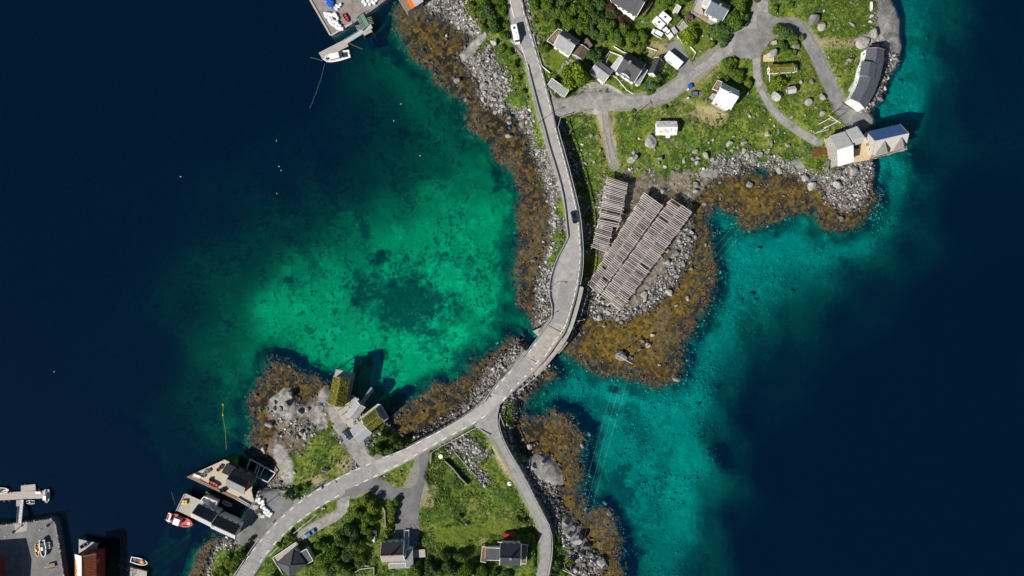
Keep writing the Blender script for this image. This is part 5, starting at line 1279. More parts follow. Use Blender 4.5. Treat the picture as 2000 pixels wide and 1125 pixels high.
# ------------------------------------------------------------------ fish drying racks
M_POLE2 = mat('grey_pole', (.36, .32, .30), .85, var=.25, scale=3)
M_SHADE_FISH = mat('shade_fish', (.16, .125, .085), .8, var=.4, scale=3)
def rack(label, TL, TR, BL, BR, h, step, lanes, grid=4):
    """TL-TR and BL-BR are the short ends (px at height h); poles run across, beams run along"""
    c = P((TL[0] + BR[0]) / 2, (TL[1] + BR[1]) / 2, 0); zb_ = float(bil(fZ, (TL[0] + BR[0]) / 2, (TL[1] + BR[1]) / 2))
    t = thing('fish_drying_rack', label, 'fish rack', Vector((c.x, c.y, zb_)), 'wooden fish drying racks'); z = zb_ + h; up = Vector((0, 0, 1)); rg = random.Random(int(TL[0]))
    tl, tr, bl, br = (P(q[0], q[1], z) for q in (TL, TR, BL, BR))
    for k in range(lanes + 1):
        f = k / lanes
        for off in ((0,) if k in (0, lanes) else (-.25, .25)):
            d = (tr - tl).normalized() * off
            slat('beam', M_GREYW, t, tl.lerp(tr, f) + d - up * .2, bl.lerp(br, f) + d - up * .2, .18, .2)
    n = int((bl - tl).length / step)
    for i in range(n + 1):
        f = i / n
        for k in range(lanes):
            if rg.random() < .03: continue
            a = tl.lerp(bl, f).lerp(tr.lerp(br, f), k / lanes + .004); b = tl.lerp(bl, f).lerp(tr.lerp(br, f), (k + 1) / lanes - .004)
            d = (b - a).normalized(); a = a - d * rg.uniform(-.1, .8 if k == 0 else .15); b = b + d * rg.uniform(-.1, .8 if k == lanes - 1 else .15); j = (bl - tl).normalized()
            a = a + j * rg.uniform(-.09, .09); b = b + j * rg.uniform(-.09, .09)
            w = rg.uniform(.16, .30); slat('pole', M_POLE if rg.random() < .75 else M_POLE2, t, a + up * rg.uniform(0, .1), b + up * rg.uniform(0, .1), w, .14)
    hv = []; hf = []  # fish strips added to block sun and deepen the shade below the rack
    for i in range(n + 1):
        f = i / n; a = tl.lerp(bl, f); b = tr.lerp(br, f); d = (b - a).normalized(); nf = int((b - a).length / .2)
        for q in range(nf):
            p = a + d * (q + rg.random()) * .2 - up * .18; w_ = d * rg.uniform(.08, .15) + (bl - tl).normalized() * rg.uniform(-.12, .12); L_ = up * rg.uniform(.6, 1.0); k_ = len(hv)
            hv += [tuple(p - w_), tuple(p + w_), tuple(p + w_ * .6 - L_), tuple(p - w_ * .6 - L_)]; hf.append((k_, k_ + 1, k_ + 2, k_ + 3))
    fb_ = MB(); fb_.v = hv; fb_.f = hf; fo = fb_.build('added_shade_fish', M_SHADE_FISH, t); fo['kind'] = 'stuff'
    m = max(2, int((bl - tl).length / 5))
    for i in range(m + 1):
        f = i / m
        for k in range(lanes + 1):
            e = tl.lerp(bl, f).lerp(tr.lerp(br, f), k / lanes); j = (bl - tl).normalized()
            for s in (-1, 1):
                g = e + j * s * 1.6; x = 1000 + g.x * FPX / (H - 1); y = 562.5 - g.y * FPX / (H - 1)
                slat('leg', M_POLE, t, Vector((g.x, g.y, float(bil(fZ, x, y)) - .2)), e - up * .2, .16, .16, (1, 0, 0))
rack('narrow fish drying rack nearest the main road', (1187,346), (1226,359), (1169,436), (1207,444), 4.2, .66, 1)
rack('short low end section of the narrow fish rack beside a gap', (1169,438), (1196,446), (1157,482), (1184,492), 3.8, .66, 1)
rack('long middle fish drying rack', (1259,377), (1293.5,402.5), (1149,556), (1170,575), 4.4, .74, 2)
rack('broad fish drying rack next to the seaweed shore', (1312,388.5), (1351,415), (1175,578), (1211,605), 4.4, .74, 2)

# ------------------------------------------------------------------ village houses
G6 = lambda x, y: float(bil(fZ, x, y))
t = thing('house', 'white house with grey roof and brown extension beside the main road', 'house', G(1105,95), 'houses')
r = gable(t, (1081,88), (1112,109), (1131,79), 10.2, 3.2, M_GREYR, M_WHITE, wins=(3, 2), chimney=(.62,), door_on=0, seams=0)
gable(t, (1128,85), (1116,106), (1139,118), 9.4, 1.2, M_BROWNR, M_BROWNWOOD, wins=(1, 1))
mono(t, (1136,82), (1147,97), (1158,90), 8.8, 9.6, M_BROWNR, M_BROWNWOOD, trim=None)
dk = thing('deck', 'brown wooden deck with white railing at the gable of the grey roofed house', 'deck', G(1076,76))
deck(dk, [(1069,81),(1089,59),(1097,62),(1081,86)], 7.6, ((1069,81),(1089,59)), M_BROWNWOOD, .4); rail(dk, [(1097,61),(1089,58),(1068,81),(1081,90)], 7.6)
ribbon('patio', [(1105,113),(1098,125),(1092,140)], [(1122,118),(1117,128),(1105,138)], None, M_CONC, cross=3)
t = thing('shed', 'long narrow shed with plain grey sloping roof above the gravel road', 'shed', G(1090,170))
mono(t, (1069.6,165), (1103,189), (1112,178), 8.2, 8.9, M_GREYR, M_GREYW, wins=3, seams=8)
t = thing('house', 'black roofed house with white walls among red shrubs', 'house', G(1232,8), 'houses')
r = gable(t, (1192,2), (1243,33), (1267,-7), 11.2, 4.2, M_SLATE, M_WHITE, wins=(5, 3), chimney=(.55,), door_on=0)
dk = thing('balcony', 'brown planked balcony on the end of the black roofed house', 'balcony', G(1264,14))
deck(dk, [(1252,26),(1268,2),(1274,6),(1258,30)], 8.6, ((1252,26),(1268,2)), M_BROWNWOOD, .4); rail(dk, [(1268,2),(1274,6),(1258,30),(1252,26)], 8.6, 1, M_BROWNWOOD)
t = thing('house', 'white house with dark roof and arched dormer above the gravel turning place', 'house', G(1230,140), 'houses')
r = gable(t, (1202,139), (1238,162), (1262,126), 9.8, 3.8, M_SLATE, M_WHITE, wins=(3, 2), chimney=(.35,), door_on=0)
# arched dormer on the slope facing the road
u, v = r['u'], r['v']; side = -v if (P(1222,150,10) - (r['p'][0] + r['p'][1]) / 2).length < (P(1222,150,10) - (r['p'][2] + r['p'][3]) / 2).length else v
ed = ((r['p'][0] + r['p'][1]) / 2) if side == -v else ((r['p'][2] + r['p'][3]) / 2)
ar = MB(); c0 = ed - side * .3; c1 = ed - side * 3.4; zf_ = 9.7; K = 12
f_ = [c0 + u * (2.0 * math.cos(math.pi * k / K)) + Vector((0, 0, zf_ - c0.z + .3 + 2.0 * math.sin(math.pi * k / K))) for k in range(K + 1)]
b_ = [p_ - side * 3.2 for p_ in f_]
for k in range(K): ar.poly([f_[k], f_[k + 1], b_[k + 1], b_[k]])
dm = ar.build('dormer', M_SLATE, r['roof'])
fc = MB(); fc.poly([p_ + side * .0 - Vector((0, 0, .12)) for p_ in f_]); fc.poly([f_[0] - side * 0.02, f_[-1] - side * .02, f_[-1] - side * .02 - Vector((0, 0, 1)), f_[0] - side * .02 - Vector((0, 0, 1))]); fc.build('dormer_front', M_WHITE, t)
window(t, ed - side * .3 + Vector((0, 0, 1.0)), side, 1.6, 1.0)
mono(t, (1203,139), (1193,131), (1210,108), 9.0, 9.4, M_PALER, M_WHITE)
mono(t, (1241,163), (1248,167), (1264,137), 8.6, 9.0, M_GREYR, M_WHITE)
rail(t, [(1191,147),(1203,153),(1223,177),(1236,185)], 6.5, 1.0, M_TRIM)
t = thing('garage', 'dark slate roofed outbuilding beside the house with the arched dormer', 'garage', G(1280,132))
gable(t, (1278,113), (1266,144), (1280,151), 8.6, 2.2, M_SLATE, M_WHITE, wins=(2, 1), door_on=0)
t = thing('garage', 'small grey roofed garage between the lime tree and the dormer house', 'garage', G(1173,142))
gable(t, (1152,141), (1180,162), (1197,139), 8.9, 1.6, M_GREYR, M_WHITE, wins=(1, 0), door_on=1)
fence([(1180,118),(1190,102),(1206,108),(1232,118)], 'white board fence behind the dormer house', 1.1)
fence([(1199,92),(1215,102),(1232,108)], 'white board fence along the lawn of the dormer house', 1.0)
fence([(1250,89),(1282,100)], 'white board fence above the stone pile', 1.1)
fence([(1041,68),(1047,92),(1053,112),(1058,130),(1074,143)], 'white fence along the main road below the grey roofed house', 1.0)
t = thing('flagpole', 'white flagpole on the small lawn behind the dormer house', 'flagpole', G(1184,122)); c = G(1184,122)
MB().tube(c - Vector((0, 0, .3)), c + Vector((0, 0, 9)), .07, .04).build('pole', M_TRIM, t); MB().lathe(c, [(.45, 0), (.45, .3), (.2, .5)], 10).build('foot', M_TRIM, t); MB().lathe(c + Vector((0, 0, 9)), [(.05, 0), (.10, .08), (.04, .16)], 8).build('finial', M_TRIM, t)

t = thing('house', 'house with blue grey roof and wide wooden deck above the asphalt yard', 'house', G(1400,22), 'houses')
r = gable(t, (1376,25), (1410,42), (1429,13), 10.6, 3.2, M_BLUER, M_WHITE, wins=(3, 2), chimney=(.5,), seams=14, door_on=0)
mono(t, (1372,9), (1383,13), (1390,-2), 9.6, 10.0, M_PALER, M_WHITE)
dk = thing('deck', 'wide pale wooden deck around the blue grey roofed house', 'deck', G(1362,20))
deck(dk, [(1362,-12),(1349,25),(1396,53),(1408,44),(1374,27),(1371,15),(1378,-4)], 7.6, ((1349,25),(1396,53)), M_WOOD, .45)
rail(dk, [(1362,-12),(1349,25),(1396,53)], 7.6, 1.0, M_BROWNWOOD)
t = thing('patio_table', 'brown wooden patio table on the wide deck', 'table', P(1376,34,7.65)); c = P(1376,34,7.65)
MB().box(c + Vector((0, 0, .74)), (1, -.5, 0), (.5, 1, 0), (0, 0, 1), 2.2, 1.1, .07).build('tabletop', M_BROWNWOOD, t)
for sx in (-.9, .9):
    for sy in (-.4, .4): MB().box(c + Vector((sx, sy - sx * .45, .37)), (1, 0, 0), (0, 1, 0), (0, 0, 1), .09, .09, .72).build('leg', M_BROWNWOOD, t)
fence([(1322,72),(1332,85),(1340,84),(1358,104),(1352,116)], 'white fence on the bank below the lawn of the blue grey roofed house', 1.0)
t = thing('shed', 'tiny pale blue roofed shed in the garden above the caravans', 'shed', G(1322,18))
mono(t, (1314,22), (1322,27), (1331,15), 8.6, 9.0, M_PALER, M_WHITE)
t = thing('terrace', 'small grey terrace with concrete wall below the pink shrub', 'terrace', G(1333,50))
deck(t, [(1322,52),(1333,38),(1347,53),(1333,65)], 6.9, ((1322,52),(1333,38)), M_WOOD, .6, piles=False); MB().bar(P(1322,52,7.2), P(1333,38,7.2), .25, .9).build('wall', M_CONC2, t)

t = thing('house', 'white house with bright white roof below the gravel village road', 'house', G(1415,188), 'houses')
r = gable(t, (1393,197), (1427,213), (1445,178), 9.0, 4.0, M_WHITER, M_WHITE, wins=(3, 2), seams=10, chimney=(.5,), door_on=0)
dk = thing('porch', 'boxed grey porch at the gable of the bright white roofed house', 'porch', G(1400,168))
deck(dk, [(1390,175),(1400,158),(1410,162),(1400,179)], 8.0, ((1390,175),(1400,158)), M_BROWNWOOD, .4); rail(dk, [(1400,179),(1390,175),(1400,158),(1410,162)], 8.0, 1.0)
deck(dk, [(1383,190),(1391,181),(1399,184),(1393,196)], 7.0, ((1383,190),(1391,181)), M_WOOD, .5)
ribbon('concrete_ledge', [(1388,202),(1400,210),(1418,219)], [(1392,198),(1402,204),(1421,214)], None, M_CONC2, cross=2)

t = thing('shed', 'small shed with rust streaked white metal roof in the meadow', 'shed', G(1302,250))
r = gable(t, (1281,263.5), (1321.6,263.5), (1321.6,237), 6.6, 1.5, M_RUSTR, M_WHITE, wins=(1, 0), seams=12, trim=None, door_on=0)
rg = random.Random(4)
for k in range(26):
    f = rg.uniform(.2, .95); h0 = rg.uniform(.25, .6); h1 = h0 + rg.uniform(.08, .3); a = r['p'][0].lerp(r['p'][1], f); b = r['r0'].lerp(r['r1'], f)
    if rg.random() < .35: a = r['p'][3].lerp(r['p'][2], f); nn = r['n2']
    else: nn = r['n1']
    o = slat('rust_patch', M_RUST2, r['roof'], a.lerp(b, h0) + nn * .178, a.lerp(b, min(h1, .97)) + nn * .178, rg.uniform(.12, .35), .012, nn)
mono(t, (1326.5,256), (1326.5,239), (1321.5,239), 5.6, 6.0, M_BLUER, M_WHITE, trim=None)
t = thing('step', 'white wooden step outside the rust streaked shed', 'step', G(1304,267)); c = G(1304,267)
for k in range(2): MB().box(c + Vector((0, .25 - .5 * k, .35 - .2 * k)), (1, 0, 0), (0, 1, 0), (0, 0, 1), 1.6, .5, .12).build('tread', M_TRIM, t)
MB().box(c + Vector((-.7, 0, .12)), (1, 0, 0), (0, 1, 0), (0, 0, 1), .1, .9, .4).build('side', M_TRIM, t)

def turf_on(r, sides=(1, 1), n=700, seed=1, scale=.42):
    """a mat of grass tufts growing on a roof"""
    rg = np.random.default_rng(seed); pos = []
    for e0, e1, k0, k1, nn, use in ((r['p'][0], r['p'][1], r['r0'], r['r1'], r['n1'], sides[0]), (r['p'][3], r['p'][2], r['r0'], r['r1'], r['n2'], sides[1])):
        if not use: continue
        for _ in range(n):
            f, g = rg.uniform(.02, .98), rg.uniform(.03, 1.0); pos.append(e0.lerp(e1, f).lerp(k0.lerp(k1, f), g) + nn * .17)
    pos = np.array([p[:] for p in pos]); m = len(pos); q = fbm(pos[:, 0], pos[:, 1], 2.2, 95, 2)[:, None]
    c = np.array([.10, .14, .014]) * (1 - q) + np.array([.36, .31, .06]) * q; c *= rg.uniform(.5, 1.3, m)[:, None]
    o = scatter('turf', GT, pos, rg.uniform(.5, 1.1, m) * scale, rg.uniform(0, 6.28, m), c, m_herb, tilt=.3, seed=seed)
    root = r['roof'].parent; o.parent = r['roof']; o.location = -root.location
t = thing('hut', 'low hut with dark turf roof and white front beside the gravel track', 'hut', G(1527,134))
r = gable(t, (1502,143), (1551,140), (1550,125), 7.4, .9, M_TURF, M_WHITE, wins=(2, 1), door_on=0, trim=M_WOOD); turf_on(r, n=320, seed=3)
mono(t, (1557,140), (1557,127), (1551,127), 6.8, 7.2, M_PALER, M_WHITE)
fence([(1502,145),(1502,160)], 'short white fence in front of the turf roofed hut', .9)
t = thing('shed', 'tiny grey shed with rusty edge in the grass below the turf roofed hut', 'shed', G(1546,177))
gable(t, (1538,184), (1555,181), (1554,168), 6.6, .7, M_PALER, M_GREYW, wins=(1, 0), trim=M_RUST)
t = thing('plank_stack', 'stack of pale new planks beside the asphalt yard', 'planks', G(1500,114)); c = G(1500,114)
for k in range(2):
    for j in range(7): slat('plank', M_NEWWOOD, t, c + Vector((-2.1, -1.2 + .38 * j, .25 + .3 * k)), c + Vector((2.1, -1.1 + .38 * j, .25 + .3 * k)), .34, .22)
t = thing('crate', 'grey box beside the gravel heap', 'crate', G(1511,85)); c = G(1511,85)
MB().box(c + Vector((0, 0, .5)), (1, .2, 0), (-.2, 1, 0), (0, 0, 1), 1.5, 1.3, 1.0).build('box', M_GREYW, t); MB().box(c + Vector((0, 0, 1.06)), (1, .2, 0), (-.2, 1, 0), (0, 0, 1), 1.6, 1.4, .1).build('lid', M_WOOD, t)

# the curved boathouse
t = thing('boathouse', 'long curved boathouse with dark ribbed roof and white wall on the eastern shore', 'boathouse', G(1695,150))
ze = 8.0
Lc = resample(smooth_line([(1692,94),(1690,112),(1683,128),(1679,148),(1672,170),(1660,192)], 3), 30); Rc = resample(smooth_line([(1727,97),(1725,122),(1719,150),(1708,180),(1690,213)], 3), 30)
Lw = [P(x, y, ze) for x, y in Lc]; Rw = [P(x, y, ze) for x, y in Rc]; up = Vector((0, 0, 1)); rise = 1.5; Mw = [(a + b) / 2 + up * rise for a, b in zip(Lw, Rw)]
rf = MB(); n = len(Lw)
rf.v += [tuple(p) for p in Lw] + [tuple(p) for p in Mw] + [tuple(p) for p in Rw]
for i in range(n - 1): rf.f += [(i, i + 1, n + i + 1, n + i), (n + i, n + i + 1, 2 * n + i + 1, 2 * n + i)]
M_BH = mat('blue_grey_ribbed_roof', (.085, .095, .112), .55, var=.2, scale=.8)
roof = rf.build('roof', M_BH, t)
so = roof.modifiers.new('solid', 'SOLIDIFY'); so.thickness = .15; so.offset = 0
for i in range(0, n):
    for e, m_ in ((Lw[i], Mw[i]), (Rw[i], Mw[i])): slat('roof_seam', M_BH, roof, e + up * .12, m_ + up * .12, .10, .10)
for i in range(n - 1): slat('ridge_cap', M_SLATE, roof, Mw[i] + up * .12, Mw[i + 1] + up * .12, .35, .08)
wl = MB(); base = .6
def inset(p, q, d): return p + (q - p).normalized() * d
Li = [inset(a, b, .5) for a, b in zip(Lw, Rw)]; Ri = [inset(b, a, .5) for a, b in zip(Lw, Rw)]
for i in range(n - 1):
    wl.poly([Vector((Li[i].x, Li[i].y, base)), Vector((Li[i + 1].x, Li[i + 1].y, base)), Li[i + 1] + up * .0, Li[i]]); wl.poly([Vector((Ri[i].x, Ri[i].y, base)), Vector((Ri[i + 1].x, Ri[i + 1].y, base)), Ri[i + 1], Ri[i]])
for i in (0, n - 1):
    o_ = Vector((0, 0, 0)); wl.poly([Vector((Li[i].x, Li[i].y, base)), Vector((Ri[i].x, Ri[i].y, base)), Ri[i] , Mw[i] - up * .12, Li[i]])
wl.build('wall', M_WHITE, t)
for i in range(2, n - 1, 4):
    d = (Lw[i] - Rw[i]).normalized(); window(t, Vector((Li[i].x, Li[i].y, 5.6)), d, 1.0, 1.2)
for a, b, c_ in ((Lw[n - 1], Mw[n - 1], 0), (Rw[n - 1], Mw[n - 1], 0), (Lw[0], Mw[0], 0), (Rw[0], Mw[0], 0)): slat('bargeboard', M_BROWNWOOD, t, a + up * .1, b + up * .1, .22, .3)
gable(t, (1678,147), (1683,120), (1712,126), 9.4, .9, M_BH, M_WHITE, base=6.5, wins=(2, 1), seams=9, trim=M_BH)
ribbon('boathouse_apron', [(1653,195),(1665,208),(1680,222)], [(1661,190),(1672,200),(1690,214)], None, M_CONC2, cross=3, dz=.02)
t = thing('platform', 'small grey concrete platform against the white boathouse wall', 'platform', G(1667,167)); MB().prism(pxpoly([(1659,172),(1669,157),(1674,161),(1666,175)], 3.8), 2.4, 3.8).build('slab', M_CONC2, t); MB().prism(pxpoly([(1656,177),(1659,172),(1666,175),(1663,180)], 3.2), 2.4, 3.2).build('step', M_CONC2, t)

# the wharf house
t = thing('wharf_deck', 'pale new timber wharf deck on piles over the turquoise water', 'wharf', P(1720,290,0))
deck(t, [(1659,292),(1667,318),(1699,312),(1772,292),(1764,262),(1690,257),(1684,268)], 2.9, ((1667,318),(1699,312)), M_NEWWOOD, .45, pile_step=5)
deck(t, [(1700,311.5),(1772,291.5),(1770,284),(1703,302)], 3.02, ((1700,311),(1772,291)), M_WOOD, .4, piles=False)
rail(t, [(1698,311),(1707,300)], 3.0, 1.0, M_DARKWOOD); rail(t, [(1704,310),(1770,290)], 3.0, .9, M_DARKWOOD, step=3)
t = thing('warehouse', 'broad wharf warehouse with metal roof coloured white on its sunlit slope', 'warehouse', G(1650,288))
r = gable(t, (1636,325), (1667,316), (1653,256), 7.8, 3.0, M_PALER, M_GREYW, base=.8, wins=(2, 2), seams=12, trim=None, seam_m=M_PALER)
gable(t, (1663,286), (1685,278), (1676,246), 8.6, 2.1, M_PALER, M_GREYW, base=1.0, frac=.3, wins=(1, 1), seams=7, trim=None, seam_m=M_PALER)
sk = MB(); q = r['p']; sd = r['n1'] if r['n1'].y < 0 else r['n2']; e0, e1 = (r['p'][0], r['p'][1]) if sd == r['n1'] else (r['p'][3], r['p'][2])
sk.hull8([e0 + sd * .165, e1 + sd * .165, r['r1'] + sd * .165, r['r0'] + sd * .165], [e0 + sd * .20, e1 + sd * .20, r['r1'] + sd * .20, r['r0'] + sd * .20]); sk.build('sunlit_white_slope', M_WHITER, t)  # sun-facing slope: its brightness is put into a white layer
M_PALEW = mat('pale_wood_shingle', (.47, .44, .40), .85, var=.18, scale=1.5)
t = thing('wharf_house', 'grey timber wharf house with two gabled dormers over the water', 'house', P(1735,275,2.9), 'houses')
r = gable(t, (1703,303), (1768,288), (1758,243), 6.2, 4.0, M_PALEW, M_PALEW, base=2.9, wins=(4, 2), trim=M_WOOD, door_on=3)
u, v = r['u'], r['v']; sd = r['n1'] if r['n1'].y < 0 else r['n2']; fr_ = (r['p'][0], r['p'][1]) if sd == r['n1'] else (r['p'][3], r['p'][2])
if (fr_[1] - fr_[0]).x < 0: fr_ = (fr_[1], fr_[0])
out = Vector((sd.x, sd.y, 0)).normalized()
for k, (f, wd) in enumerate(((.30, 5.2), (.80, 4.4))):
    c = fr_[0].lerp(fr_[1], f); a = c - u * wd / 2 + Vector((0, 0, .35)); b = c + u * wd / 2 + Vector((0, 0, .35)); top = c + Vector((0, 0, 3.7)); back = -out * 4.6
    d = MB(); d.hull8([a + out * .5, top + out * .5, top + back, a + back], [p + Vector((0, 0, .14)) for p in (a + out * .5, top + out * .5, top + back, a + back)]); d.hull8([top + out * .5, b + out * .5, b + back, top + back], [p + Vector((0, 0, .14)) for p in (top + out * .5, b + out * .5, b + back, top + back)])
    dd = d.build('dormer_roof', mat('grey_shingle', (.17, .165, .155), .85, var=.25), r['roof'])
    fr2 = MB(); fr2.poly([c - u * wd * .46, c + u * wd * .46, b - u * .1, top - Vector((0, 0, .1)), a + u * .1]); fr2.poly([c - u * wd * .46, a + u * .1, a + u * .1 + back * .9, c - u * wd * .46 + back * .5]); fr2.poly([c + u * wd * .46, b - u * .1, b - u * .1 + back * .9, c + u * wd * .46 + back * .5])  # near-black weed, plus shadow between clumps put into the colour
    fr2.build('dormer_wall', M_CREAM if k == 0 else M_PALEW, t); window(t, c + Vector((0, 0, 1.5)) + out * .02, out, 1.2, 1.1)
MB().hull8(*[[q_ + nb_ * k_ for q_ in ((r['p'][3], r['p'][2], r['r1'], r['r0']) if sd == r['n1'] else (r['p'][0], r['p'][1], r['r1'], r['r0']))] for nb_ in [r['n2'] if sd == r['n1'] else r['n1']] for k_ in (.165, .2)]).build('blue_upper_slope', mat('slope_blue', (.045, .11, .27), .4, var=.15), t)  # one even blue over the whole upper slope
for f in (.55, .68): 
    a = fr_[0].lerp(fr_[1], f) ; nn = sd; rr_ = r['r0'] if (r['r0'] - fr_[0]).length < (r['r1'] - fr_[0]).length else r['r1']
    slat('skylight', M_GLASS, r['roof'], a.lerp(a - out * 4 + Vector((0, 0, 2.9)), .25) + nn * .2, a.lerp(a - out * 4 + Vector((0, 0, 2.9)), .55) + nn * .2, .9, .08, nn)
t = thing('wharf_table', 'white table standing on the pale timber wharf deck', 'table', P(1698,278,2.95)); c = P(1698,278,2.95)
MB().lathe(c, [(.05, .7), (.8, .7), (.8, .76), (.05, .76)], 12).build('tabletop', M_TRIM, t); MB().tube(c, c + Vector((0, 0, .7)), .07).build('leg', M_STEEL, t); MB().lathe(c, [(.4, 0), (.35, .05), (.05, .08)], 10).build('foot', M_STEEL, t)
t = thing('planter', 'round planter with green shrub in the shaded court of the wharf warehouse', 'planter', P(1672,287,2.95)); c = P(1672,287,2.95)
MB().lathe(c, [(.7, 0), (.9, .7), (.8, .7), (.7, .6)], 12).build('pot', M_GREYR, t); o = bpy.data.objects.new('shrub', CROWNS[2][0]); link(o, t); o.scale = (1.0, 1.0, 1.0); o.location = (0, 0, .4)
t = thing('rail_stack', 'rusty steel rails lying in the grass beside the wharf warehouse', 'rails', G(1600,300))
for k in range(6):
    a = G(1586, 296 + k * 2.2, .25); b = G(1616, 289 + k * 2.2 , .25); slat('rail', M_RUST, t, a, b, .28, .22)
for (a, b, l) in (((1595,259),(1613,250),'white pole lying in the grass under the pylon'), ((1609,250),(1627,239),'white pole leaning across the grass under the pylon'), ((1591,261),(1618,253),'pale plank lying below the pylon')):
    A, B = G(*a, .3), G(*b, .3); o = MB().tube(A, B, .13, .10, 8); o.tube(A, A + (B - A) * .02, .16, .16, 8); o = o.build('timber_pole', M_POLE, None, org=A); tag(o, l, 'pole')

# ------------------------------------------------------------------ turf-roofed cabins on the islet
t = thing('cabin', 'tall turf roofed cabin on a platform over the green water', 'cabin', P(662,765,0), 'turf roofed cabins')
r = gable(t, (641,788), (652,734), (684,740), 7.4, 2.6, M_TURF, M_GREYW, base=3.2, wins=(3, 2), trim=M_WOOD, door_on=1); turf_on(r, n=900, seed=11)
dk = thing('wharf_deck', 'grey timber platform under the tall turf roofed cabin', 'wharf', P(668,760,0))
deck(dk, [(656,722),(694,730),(680,796),(640,790)], 3.1, ((656,722),(694,730)), M_WOOD, .5)
rail(dk, [(656,722),(694,730),(681,790)], 3.1, 1.0, M_WOOD)
dk = thing('wharf_deck', 'white bleached timber deck between the islet cabins', 'wharf', P(690,800,2.9))
deck(dk, [(650,794),(681,792),(688,770),(702,781),(684,806),(704,826),(688,842),(668,820)], 3.32, ((650,794),(668,820)), M_WOOD, .55)
t = thing('shed', 'small shed with grey sheet roof between the turf roofed cabins', 'shed', G(695,802))
gable(t, (676,808), (696,782), (714,795), 6.4, 1.5, M_PALER, M_GREYW, base=2.6, wins=(1, 1), seams=9, door_on=3)
t = thing('gangway', 'narrow grey gangway from the islet shed down to the water', 'gangway', P(716,775,1))
a = P(706,789,3.1); b = P(728,758,.6); d = (b - a).normalized(); s = d.cross(Vector((0, 0, 1))).normalized()
for k in range(14): p = a.lerp(b, (k + .5) / 14); slat('plank', M_PALER, t, p - s * .7, p + s * .7, (b - a).length / 14 - .05, .07)
for sg in (-1, 1): slat('handrail', M_STEEL, t, a + s * sg * .7 + Vector((0, 0, 1)), b + s * sg * .7 + Vector((0, 0, 1)), .06, .06); slat('beam', M_STEEL, t, a + s * sg * .7, b + s * sg * .7, .1, .2)
slat('post', M_DARKWOOD, t, (b.x, b.y, -4), (b.x, b.y, 1.6), .25, .25, (1, 0, 0))
t = thing('cabin', 'turf roofed cabin with grey sheet roofed end and blue window', 'cabin', G(728,822), 'turf roofed cabins')
r = gable(t, (706,819), (733,799), (752,821), 7.0, 2.2, M_TURF, M_GREYW, base=2.0, wins=(2, 1), trim=M_TRIM); turf_on(r, n=700, seed=12)
gable(t, (684,839), (706,821), (728,844), 6.8, 1.9, M_PALER, M_GREYW, base=2.4, wins=(1, 1), seams=9, door_on=3)
MB().box(P(714.5,857,6.9), (1, .8, 0), (-.8, 1, 0), (0, 0, 1), 1.4, .5, .3).build('blue_gutter_box', M_BLUE, t)
dk = thing('wharf_deck', 'grey timber deck behind the turf roofed cabin with the sheet roofed end', 'wharf', P(742,805,0))
deck(dk, [(700,818),(737,789),(745,790),(759,815),(750,824),(734,797),(707,820)], 3.3, ((700,818),(737,789)), M_WOOD, .5); rail(dk, [(737,789),(745,790),(759,815)], 3.3)
car('dark blue car parked below the grey roofed cabin on the islet', 678.5, 849, (12, 14), mat('dark_blue_car', (.015, .05, .10), .25, var=.1, spec=.6), z=3.75)
for k, (x, y) in enumerate(((663,800),(672,808),(680,818),(668,797))):
    a = G(x, y, .5); t = thing('bench', 'low timber bench on the white bleached deck between the islet cabins', 'bench', a, 'benches on the bleached deck')
    slat('seat', M_BROWNWOOD, t, a + Vector((-.8, -.5, .45)), a + Vector((.8, .5, .45)), .4, .06)
    for s_ in (-.6, .6): slat('leg', M_BROWNWOOD, t, a + Vector((s_, s_ * .62, -.3)), a + Vector((s_, s_ * .62, .42)), .1, .3, (1, 0, 0))

# ------------------------------------------------------------------ fishing wharf, north building
t = thing('wharf_deck', 'pointed triangular timber wharf deck with pale boards', 'wharf', P(430,940,0))
deck(t, [(366,931),(438,898),(498,930),(491,958),(496,978),(488,987)], 2.7, ((366,931),(488,987)), M_NEWWOOD if False else mat('pale_boards', (.50, .44, .35), .85, var=.2, scale=1.2), .5)
deck(t, [(364,931.5),(487,988),(489,984),(372,928)], 2.9, ((366,931),(488,987)), M_BROWNWOOD, .35, piles=False)
t = thing('boat_shed', 'wharf boat shed with ribbed roof, sunlit side coloured grey, on the pointed deck', 'shed', P(465,938,2.7))
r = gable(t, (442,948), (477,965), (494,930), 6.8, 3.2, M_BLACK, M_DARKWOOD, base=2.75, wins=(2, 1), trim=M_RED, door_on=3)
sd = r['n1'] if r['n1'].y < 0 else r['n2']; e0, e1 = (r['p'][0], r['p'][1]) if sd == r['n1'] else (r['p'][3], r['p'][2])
sh = MB(); sh.hull8([e0 + sd * .165, e1 + sd * .165, r['r1'] + sd * .165, r['r0'] + sd * .165], [e0 + sd * .2, e1 + sd * .2, r['r1'] + sd * .2, r['r0'] + sd * .2]); so_ = sh.build('sunlit_grey_slope', M_GREYR, t)  # grey layer paints the sunlight onto this slope of the black roof
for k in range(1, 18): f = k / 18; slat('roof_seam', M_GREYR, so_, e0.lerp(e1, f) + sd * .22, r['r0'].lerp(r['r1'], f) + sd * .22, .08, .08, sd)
mono(t, (434,922), (452,930), (460,914), 8.4, 7.0, M_BLACK, M_DARKWOOD, base=2.75, trim=None)
t = thing('slipway', 'timber slipway frame with rails in the dark water beside the boat shed', 'slipway', P(510,920,0))
for a, b, za, zb_ in (((489,897),(538,924),2.6,2.6),((489,897),(480,921),2.6,2.6),((538,924),(523,942),2.6,2.6),((517,912),(508,930),2.6,2.6),((505,903),(492,940),-.6,2.6),((510,905),(497,942),-.6,2.6),((501,931),(523,942),2.6,2.6)):
    slat('beam', M_POLE, t, P(*a, za), P(*b, zb_), .32, .3)
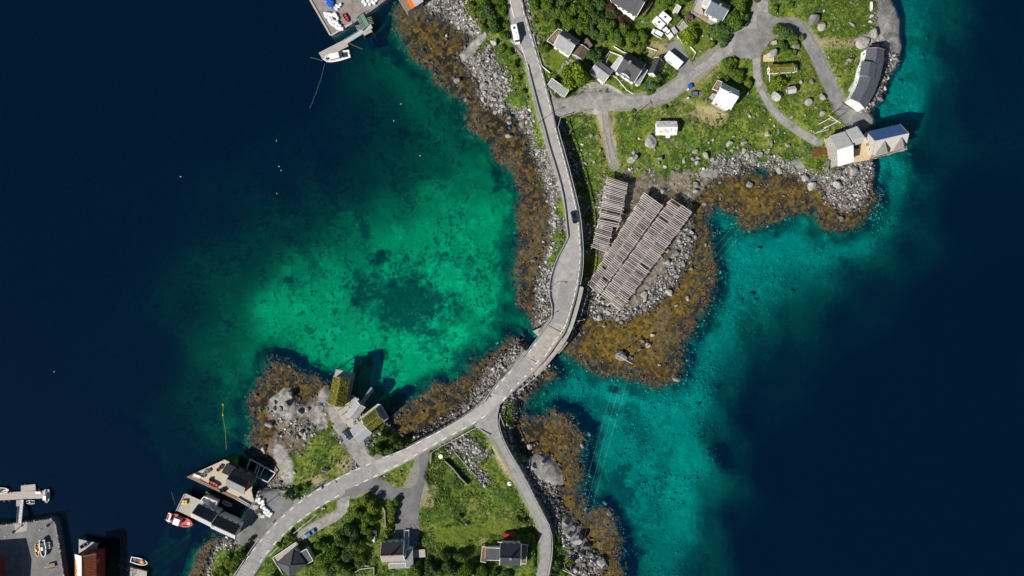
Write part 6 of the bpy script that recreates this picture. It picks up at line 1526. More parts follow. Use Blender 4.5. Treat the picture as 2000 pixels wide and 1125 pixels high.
for x, y in ((489,897),(505,906),(520,914),(538,924),(480,921),(523,942)): c = P(x, y, 2.5); slat('pile', M_DARKWOOD, t, (c.x, c.y, min(float(bil(fZ, x, y)), 0) - .3), c, .3, .3, (1, 0, 0))
for k, (x, y, m_) in enumerate(((511,943,M_PLASTW),(514,948,M_PALER))): boat(('white', 'grey')[k] + ' narrow rowing boat lying at the edge of the wharf yard', x, y, (21, 11), 4.8, 1.1, m_, M_NAVY, 'row', z=G6(x, y) + .5, freeboard=.5, name='rowing_boat', draft=.3)
boat('red and brown rowing boat standing on the pointed wharf deck', 418.5, 946, (18, 9), 4.2, 1.7, M_RED, M_BROWNWOOD, 'row', z=3.1, freeboard=.55, name='rowing_boat', trim=M_RED)
boat('white upturned dinghy on the tip of the pointed wharf deck', 386, 930, (16, 4), 3.2, 1.3, M_PLASTW, M_PLASTW, 'none', z=3.1, freeboard=.5, name='dinghy')
boat('green kayak in the gap between the two wharves', 413, 966, (20, 9), 4.6, .8, M_GREEN, M_YELLOW, 'none', z=.15, freeboard=.3, name='kayak', cat='kayak', trim=M_GREEN, draft=.2)
boat('white and grey rowing boat moored in the gap between the two wharves', 445, 983, (18, 9), 4.0, 1.5, M_PLASTW, M_PALER, 'row', z=0, name='rowing_boat')
def lump_mesh(name, seed, m):
    rg = np.random.default_rng(seed); bm = bmesh.new(); bmesh.ops.create_icosphere(bm, subdivisions=2, radius=1)
    for v in bm.verts:
        n_ = rg.normal(scale=.07); c = v.co; c.x = max(-.8, min(.8, c.x * 1.1)); c.y = max(-.8, min(.8, c.y * 1.1)); c.z = max(-.7, min(.75, c.z)); v.co = c * (1 + n_)
    me = bpy.data.meshes.new(name); bm.to_mesh(me); bm.free(); me.materials.append(m)
    for p in me.polygons: p.use_smooth = False
    return me
BAGS = [lump_mesh('sack', 900 + i, M_PLASTW) for i in range(4)]
def sack(x, y, z, w, label, group):
    rg = random.Random(int(x * 17 + y * 5)); t = thing('sack', label, 'sack', P(x, y, z), group); s = w * S * .55
    piece('bag', BAGS[rg.randrange(4)], t, P(x, y, z + s * .62), (0, 0, rg.uniform(0, 3)), (s, s * rg.uniform(.85, 1.1), s * .85))
    a = P(x, y, z + s * 1.2); slat('lifting_loop', M_PLASTW, t, a + Vector((-s * .5, -s * .3, 0)), a + Vector((s * .5, s * .3, .15)), .12, .1)
for x, y in ((502,977),(507,974),(508,981),(514,979),(514,985),(517,992),(521,995),(518,1000),(525,999),(522,1004),(530,1003),(527,1007),(512,990)): sack(x, y, G6(x, y) + .08, 7, 'white sack heaped at the edge of the wharf yard', 'white sacks in the wharf yard')
t = thing('net_heap', 'heap of dark fishing nets and scrap beside the white sacks', 'net heap', G(505,996))
for k, (x, y, s_) in enumerate(((500,990,1.4),(504,998,1.5),(508,1006,1.2),(514,1008,1.0))): piece('net_bundle', lump_mesh('net_bundle', 950 + k, (M_GREYW, M_DARKWOOD, M_GREYW, M_STEEL)[k]), t, P(x, y, G6(x, y) + .35), (0, 0, k), (s_, s_ * .8, .55))
CRB = None
def fish_box(x, y, z, ang, label, group, m=None, sc=1.0):
    t = thing('fish_box', label, 'box', P(x, y, z), group); c = P(x, y, z); u = Vector((math.cos(ang), math.sin(ang), 0)); v = Vector((-u.y, u.x, 0)); m = m or M_PLASTW
    slat('bottom', m, t, c - u * .55 * sc + Vector((0, 0, .06)), c + u * .55 * sc + Vector((0, 0, .06)), .8 * sc, .08)
    for sg in (-1, 1):
        slat('side', m, t, c - u * .6 * sc + v * .42 * sg * sc + Vector((0, 0, .4)), c + u * .6 * sc + v * .42 * sg * sc + Vector((0, 0, .4)), .08, .75); slat('end', m, t, c - v * .38 * sc + u * .57 * sg * sc + Vector((0, 0, .4)), c + v * .38 * sc + u * .57 * sg * sc + Vector((0, 0, .4)), .08, .75)
for k in range(6): fish_box(467 + k * 3.7, 974.5 + k * 2.1, 2.76, -.5, 'white fish box in the row along the wharf edge', 'fish boxes on the pointed wharf')
for k, (x, y, m_) in enumerate(((404,921,M_STEEL),(408,919,M_GREYW),(428,916,M_RED),(432,912,M_GREEN),(413,937,M_DARKWOOD),(434,957,M_DARKWOOD),(439,956,M_DARKWOOD),(398,928,M_GREYW))):
    fish_box(x, y, 2.76, .4 * k, ('grey steel', 'grey wooden', 'red', 'green', 'dark wooden', 'dark tarred', 'black wooden', 'small grey')[k] + ' crate on the pointed wharf deck', 'crates on the pointed wharf', m_, 1.3)

# ------------------------------------------------------------------ fishing wharf, south building
t = thing('wharf_deck', 'weathered grey timber deck beside the red fishing boat', 'wharf', P(380,985,0))
deck(t, [(345,997),(361,964),(391,978),(399,968),(424,979),(418,998),(388,986),(376,1010)], 2.5, ((361,964),(391,978)), M_WOOD, .5)
rail(t, [(345,997),(361,964),(389,977)], 2.5, .6, M_PALER, step=3)
t = thing('wharf_house', 'long white walled wharf house with stepped roof coloured pale on its sunlit side', 'house', G(420,1010), 'houses')
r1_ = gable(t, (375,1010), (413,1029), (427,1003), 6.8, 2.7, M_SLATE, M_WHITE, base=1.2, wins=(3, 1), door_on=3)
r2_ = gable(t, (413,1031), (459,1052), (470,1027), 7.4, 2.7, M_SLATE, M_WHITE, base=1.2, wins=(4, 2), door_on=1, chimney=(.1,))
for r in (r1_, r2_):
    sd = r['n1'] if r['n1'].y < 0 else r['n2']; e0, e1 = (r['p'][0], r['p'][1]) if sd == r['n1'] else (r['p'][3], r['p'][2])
    sh = MB(); sh.hull8([e0 + sd * .165, e1 + sd * .165, r['r1'] + sd * .165, r['r0'] + sd * .165], [e0 + sd * .2, e1 + sd * .2, r['r1'] + sd * .2, r['r0'] + sd * .2]); so_ = sh.build('pale_or_sunlit_sheet', M_PALER, t)  # pale layer carries the sunlight of the sun-facing slope in its colour
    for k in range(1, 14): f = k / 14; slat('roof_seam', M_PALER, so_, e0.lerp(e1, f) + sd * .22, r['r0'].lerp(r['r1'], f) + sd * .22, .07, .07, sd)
t = thing('walled_terrace', 'white walled roof terrace against the long wharf house', 'terrace', P(410,985,2.6))
q = pxpoly([(392,977),(399,970),(424,980),(417,997)], 5.4); MB().prism(q, 2.6, 4.4).build('room', M_WHITE, t)
for a, b in zip(q, q[1:] + q[:1]): slat('parapet', M_TRIM, t, a - Vector((0, 0, .5)), b - Vector((0, 0, .5)), .2, 1.1)
MB().box(P(415,980,4.8), (1, -.4, 0), (.4, 1, 0), (0, 0, 1), 1.6, 1.2, .7).build('hatch', M_NEWWOOD, t)
t = thing('pallet', 'wooden pallet of yellow crates on the grey deck', 'pallet', P(362,980,2.56)); c = P(362,980,2.56)
for j in range(5): slat('slat', M_NEWWOOD, t, c + Vector((-.9, -.8 + .4 * j, .25)), c + Vector((.9, -.8 + .4 * j, .25)), .3, .1)
for sx in (-.5, .5):
    for sy in (-.4, .4): MB().box(c + Vector((sx, sy, .6)), (1, 0, 0), (0, 1, 0), (0, 0, 1), .8, .65, .55).build('crate', M_YELLOW, t)
boat('red fishing boat with white wheelhouse moored at the grey timber deck', 355, 1014.5, (50, 17), 10.6, 4.0, M_RED, M_RED, 'fishing', freeboard=1.3, cat='fishing boat', name='fishing_boat', trim=M_RED, draft=.8)

# ------------------------------------------------------------------ houses by the southern road
t = thing('house', 'dark hip roofed house below the main road', 'house', G(572,1092), 'houses')
hip(t, (540,1098), (574,1070), (600,1102), 9.2, 2.4, M_SLATE, M_WHITE, base=5.0)
mono(t, (584,1080), (597,1103), (612,1094), 8.4, 8.9, M_SLATE, M_WHITE, base=5.0)
dk = thing('deck', 'pale wooden deck in front of the dark hip roofed house', 'deck', G(556,1076))
deck(dk, [(535,1087),(578,1058),(584,1066),(541,1097)], 7.0, ((535,1087),(578,1058)), M_WOOD, .45); rail(dk, [(535,1087),(578,1058)], 7.0); rail(dk, [(533,1088),(558,1126)], 6.6)
t = thing('house', 'grey roofed house with brown ridge and outside stairs by the asphalt yard', 'house', G(775,1085), 'houses')
r = gable(t, (747,1097), (791,1095), (789,1058), 10.4, 3.3, M_SLATE, M_WHITE, wins=(3, 2), chimney=(.45,), door_on=2, seam_m=M_RUST)
sd = r['n1'] if r['n1'].y < 0 else r['n2']; e0, e1 = (r['p'][0], r['p'][1]) if sd == r['n1'] else (r['p'][3], r['p'][2])
MB().hull8([e0 + sd * .165, e1 + sd * .165, r['r1'] + sd * .165, r['r0'] + sd * .165], [e0 + sd * .2, e1 + sd * .2, r['r1'] + sd * .2, r['r0'] + sd * .2]).build('pale_or_sunlit_sheet', mat('sunlit_shingle', (.30, .28, .25), .85, var=.15), t)  # slope towards the sun coloured paler to paint in the light
mono(t, (760,1111), (807,1109), (806,1098), 8.8, 9.2, M_GREYR, M_WHITE); mono(t, (807,1108), (806,1072), (792,1072), 9.4, 9.8, M_GREYR, M_WHITE)
st = thing('staircase', 'pale outside staircase on the end of the brown ridged house', 'stairs', G(795,1052))
for k in range(10): p = P(794, 1036 + k * 3.4, 6.6 + k * .32); slat('tread', M_PALER, st, p - Vector((.85, 0, 0)), p + Vector((.85, 0, 0)), .45, .08)
for sx in (-.9, .9): slat('handrail', M_TRIM, st, P(794,1034,7.6) + Vector((sx, 0, 0)), P(794,1070,10.6) + Vector((sx, 0, 0)), .08, .1); slat('stringer', M_TRIM, st, P(794,1034,6.5) + Vector((sx, 0, 0)), P(794,1070,9.6) + Vector((sx, 0, 0)), .1, .3)
dk = thing('deck', 'small pale deck beside the brown ridged house', 'deck', G(815,1085)); deck(dk, [(808,1075),(830,1073),(831,1088),(808,1090)], 7.4, ((808,1075),(830,1073)), M_WOOD, .5)
fence([(755,1052),(752,1000),(748,988)], 'white fence beside the grassy driveway', .9); fence([(680,1114),(700,1103),(722,1104)], 'white fence at the bottom of the wood', 1.0); fence([(684,1121),(705,1110),(731,1107),(731,1124)], 'white fence round the small dark lawn', 1.0)
t = thing('house', 'black roofed house with white balcony railings beside the side road', 'house', G(995,1080), 'houses')
r = gable(t, (976,1103), (1017,1104), (1019,1062), 10.2, 3.6, M_BLACK, M_WHITE, wins=(3, 2), chimney=(.5,), door_on=2)
mono(t, (950,1094), (950,1070), (977,1071), 8.8, 9.2, M_BLACK, M_WHITE)
dk = thing('balcony', 'brown balcony with white railing on the house by the side road', 'balcony', G(1026,1082)); deck(dk, [(1020,1062),(1031,1064),(1027,1100),(1016,1099)], 8.2, ((1020,1062),(1016,1099)), M_BROWNWOOD, .4); rail(dk, [(972,1057),(1031,1063),(1027,1100),(1016,1099)], 8.2)
dk = thing('balcony', 'narrow brown deck behind the flat roofed wing of the black roofed house', 'balcony', G(945,1082)); deck(dk, [(942,1067),(950,1068),(949,1096),(940,1094)], 7.6, ((942,1067),(940,1094)), M_BROWNWOOD, .4); rail(dk, [(950,1067),(942,1066),(939,1095),(949,1097)], 7.6)
car('red car parked in the shade of the black roofed house', 995, 1043, (1, -.05), M_RED, group=None)
car('blue car parked beside the dark hip roofed house', 606, 1041, (16, -10), mat('blue_car', (.05, .16, .34), .3, var=.1, spec=.6))
car('white car parked on the grassy driveway', 730.5, 1046.5, (3, -20), mat('white_car', (.78, .78, .78), .3, var=.04, spec=.6))
car('black car driving on the main road above the fish racks', 1121, 425, (3, 12), mat('black_car', (.008, .01, .015), .2, var=.1, spec=.6), L=4.7, W=1.9, z=zmain(1121,425) + .02)
car('grey car parked beside the bright white roofed house', 1359, 184, (1, .03), mat('grey_car', (.12, .15, .19), .3, var=.1, spec=.6))

# ------------------------------------------------------------------ caravans, vans, motorhome
def van(label, px, py, dirpx, L, W, h, kind='caravan', group=None, z=None, m=None):
    m = m or mat('white_coach_paint', (.82, .82, .82), .35, var=.03, spec=.5); z = G6(px, py) + .12 if z is None else z
    nm = {'caravan': 'caravan', 'motorhome': 'motorhome', 'van': 'van', 'pickup': 'pickup_truck', 'container': 'box_trailer'}[kind]
    t = thing(nm, label, nm.replace('_', ' '), (0, 0, 0), group); a = W / 2; x0, x1 = -L / 2, L / 2
    if kind in ('caravan', 'container', 'motorhome'):
        xb = x1 - (1.5 if kind == 'motorhome' else 0)
        b = MB(); lbox(b, x0, xb, -a, a, .45, h, .12 if kind != 'container' else 0, .06 if kind != 'container' else 0); b.build('body', m, t, bevel=.12 if kind != 'container' else .03)
        if kind == 'motorhome':
            b = MB(); b.hull8([(xb - .3, -a * .95, .4), (x1, -a * .85, .4), (x1, a * .85, .4), (xb - .3, a * .95, .4)], [(xb - .3, -a * .9, 1.9), (xb + .35, -a * .8, 1.9), (xb + .35, a * .8, 1.9), (xb - .3, a * .9, 1.9)]); b.build('cab', m, t)
            b = MB(); b.hull8([(xb + .75, -a * .76, 1.36), (xb + .90, -a * .76, 1.30), (xb + .90, a * .76, 1.30), (xb + .75, a * .76, 1.36)], [(xb + .32, -a * .72, 1.97), (xb + .42, -a * .72, 1.94), (xb + .42, a * .72, 1.94), (xb + .32, a * .72, 1.97)]); b.build('windscreen', M_GLASS, t)
            for s in (-1, 1): lbox(b := MB(), x1 - .05, x1 + .04, s * a * .6 - .18, s * a * .6 + .18, .7, .95); b.build('headlight', M_STEEL, t)
        for i, (fx, wd) in enumerate(((-.25, .75), (.05, .5), (.25, .4)) if kind == 'motorhome' else ((.05, .7),) if kind == 'caravan' else ()):
            lbox(b := MB(), L * fx - wd, L * fx + wd * .2, -wd * .55 + (.3 if i else -.1), wd * .55 + (.3 if i else -.1), h, h + .10, .05, .05); b.build('roof_hatch', M_NAVY if not i else M_STEEL, t)
        if kind == 'container':
            for k in range(9): lbox(b := MB(), x0 + L * k / 9 + .1, x0 + L * k / 9 + .2, -a + .04, a - .04, h, h + .03); b.build('roof_rib', m, t)
        for s in (-1, 1): lbox(b := MB(), -L * .25, L * .1, s * a - .02, s * a + .02, 1.35, 1.95); b.build('side_window', M_GLASS, t)
        if kind == 'caravan': MB().bar((x1, 0, .5), (x1 + 1.1, 0, .5), .12, .12).build('drawbar', M_STEEL, t)
        wx = (0,) if kind == 'caravan' else (x0 + 1.2, x1 - 1.1)
    else:
        b = MB(); lbox(b, x0, x1, -a, a, .35, .95, .04, .04); b.build('body', m, t, bevel=.08)
        cx0, cx1 = (x0 + .1, x1 - 1.0) if kind == 'van' else (x0 + 2.0, x1 - 1.2)
        b = MB(); lbox(b, cx0, cx1, -a + .06, a - .06, .95, h - .1, .3, .15); b.build('windows', M_GLASS, t)
        b = MB(); lbox(b, cx0 + .25, cx1 - .32, -a + .2, a - .2, h - .1, h, .05, .05); b.build('van_roof', m, t, bevel=.03)
        if kind == 'pickup': lbox(b := MB(), x0 + .1, x0 + 1.9, -a + .1, a - .1, .95, 1.25, .05, .05); b.build('load_cover', m, t)
        wx = (x0 + .9, x1 - .9)
    for x in wx:
        for s in (-1, 1):
            w_ = MB().tube((x, s * (a - .24), .36), (x, s * (a + .01), .36), .36, n=12).build('wheel', M_RUBBER, t); MB().tube((x, s * (a + .012), .36), (x, s * (a + .02), .36), .2, n=8).build('rim', M_STEEL, w_)
    t.location = P(px, py, z); t.rotation_euler = (0, 0, math.atan2(-dirpx[1], dirpx[0])); return t
van('white motorhome driving in the lay-by of the main road', 1007, 70, (8, 36), 7.0, 2.3, 2.9, 'motorhome', z=zmain(1007, 70) + .02)
van('white caravan with dark roof hatch parked against its twin above the driveway', 1297, 38, (18, 15), 4.8, 2.4, 2.6, 'caravan')
van('white caravan parked beside the white van above the driveway', 1285, 48, (17, 16), 4.8, 2.4, 2.6, 'caravan')
van('white van parked at the head of the driveway', 1283, 67, (-20, -11), 4.6, 2.0, 1.95, 'van')
van('white pickup truck parked between the white van and the small trailer', 1304, 66, (-12, -15), 4.8, 1.95, 1.8, 'pickup')
t = thing('car_trailer', 'small pale blue covered trailer beside the pickup truck', 'trailer', (0, 0, 0))
lbox(b := MB(), -1.3, 1.3, -.75, .75, .45, 1.2); b.build('box', M_PALER, t); lbox(b := MB(), -1.32, 1.32, -.77, .77, 1.2, 1.3, .1, .1); b.build('cover', M_PALER, t); MB().bar((1.3, 0, .5), (2.4, 0, .5), .1, .1).build('drawbar', M_STEEL, t)
for s in (-1, 1): MB().tube((0, s * .76, .32), (0, s * .95, .32), .32, n=12).build('wheel', M_RUBBER, t)
tree_place(t, 1316, 61, G6(1316, 61) + .1, (10, 14))
van('long white box trailer standing above the gravel village road', 1313, 120.5, (27, 22), 7.0, 2.9, 2.9, 'container')
def wheelie_bin(x, y, label, m):
    c = G(x, y); t = thing('wheelie_bin', label, 'bin', c); up = Vector((0, 0, 1))
    MB().hull8([c + Vector(q) for q in ((-.5, -.6, .1), (.5, -.6, .1), (.5, .6, .1), (-.5, .6, .1))], [c + Vector(q) for q in ((-.65, -.8, 1.25), (.65, -.8, 1.25), (.65, .8, 1.25), (-.65, .8, 1.25))]).build('body', m, t)
    MB().box(c + Vector((0, 0, 1.3)), (1, 0, 0), (0, 1, 0), (0, 0, 1), 1.4, 1.7, .1).build('lid', m, t)
    for s in (-.4, .4): MB().tube(c + Vector((s, -.65, .12)), c + Vector((s + .1, -.65, .12)), .14, n=10).build('wheel', M_RUBBER, t)
wheelie_bin(1346, 170, 'blue wheelie bin by the gateposts of the white roofed house', M_BLUE); wheelie_bin(1127, 123, 'blue bin on the patio of the grey roofed house', M_BLUE); wheelie_bin(1269, 168, 'blue bin beside the gravel path of the dormer house', M_BLUE)
for i, (x, y) in enumerate(((1342.5,176),(1342.5,193))):
    c = G(x, y); t = thing('gatepost', 'white gatepost ' + ('next to the blue wheelie bin' if i == 0 else 'on the meadow side of the grey car'), 'gatepost', c, 'gateposts'); MB().box(c + Vector((0, 0, .6)), (1, 0, 0), (0, 1, 0), (0, 0, 1), .35, .35, 1.4).build('post', M_TRIM, t); MB().box(c + Vector((0, 0, 1.34)), (1, 0, 0), (0, 1, 0), (0, 0, 1), .5, .5, .1).build('cap', M_TRIM, t)
boat('white kayak lying in the grass beside the bare rock slab', 1701, 13.5, (0, 1), 3.6, 1.1, M_PLASTW, M_PLASTW, 'none', z=G6(1701, 13) + .5, freeboard=.3, name='kayak', cat='kayak', draft=.3)

# round concrete caps
def well(x, y, r_, label):
    c = G(x, y); t = thing('well_cap', label, 'well cap', c, 'round concrete well caps'); MB().lathe(c, [(r_, -.4), (r_, .5), (r_ * .95, .55)], 20).build('ring', M_CONC2, t); MB().lathe(c + Vector((0, 0, .56)), [(r_ * .9, 0), (r_ * .85, .08), (r_ * .3, .12)], 20).build('lid', M_TRIM, t); MB().box(c + Vector((.1, 0, .72)), (1, .6, 0), (-.6, 1, 0), (0, 0, 1), .4, .12, .08).build('handle', M_NAVY, t)
well(861, 891, .95, 'round pale concrete well cap in the shaded ditch below the main road'); well(995, 944, .9, 'round white well cap on the gravel beside the side road'); well(1114, 1045, .7, 'round white cap on the rocks below the side road')
t = thing('retaining_wall', 'concrete retaining wall along the shaded ditch in the meadow', 'wall', G(895,915))
for (a, b) in (((868,898),(884,912)),((884,912),(900,932)),((900,932),(914,946))): A, B = G(*a), G(*b); MB().bar(A + Vector((0, 0, .3)), B + Vector((0, 0, .3)), .25, 2.4).build('wall_section', M_GREYW, t)
t = thing('retaining_wall', 'thin concrete wall edging the far side of the meadow ditch', 'wall', G(905,900))
for (a, b) in (((886,880),(905,902)),((905,902),(928,928))): A, B = G(*a), G(*b); MB().bar(A + Vector((0, 0, .0)), B + Vector((0, 0, .0)), .22, 1.0).build('wall_section', M_CONC, t)

# ------------------------------------------------------------------ harbour in the lower left corner
t = thing('quay', 'wide asphalt quay edged with stone blocks in the harbour', 'quay', P(50,1070,0))
Q = [(-120,1030),(0,1027),(60,1020),(101,1014),(108,1022),(115,1064),(125,1130),(130,1200),(-120,1200)]
MB().prism(pxpoly(Q, 2.8), -14, 2.8).build('quay_body', M_ASPH3, t)
rg = random.Random(9)
for a, b in zip(Q[1:7], Q[2:8]):
    n = max(2, int(math.hypot(b[0] - a[0], b[1] - a[1]) / 5))
    for k in range(n):
        f = (k + .5) / n; x, y = a[0] + (b[0] - a[0]) * f, a[1] + (b[1] - a[1]) * f; c = P(x, y, 2.75); d = P(b[0], b[1], 0) - P(a[0], a[1], 0); ang = math.atan2(d.y, d.x)
        piece('edge_block', ROCKS[rg.randrange(10)], t, c, (0, 0, ang), (.62, rg.uniform(.4, .7), rg.uniform(.3, .45)))
sk_ = []
for k in range(500):
    f = rg.random(); i_ = rg.randrange(1, 6); a, b = Q[i_], Q[i_ + 1]; x, y = a[0] + (b[0] - a[0]) * f, a[1] + (b[1] - a[1]) * f; s_ = rg.random(); sk_.append((x + s_ * 11 * (1 if i_ > 2 else .2), y - s_ * 8 * (1 if i_ <= 3 else 0), 2.2 - 5 * s_))
A_ = np.array(sk_); g_ = RNG.uniform(.12, .3, len(A_)); o = scatter('quay_riprap', RT, place_px(A_[:, 0], A_[:, 1], A_[:, 2]), RNG.uniform(.4, .85, len(A_)), RNG.uniform(0, 6, len(A_)), g_[:, None] * np.ones((1, 3)), m_loose); o['kind'] = 'stuff'; tag(o, 'dark stones of the quay embankment', 'stones')
MB().prism(pxpoly([(29,1022),(54,1020),(52,1037),(28,1041)], 2.82), 2.7, 2.83).build('concrete_pad', M_CONC, t)
t = thing('pontoon', 'bleached timber pontoon with side platforms in the harbour', 'pontoon', P(45,968,0))
deck(t, [(-60,966),(88,959),(90,972),(-60,980)], .55, ((-60,966),(88,959)), M_WOOD, .6, piles=False); deck(t, [(41,949),(69,946),(70,957.5),(41,959.5)], .55, ((41,949),(69,946)), M_WOOD, .6, piles=False); deck(t, [(32,977.5),(47,976.5),(47,988),(32,988)], .55, ((32,977),(47,976)), M_WOOD, .6, piles=False)
for x in range(-50, 90, 14): c = P(x, 968, .1); MB().box(c, (1, 0, 0), (0, 1, 0), (0, 0, 1), 1.6, 2.2, .6).build('float', M_CONC2, t)
for x, y in ((51,946),(24,961),(18,962),(78,957),(10,978),(20,977)): MB().lathe(P(x, y, .2), [(.1, -.2), (.35, 0), (.35, .4), (.1, .6)], 10).build('fender', M_RED, t)
MB().box(P(75,962,.75), (1, 0, 0), (0, 1, 0), (0, 0, 1), 2.0, .8, .5).build('locker', M_PLASTW, t)
def gangway(label, a, b, wd, m=M_STEEL, n=16, hr=1.0):
    t = thing('gangway', label, 'gangway', a); d = (b - a).normalized(); s = d.cross(Vector((0, 0, 1))).normalized(); L = (b - a).length
    for k in range(n): p = a.lerp(b, (k + .5) / n); slat('tread_plate', m, t, p - s * wd / 2, p + s * wd / 2, L / n - .04, .06)
    for sg in (-1, 1):
        slat('stringer', m, t, a + s * sg * wd / 2, b + s * sg * wd / 2, .12, .25); slat('handrail', m, t, a + s * sg * wd / 2 + Vector((0, 0, hr)), b + s * sg * wd / 2 + Vector((0, 0, hr)), .06, .06)
        for k in range(6): p = a.lerp(b, k / 5) + s * sg * wd / 2; slat('post', m, t, p, p + Vector((0, 0, hr)), .05, .05, (1, 0, 0))
gangway('grey steel gangway from the asphalt quay down to the bleached pontoon', P(38.5,1022,2.9), P(43,976,.75), 1.3)
boat('white motorboat moored on the upper side of the bleached pontoon', 2, 957, (1, -.05), 7.4, 2.3, M_PLASTW, M_PALER, 'open', name='motorboat', freeboard=.8)
boat('white and blue cabin boat moored across the end of the bleached pontoon', 94, 968, (0, 1), 5.2, 2.0, M_PLASTW, M_BLUE, 'cabin', name='motorboat', freeboard=.7)
boat('small white dinghy with blue seats moored beside the gangway', 60.5, 980, (-1, 0), 3.4, 1.5, M_PLASTW, M_BLUE, 'open', name='dinghy', freeboard=.5)
boat('yellow boat standing on the asphalt quay', 75, 1073.5, (1, 14), 5.0, 1.6, M_YELLOW, M_YELLOW, 'open', z=3.2, name='motorboat', trim=M_YELLOW, freeboard=.7)
boat('pale blue and white boat standing on the asphalt quay', 86.5, 1070, (2, 17), 6.8, 2.5, mat('pale_blue_gelcoat', (.42, .52, .66), .35, var=.08), M_NAVY, 'open', z=3.3, name='motorboat', trim=M_PLASTW, freeboard=.9)
for k, (x, y) in enumerate(((95,1061),(96,1067.5))): fish_box(x, y, 2.85, .1, 'white and brown crate beside the pale blue boat', 'crates on the quay', M_PLASTW, 1.3)
t = thing('car_trailer', 'flat brown trailer parked on the asphalt quay', 'trailer', (0, 0, 0))
lbox(b := MB(), -1.5, 1.5, -.85, .85, .5, .62); b.build('bed', M_BROWNWOOD, t)
for s in (-1, 1): lbox(b := MB(), -1.5, 1.5, s * .85 - .04, s * .85 + .04, .62, .95); b.build('side_board', M_BROWNWOOD, t); MB().tube((0, s * .88, .32), (0, s * 1.08, .32), .32, n=12).build('wheel', M_RUBBER, t)
MB().bar((-1.5, 0, .5), (-2.7, 0, .5), .1, .1).build('drawbar', M_STEEL, t); tree_place(t, 101.5, 1104, 2.82, (14, -4))
for x, y, l in ((92,1027.5,'short white lamp column on the corner of the asphalt quay'), (25,1040,'white lamp column beside the concrete pad of the quay')):
    c = P(x, y, 2.82); t = thing('lamp_column', l, 'lamp', c); MB().lathe(c, [(.55, 0), (.5, .7), (.2, .9)], 12).build('foot', M_CONC, t); MB().tube(c + Vector((0, 0, .9)), c + Vector((0, 0, 3.6)), .14, .1).build('column', M_TRIM, t); MB().lathe(c + Vector((0, 0, 3.6)), [(.15, 0), (.4, .15), (.4, .4), (.1, .5)], 10).build('lamp_head', M_GREYR, t)
t = thing('warehouse', 'tall warehouse at the back of the asphalt quay', 'warehouse', P(-60,1130,2.8))
gable(t, (-150,1110), (-27,1101), (-20,1200), 11.6, 1.5, M_GREYR, M_REDW, base=2.8, wins=(5, 3), door_on=0)
t = thing('warehouse', 'waterside warehouse with rusty orange and brown metal roof', 'warehouse', P(168,1100,0))
r = gable(t, (148,1180), (147,1082), (188,1077), 7.6, 2.2, M_RUST, M_REDW, base=1.4, wins=(3, 2), seams=20, trim=M_PALER, door_on=1, seam_m=M_RUST)
sd = r['n1'] if r['n1'].x < 0 else r['n2']; e0, e1 = (r['p'][0], r['p'][1]) if sd == r['n1'] else (r['p'][3], r['p'][2])
for k in range(40):
    f0, f1 = k / 40, (k + 1) / 40; l0 = rg.uniform(.25, .75); a0, a1 = e0.lerp(e1, f0), e0.lerp(e1, f1); k0, k1 = r['r0'].lerp(r['r1'], f0), r['r0'].lerp(r['r1'], f1)
    near = min(1, abs((a0 - P(147, 1082, 7.6)).length) / 9); l0 = l0 * near
    MB().hull8([a0.lerp(k0, l0) + sd * .165, a1.lerp(k1, l0) + sd * .165, k1 + sd * .165, k0 + sd * .165], [a0.lerp(k0, l0) + sd * .2, a1.lerp(k1, l0) + sd * .2, k1 + sd * .2, k0 + sd * .2]).build('pale_or_sunlit_sheet', M_WHITER, t)
    MB().hull8([a0 + sd * .163, a1 + sd * .163, a1.lerp(k1, l0) + sd * .163, a0.lerp(k0, l0) + sd * .163], [a0 + sd * .19, a1 + sd * .19, a1.lerp(k1, l0) + sd * .19, a0.lerp(k0, l0) + sd * .19]).build('rusty_roof_sheet', M_RUST2, t)
dk = thing('wharf_deck', 'cluttered grey landing in front of the rusty roofed warehouse', 'wharf', P(172,1066,0)); deck(dk, [(154,1053),(191,1061),(189,1080),(154,1083)], 2.2, ((154,1053),(154,1083)), M_WOOD, .5); fish_box(163, 1066, 2.3, .5, 'dark crate on the landing of the rusty warehouse', 'landing crates', M_DARKWOOD, 1.5); fish_box(170, 1062, 2.3, .9, 'blue crate on the landing of the rusty warehouse', 'landing crates', M_BLUE, 1.3)
dk = thing('jetty', 'short grey timber jetty with ladder below the small red and green boat', 'jetty', P(268,1125,0)); deck(dk, [(255,1107),(287,1115),(283,1190),(250,1190)], 1.6, ((255,1107),(287,1115)), M_WOOD, .5); rail(dk, [(257,1112),(262,1112),(261,1124),(255,1124)], 1.6, 1, M_DARKWOOD)
boat('small fishing boat with orange tarpaulin and green foredeck moored at the jetty', 274, 1095, (36, 9), 6.8, 2.6, M_PLASTW, M_NAVY, 'row', name='fishing_boat', cat='fishing boat', freeboard=.8, trim=M_TRIM)
c = P(279, 1097, .8); o = thing('tarpaulin', 'bright orange tarpaulin bundled in the small boat at the jetty', 'tarpaulin', c); piece('bundle', lump_mesh('bundle', 977, M_ORANGE), o, c + Vector((0, 0, .25)), (0, 0, .3), (.85, .75, .45)); piece('fold', lump_mesh('fold', 978, M_ORANGE), o, c + Vector((-.3, .5, .35)), (0, 0, 1), (.5, .35, .3))

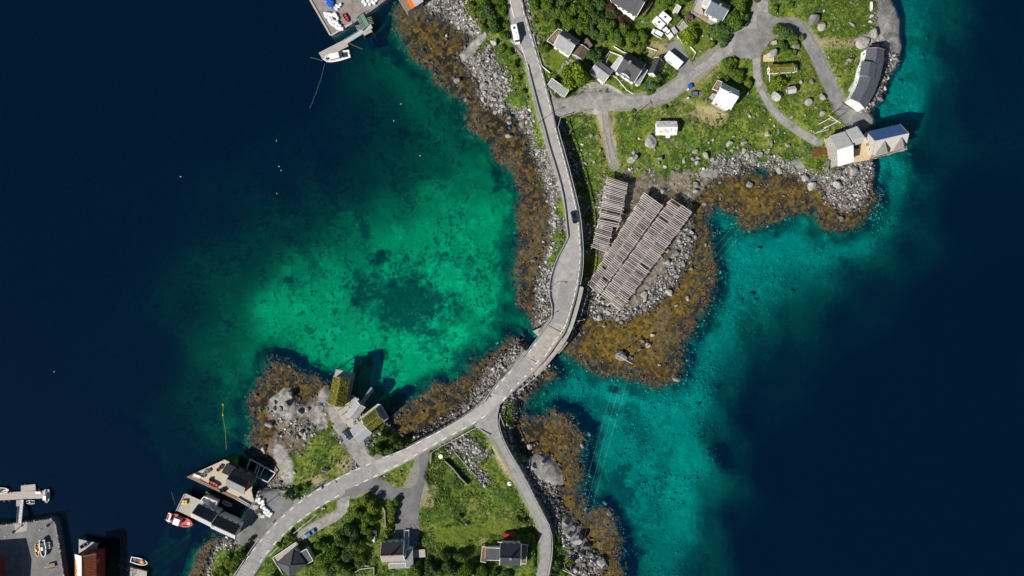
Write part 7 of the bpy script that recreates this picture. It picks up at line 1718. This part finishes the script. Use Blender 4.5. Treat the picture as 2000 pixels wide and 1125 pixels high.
# ------------------------------------------------------------------ quay at the top edge
t = thing('quay', 'grey concrete quay covered with white sacks by the north western shore', 'quay', P(675,25,0))
Q = [(575,-70),(608,0),(647,70),(690,46),(738,12),(765,-10),(770,-70)]
MB().prism(pxpoly(Q, 2.6), -12, 2.6).build('quay_body', mat('brown_grey_concrete', (.235, .215, .20), .9, var=.3, scale=.4, bump=.2), t)
for a, b in (((606,0),(645.5,69)), ((647,69),(688,45))): slat('edge_beam', M_WOOD, t, P(*a, 2.75), P(*b, 2.75), .7, .35)
rg = random.Random(21)
for k in range(42):
    f, g = rg.random(), rg.random(); x = 633 + 18 * f + 20 * g + (0); y = 26 + 26 * f - 4 * g + 10 * g * f; sack(x, y, 2.62, rg.uniform(5, 7.5), 'white sack in the big heap on the north western quay', 'white sacks on the north western quay')
for x, y in ((652,14),(658,11),(662,13),(657,17),(665,9)): sack(x, y, 2.62, 6, 'white sack beside the blue tarpaulin on the north western quay', 'white sacks beside the blue tarpaulin')
for x, y in ((710,3),(714,8),(719,2),(722,8),(727,3),(731,6),(735,0),(716,-3),(726,-3)): sack(x, y, 2.62, 7, 'white sack at the inner edge of the north western quay', 'white sacks at the inner quay edge')
o = thing('tarpaulin', 'bright blue tarpaulin over a heap on the north western quay', 'tarpaulin', P(644,6,2.6))
for k, (x, y, s_) in enumerate(((640,0,1.5),(645,6,1.6),(649,12,1.3),(643,-6,1.6))): piece('fold', lump_mesh('fold', 985 + k, M_BLUE), o, P(x, y, 3.1), (0, 0, k * .7), (s_, s_ * .8, .8))
boat('red dinghy lying on the north western quay', 676, 35.5, (9, 15), 3.6, 1.4, M_RED, M_RED, 'row', z=2.95, name='dinghy', trim=M_RED, freeboard=.45)
t = thing('gangway_tower', 'green steel gangway platform with poles at the edge of the north western quay', 'gangway platform', P(708,41,0))
deck(t, [(697,35),(708,25),(721,48),(709,58)], 3.4, ((697,35),(708,25)), mat('green_mesh', (.16, .24, .19), .7), .6, piles=True, pile_step=3); rail(t, [(697,35),(709,58)], 3.4, 1.1, mat('teal_steel', (.05, .30, .26), .5)); rail(t, [(708,25),(721,48)], 3.4, 1.1, MATS['teal_steel'])
for k in range(5): slat('outrigger', M_POLE, t, P(716 + k * 1.4, 36 + k * 3, 3.0), P(725 + k * 1.2, 33 + k * 3, 3.0), .12, .12); slat('outrigger', M_POLE, t, P(703 + k * 1.2, 49 + k * 2.4, 3.0), P(694 + k * 1.2, 51 + k * 2.4, 3.0), .12, .12)
deck(t, [(709,65),(725,57),(727,62),(711,70)], 2.4, ((709,65),(725,57)), M_WOOD, .5)
gangway('long grey gangway sloping down to the pontoon of the white and red boat', P(726,51,3.2), P(674,83,.75), 1.5, n=26)
t = thing('pontoon', 'grey timber pontoon beside the white and red boat', 'pontoon', P(652,97,0)); deck(t, [(623,104),(674,78),(681,90),(630,116)], .6, ((623,104),(674,78)), M_WOOD, .6, piles=False)
for f in (.1, .37, .63, .9): c = P(626.5 + 51 * f, 110 - 26 * f, .1); MB().box(c, (2, 1, 0), (-1, 2, 0), (0, 0, 1), 2, 2.2, .6).build('float', M_CONC2, t)
boat('white cabin boat with red stripe moored at the grey pontoon', 658.5, 112.5, (-53, 12), 10.6, 3.7, M_PLASTW, M_PLASTW, 'cabin', name='motorboat', trim=M_RED if False else M_TRIM, freeboard=1.1, draft=.6)
t = thing('pier_house', 'pier house with brown plank and orange roof at the top of the seaweed shore', 'house', P(800,0,0))
r = gable(t, (794,24), (827,3), (810,-26), 5.2, 1.2, M_BROWNWOOD, M_GREYW, base=.2, wins=(1, 1), trim=M_WOOD)
sd = r['n1'] if r['n1'].y < 0 else r['n2']; e0, e1 = (r['p'][0], r['p'][1]) if sd == r['n1'] else (r['p'][3], r['p'][2])
if e0.x > e1.x: e0, e1 = e1, e0
k0, k1 = (r['r0'], r['r1']) if r['r0'].x < r['r1'].x else (r['r1'], r['r0'])
for f0, f1, m_ in ((.30, .52, M_ORANGE), (.52, 1.0, M_PALER)):
    MB().hull8([e0.lerp(e1, f0) + sd * .165, e0.lerp(e1, f1) + sd * .165, k0.lerp(k1, f1) + sd * .165, k0.lerp(k1, f0) + sd * .165], [e0.lerp(e1, f0) + sd * .2, e0.lerp(e1, f1) + sd * .2, k0.lerp(k1, f1) + sd * .2, k0.lerp(k1, f0) + sd * .2]).build('roof_sheet', m_, t)

# ------------------------------------------------------------------ ropes, buoys and birds
def rope(pts, label, m, r_=.028, z=.03):
    P_ = [P(x, y, z) for x, y in pts]; o = MB()
    for a, b in zip(P_[:-1], P_[1:]): o.tube(a, b, r_, n=6)
    o = o.build('mooring_rope', m, None, org=P_[0]); tag(o, label, 'rope')
M_ROPE = mat('pale_rope', (.35, .40, .36), .8); M_OROPE = mat('weedy_rope', (.16, .10, .03), .9)
rope([(634,125),(628,150),(618,180),(605,212)], 'pale mooring rope running from the white and red boat into the deep water', M_ROPE); rope([(630,119),(618,115),(606,112)], 'short mooring rope off the bow of the white and red boat', M_ROPE)
rope([(680,83),(694,90),(708,96)], 'brown weedy rope trailing from the grey pontoon', M_OROPE, .12); rope([(436,790),(435,810),(440,840),(442,878)], 'yellow green line of floats off the islet', mat('yellow_rope', (.30, .32, .06), .8), .07); rope([(231,1103),(240,1108),(250,1114)], 'brown weedy rope beside the timber jetty', M_OROPE, .14); rope([(335,960),(342,985)], 'thin rope off the grey timber deck', M_ROPE)
for x, y, l in ((436,790,'yellow float at the end of the line off the islet'), (436,810,'yellow float on the line off the islet')):
    c = P(x, y, .1); t = thing('float', l, 'float', c); MB().lathe(c, [(.1, -.3), (.4, 0), (.35, .3), (.1, .45)], 10).build('ball', M_YELLOW, t); MB().lathe(c, [(.12, .45), (.14, .52), (.05, .6)], 8).build('eye', M_NAVY, t)
for i, (x, y) in enumerate(((353,345),(540,275),(545,325),(549,333),(541,378),(783,203),(769,236),(820,304),(106,726))):
    c = P(x, y, .05); t = thing('seagull', 'small white seabird resting on the dark water', 'bird', c, 'seabirds on the water'); a = i * 1.3; u = Vector((math.cos(a), math.sin(a), 0)); v = Vector((-u.y, u.x, 0))
    b = MB(); b.hull8([c + u * .45, c + v * .2 + u * .1, c - u * .35 + v * .16, c - u * .6, c - u * .35 - v * .16, c - v * .2 + u * .1], [p + Vector((0, 0, .25)) for p in (c + u * .35, c + v * .14 + u * .1, c - u * .3 + v * .1, c - u * .55, c - u * .3 - v * .1, c - v * .14 + u * .1)]); b.build('body', M_PLASTW, t); t.scale = (.62, .62, .62)
    MB().lathe(c + u * .42 + Vector((0, 0, .2)), [(.03, 0), (.11, .1), (.10, .2), (.03, .27)], 8).build('head', M_PLASTW, t)
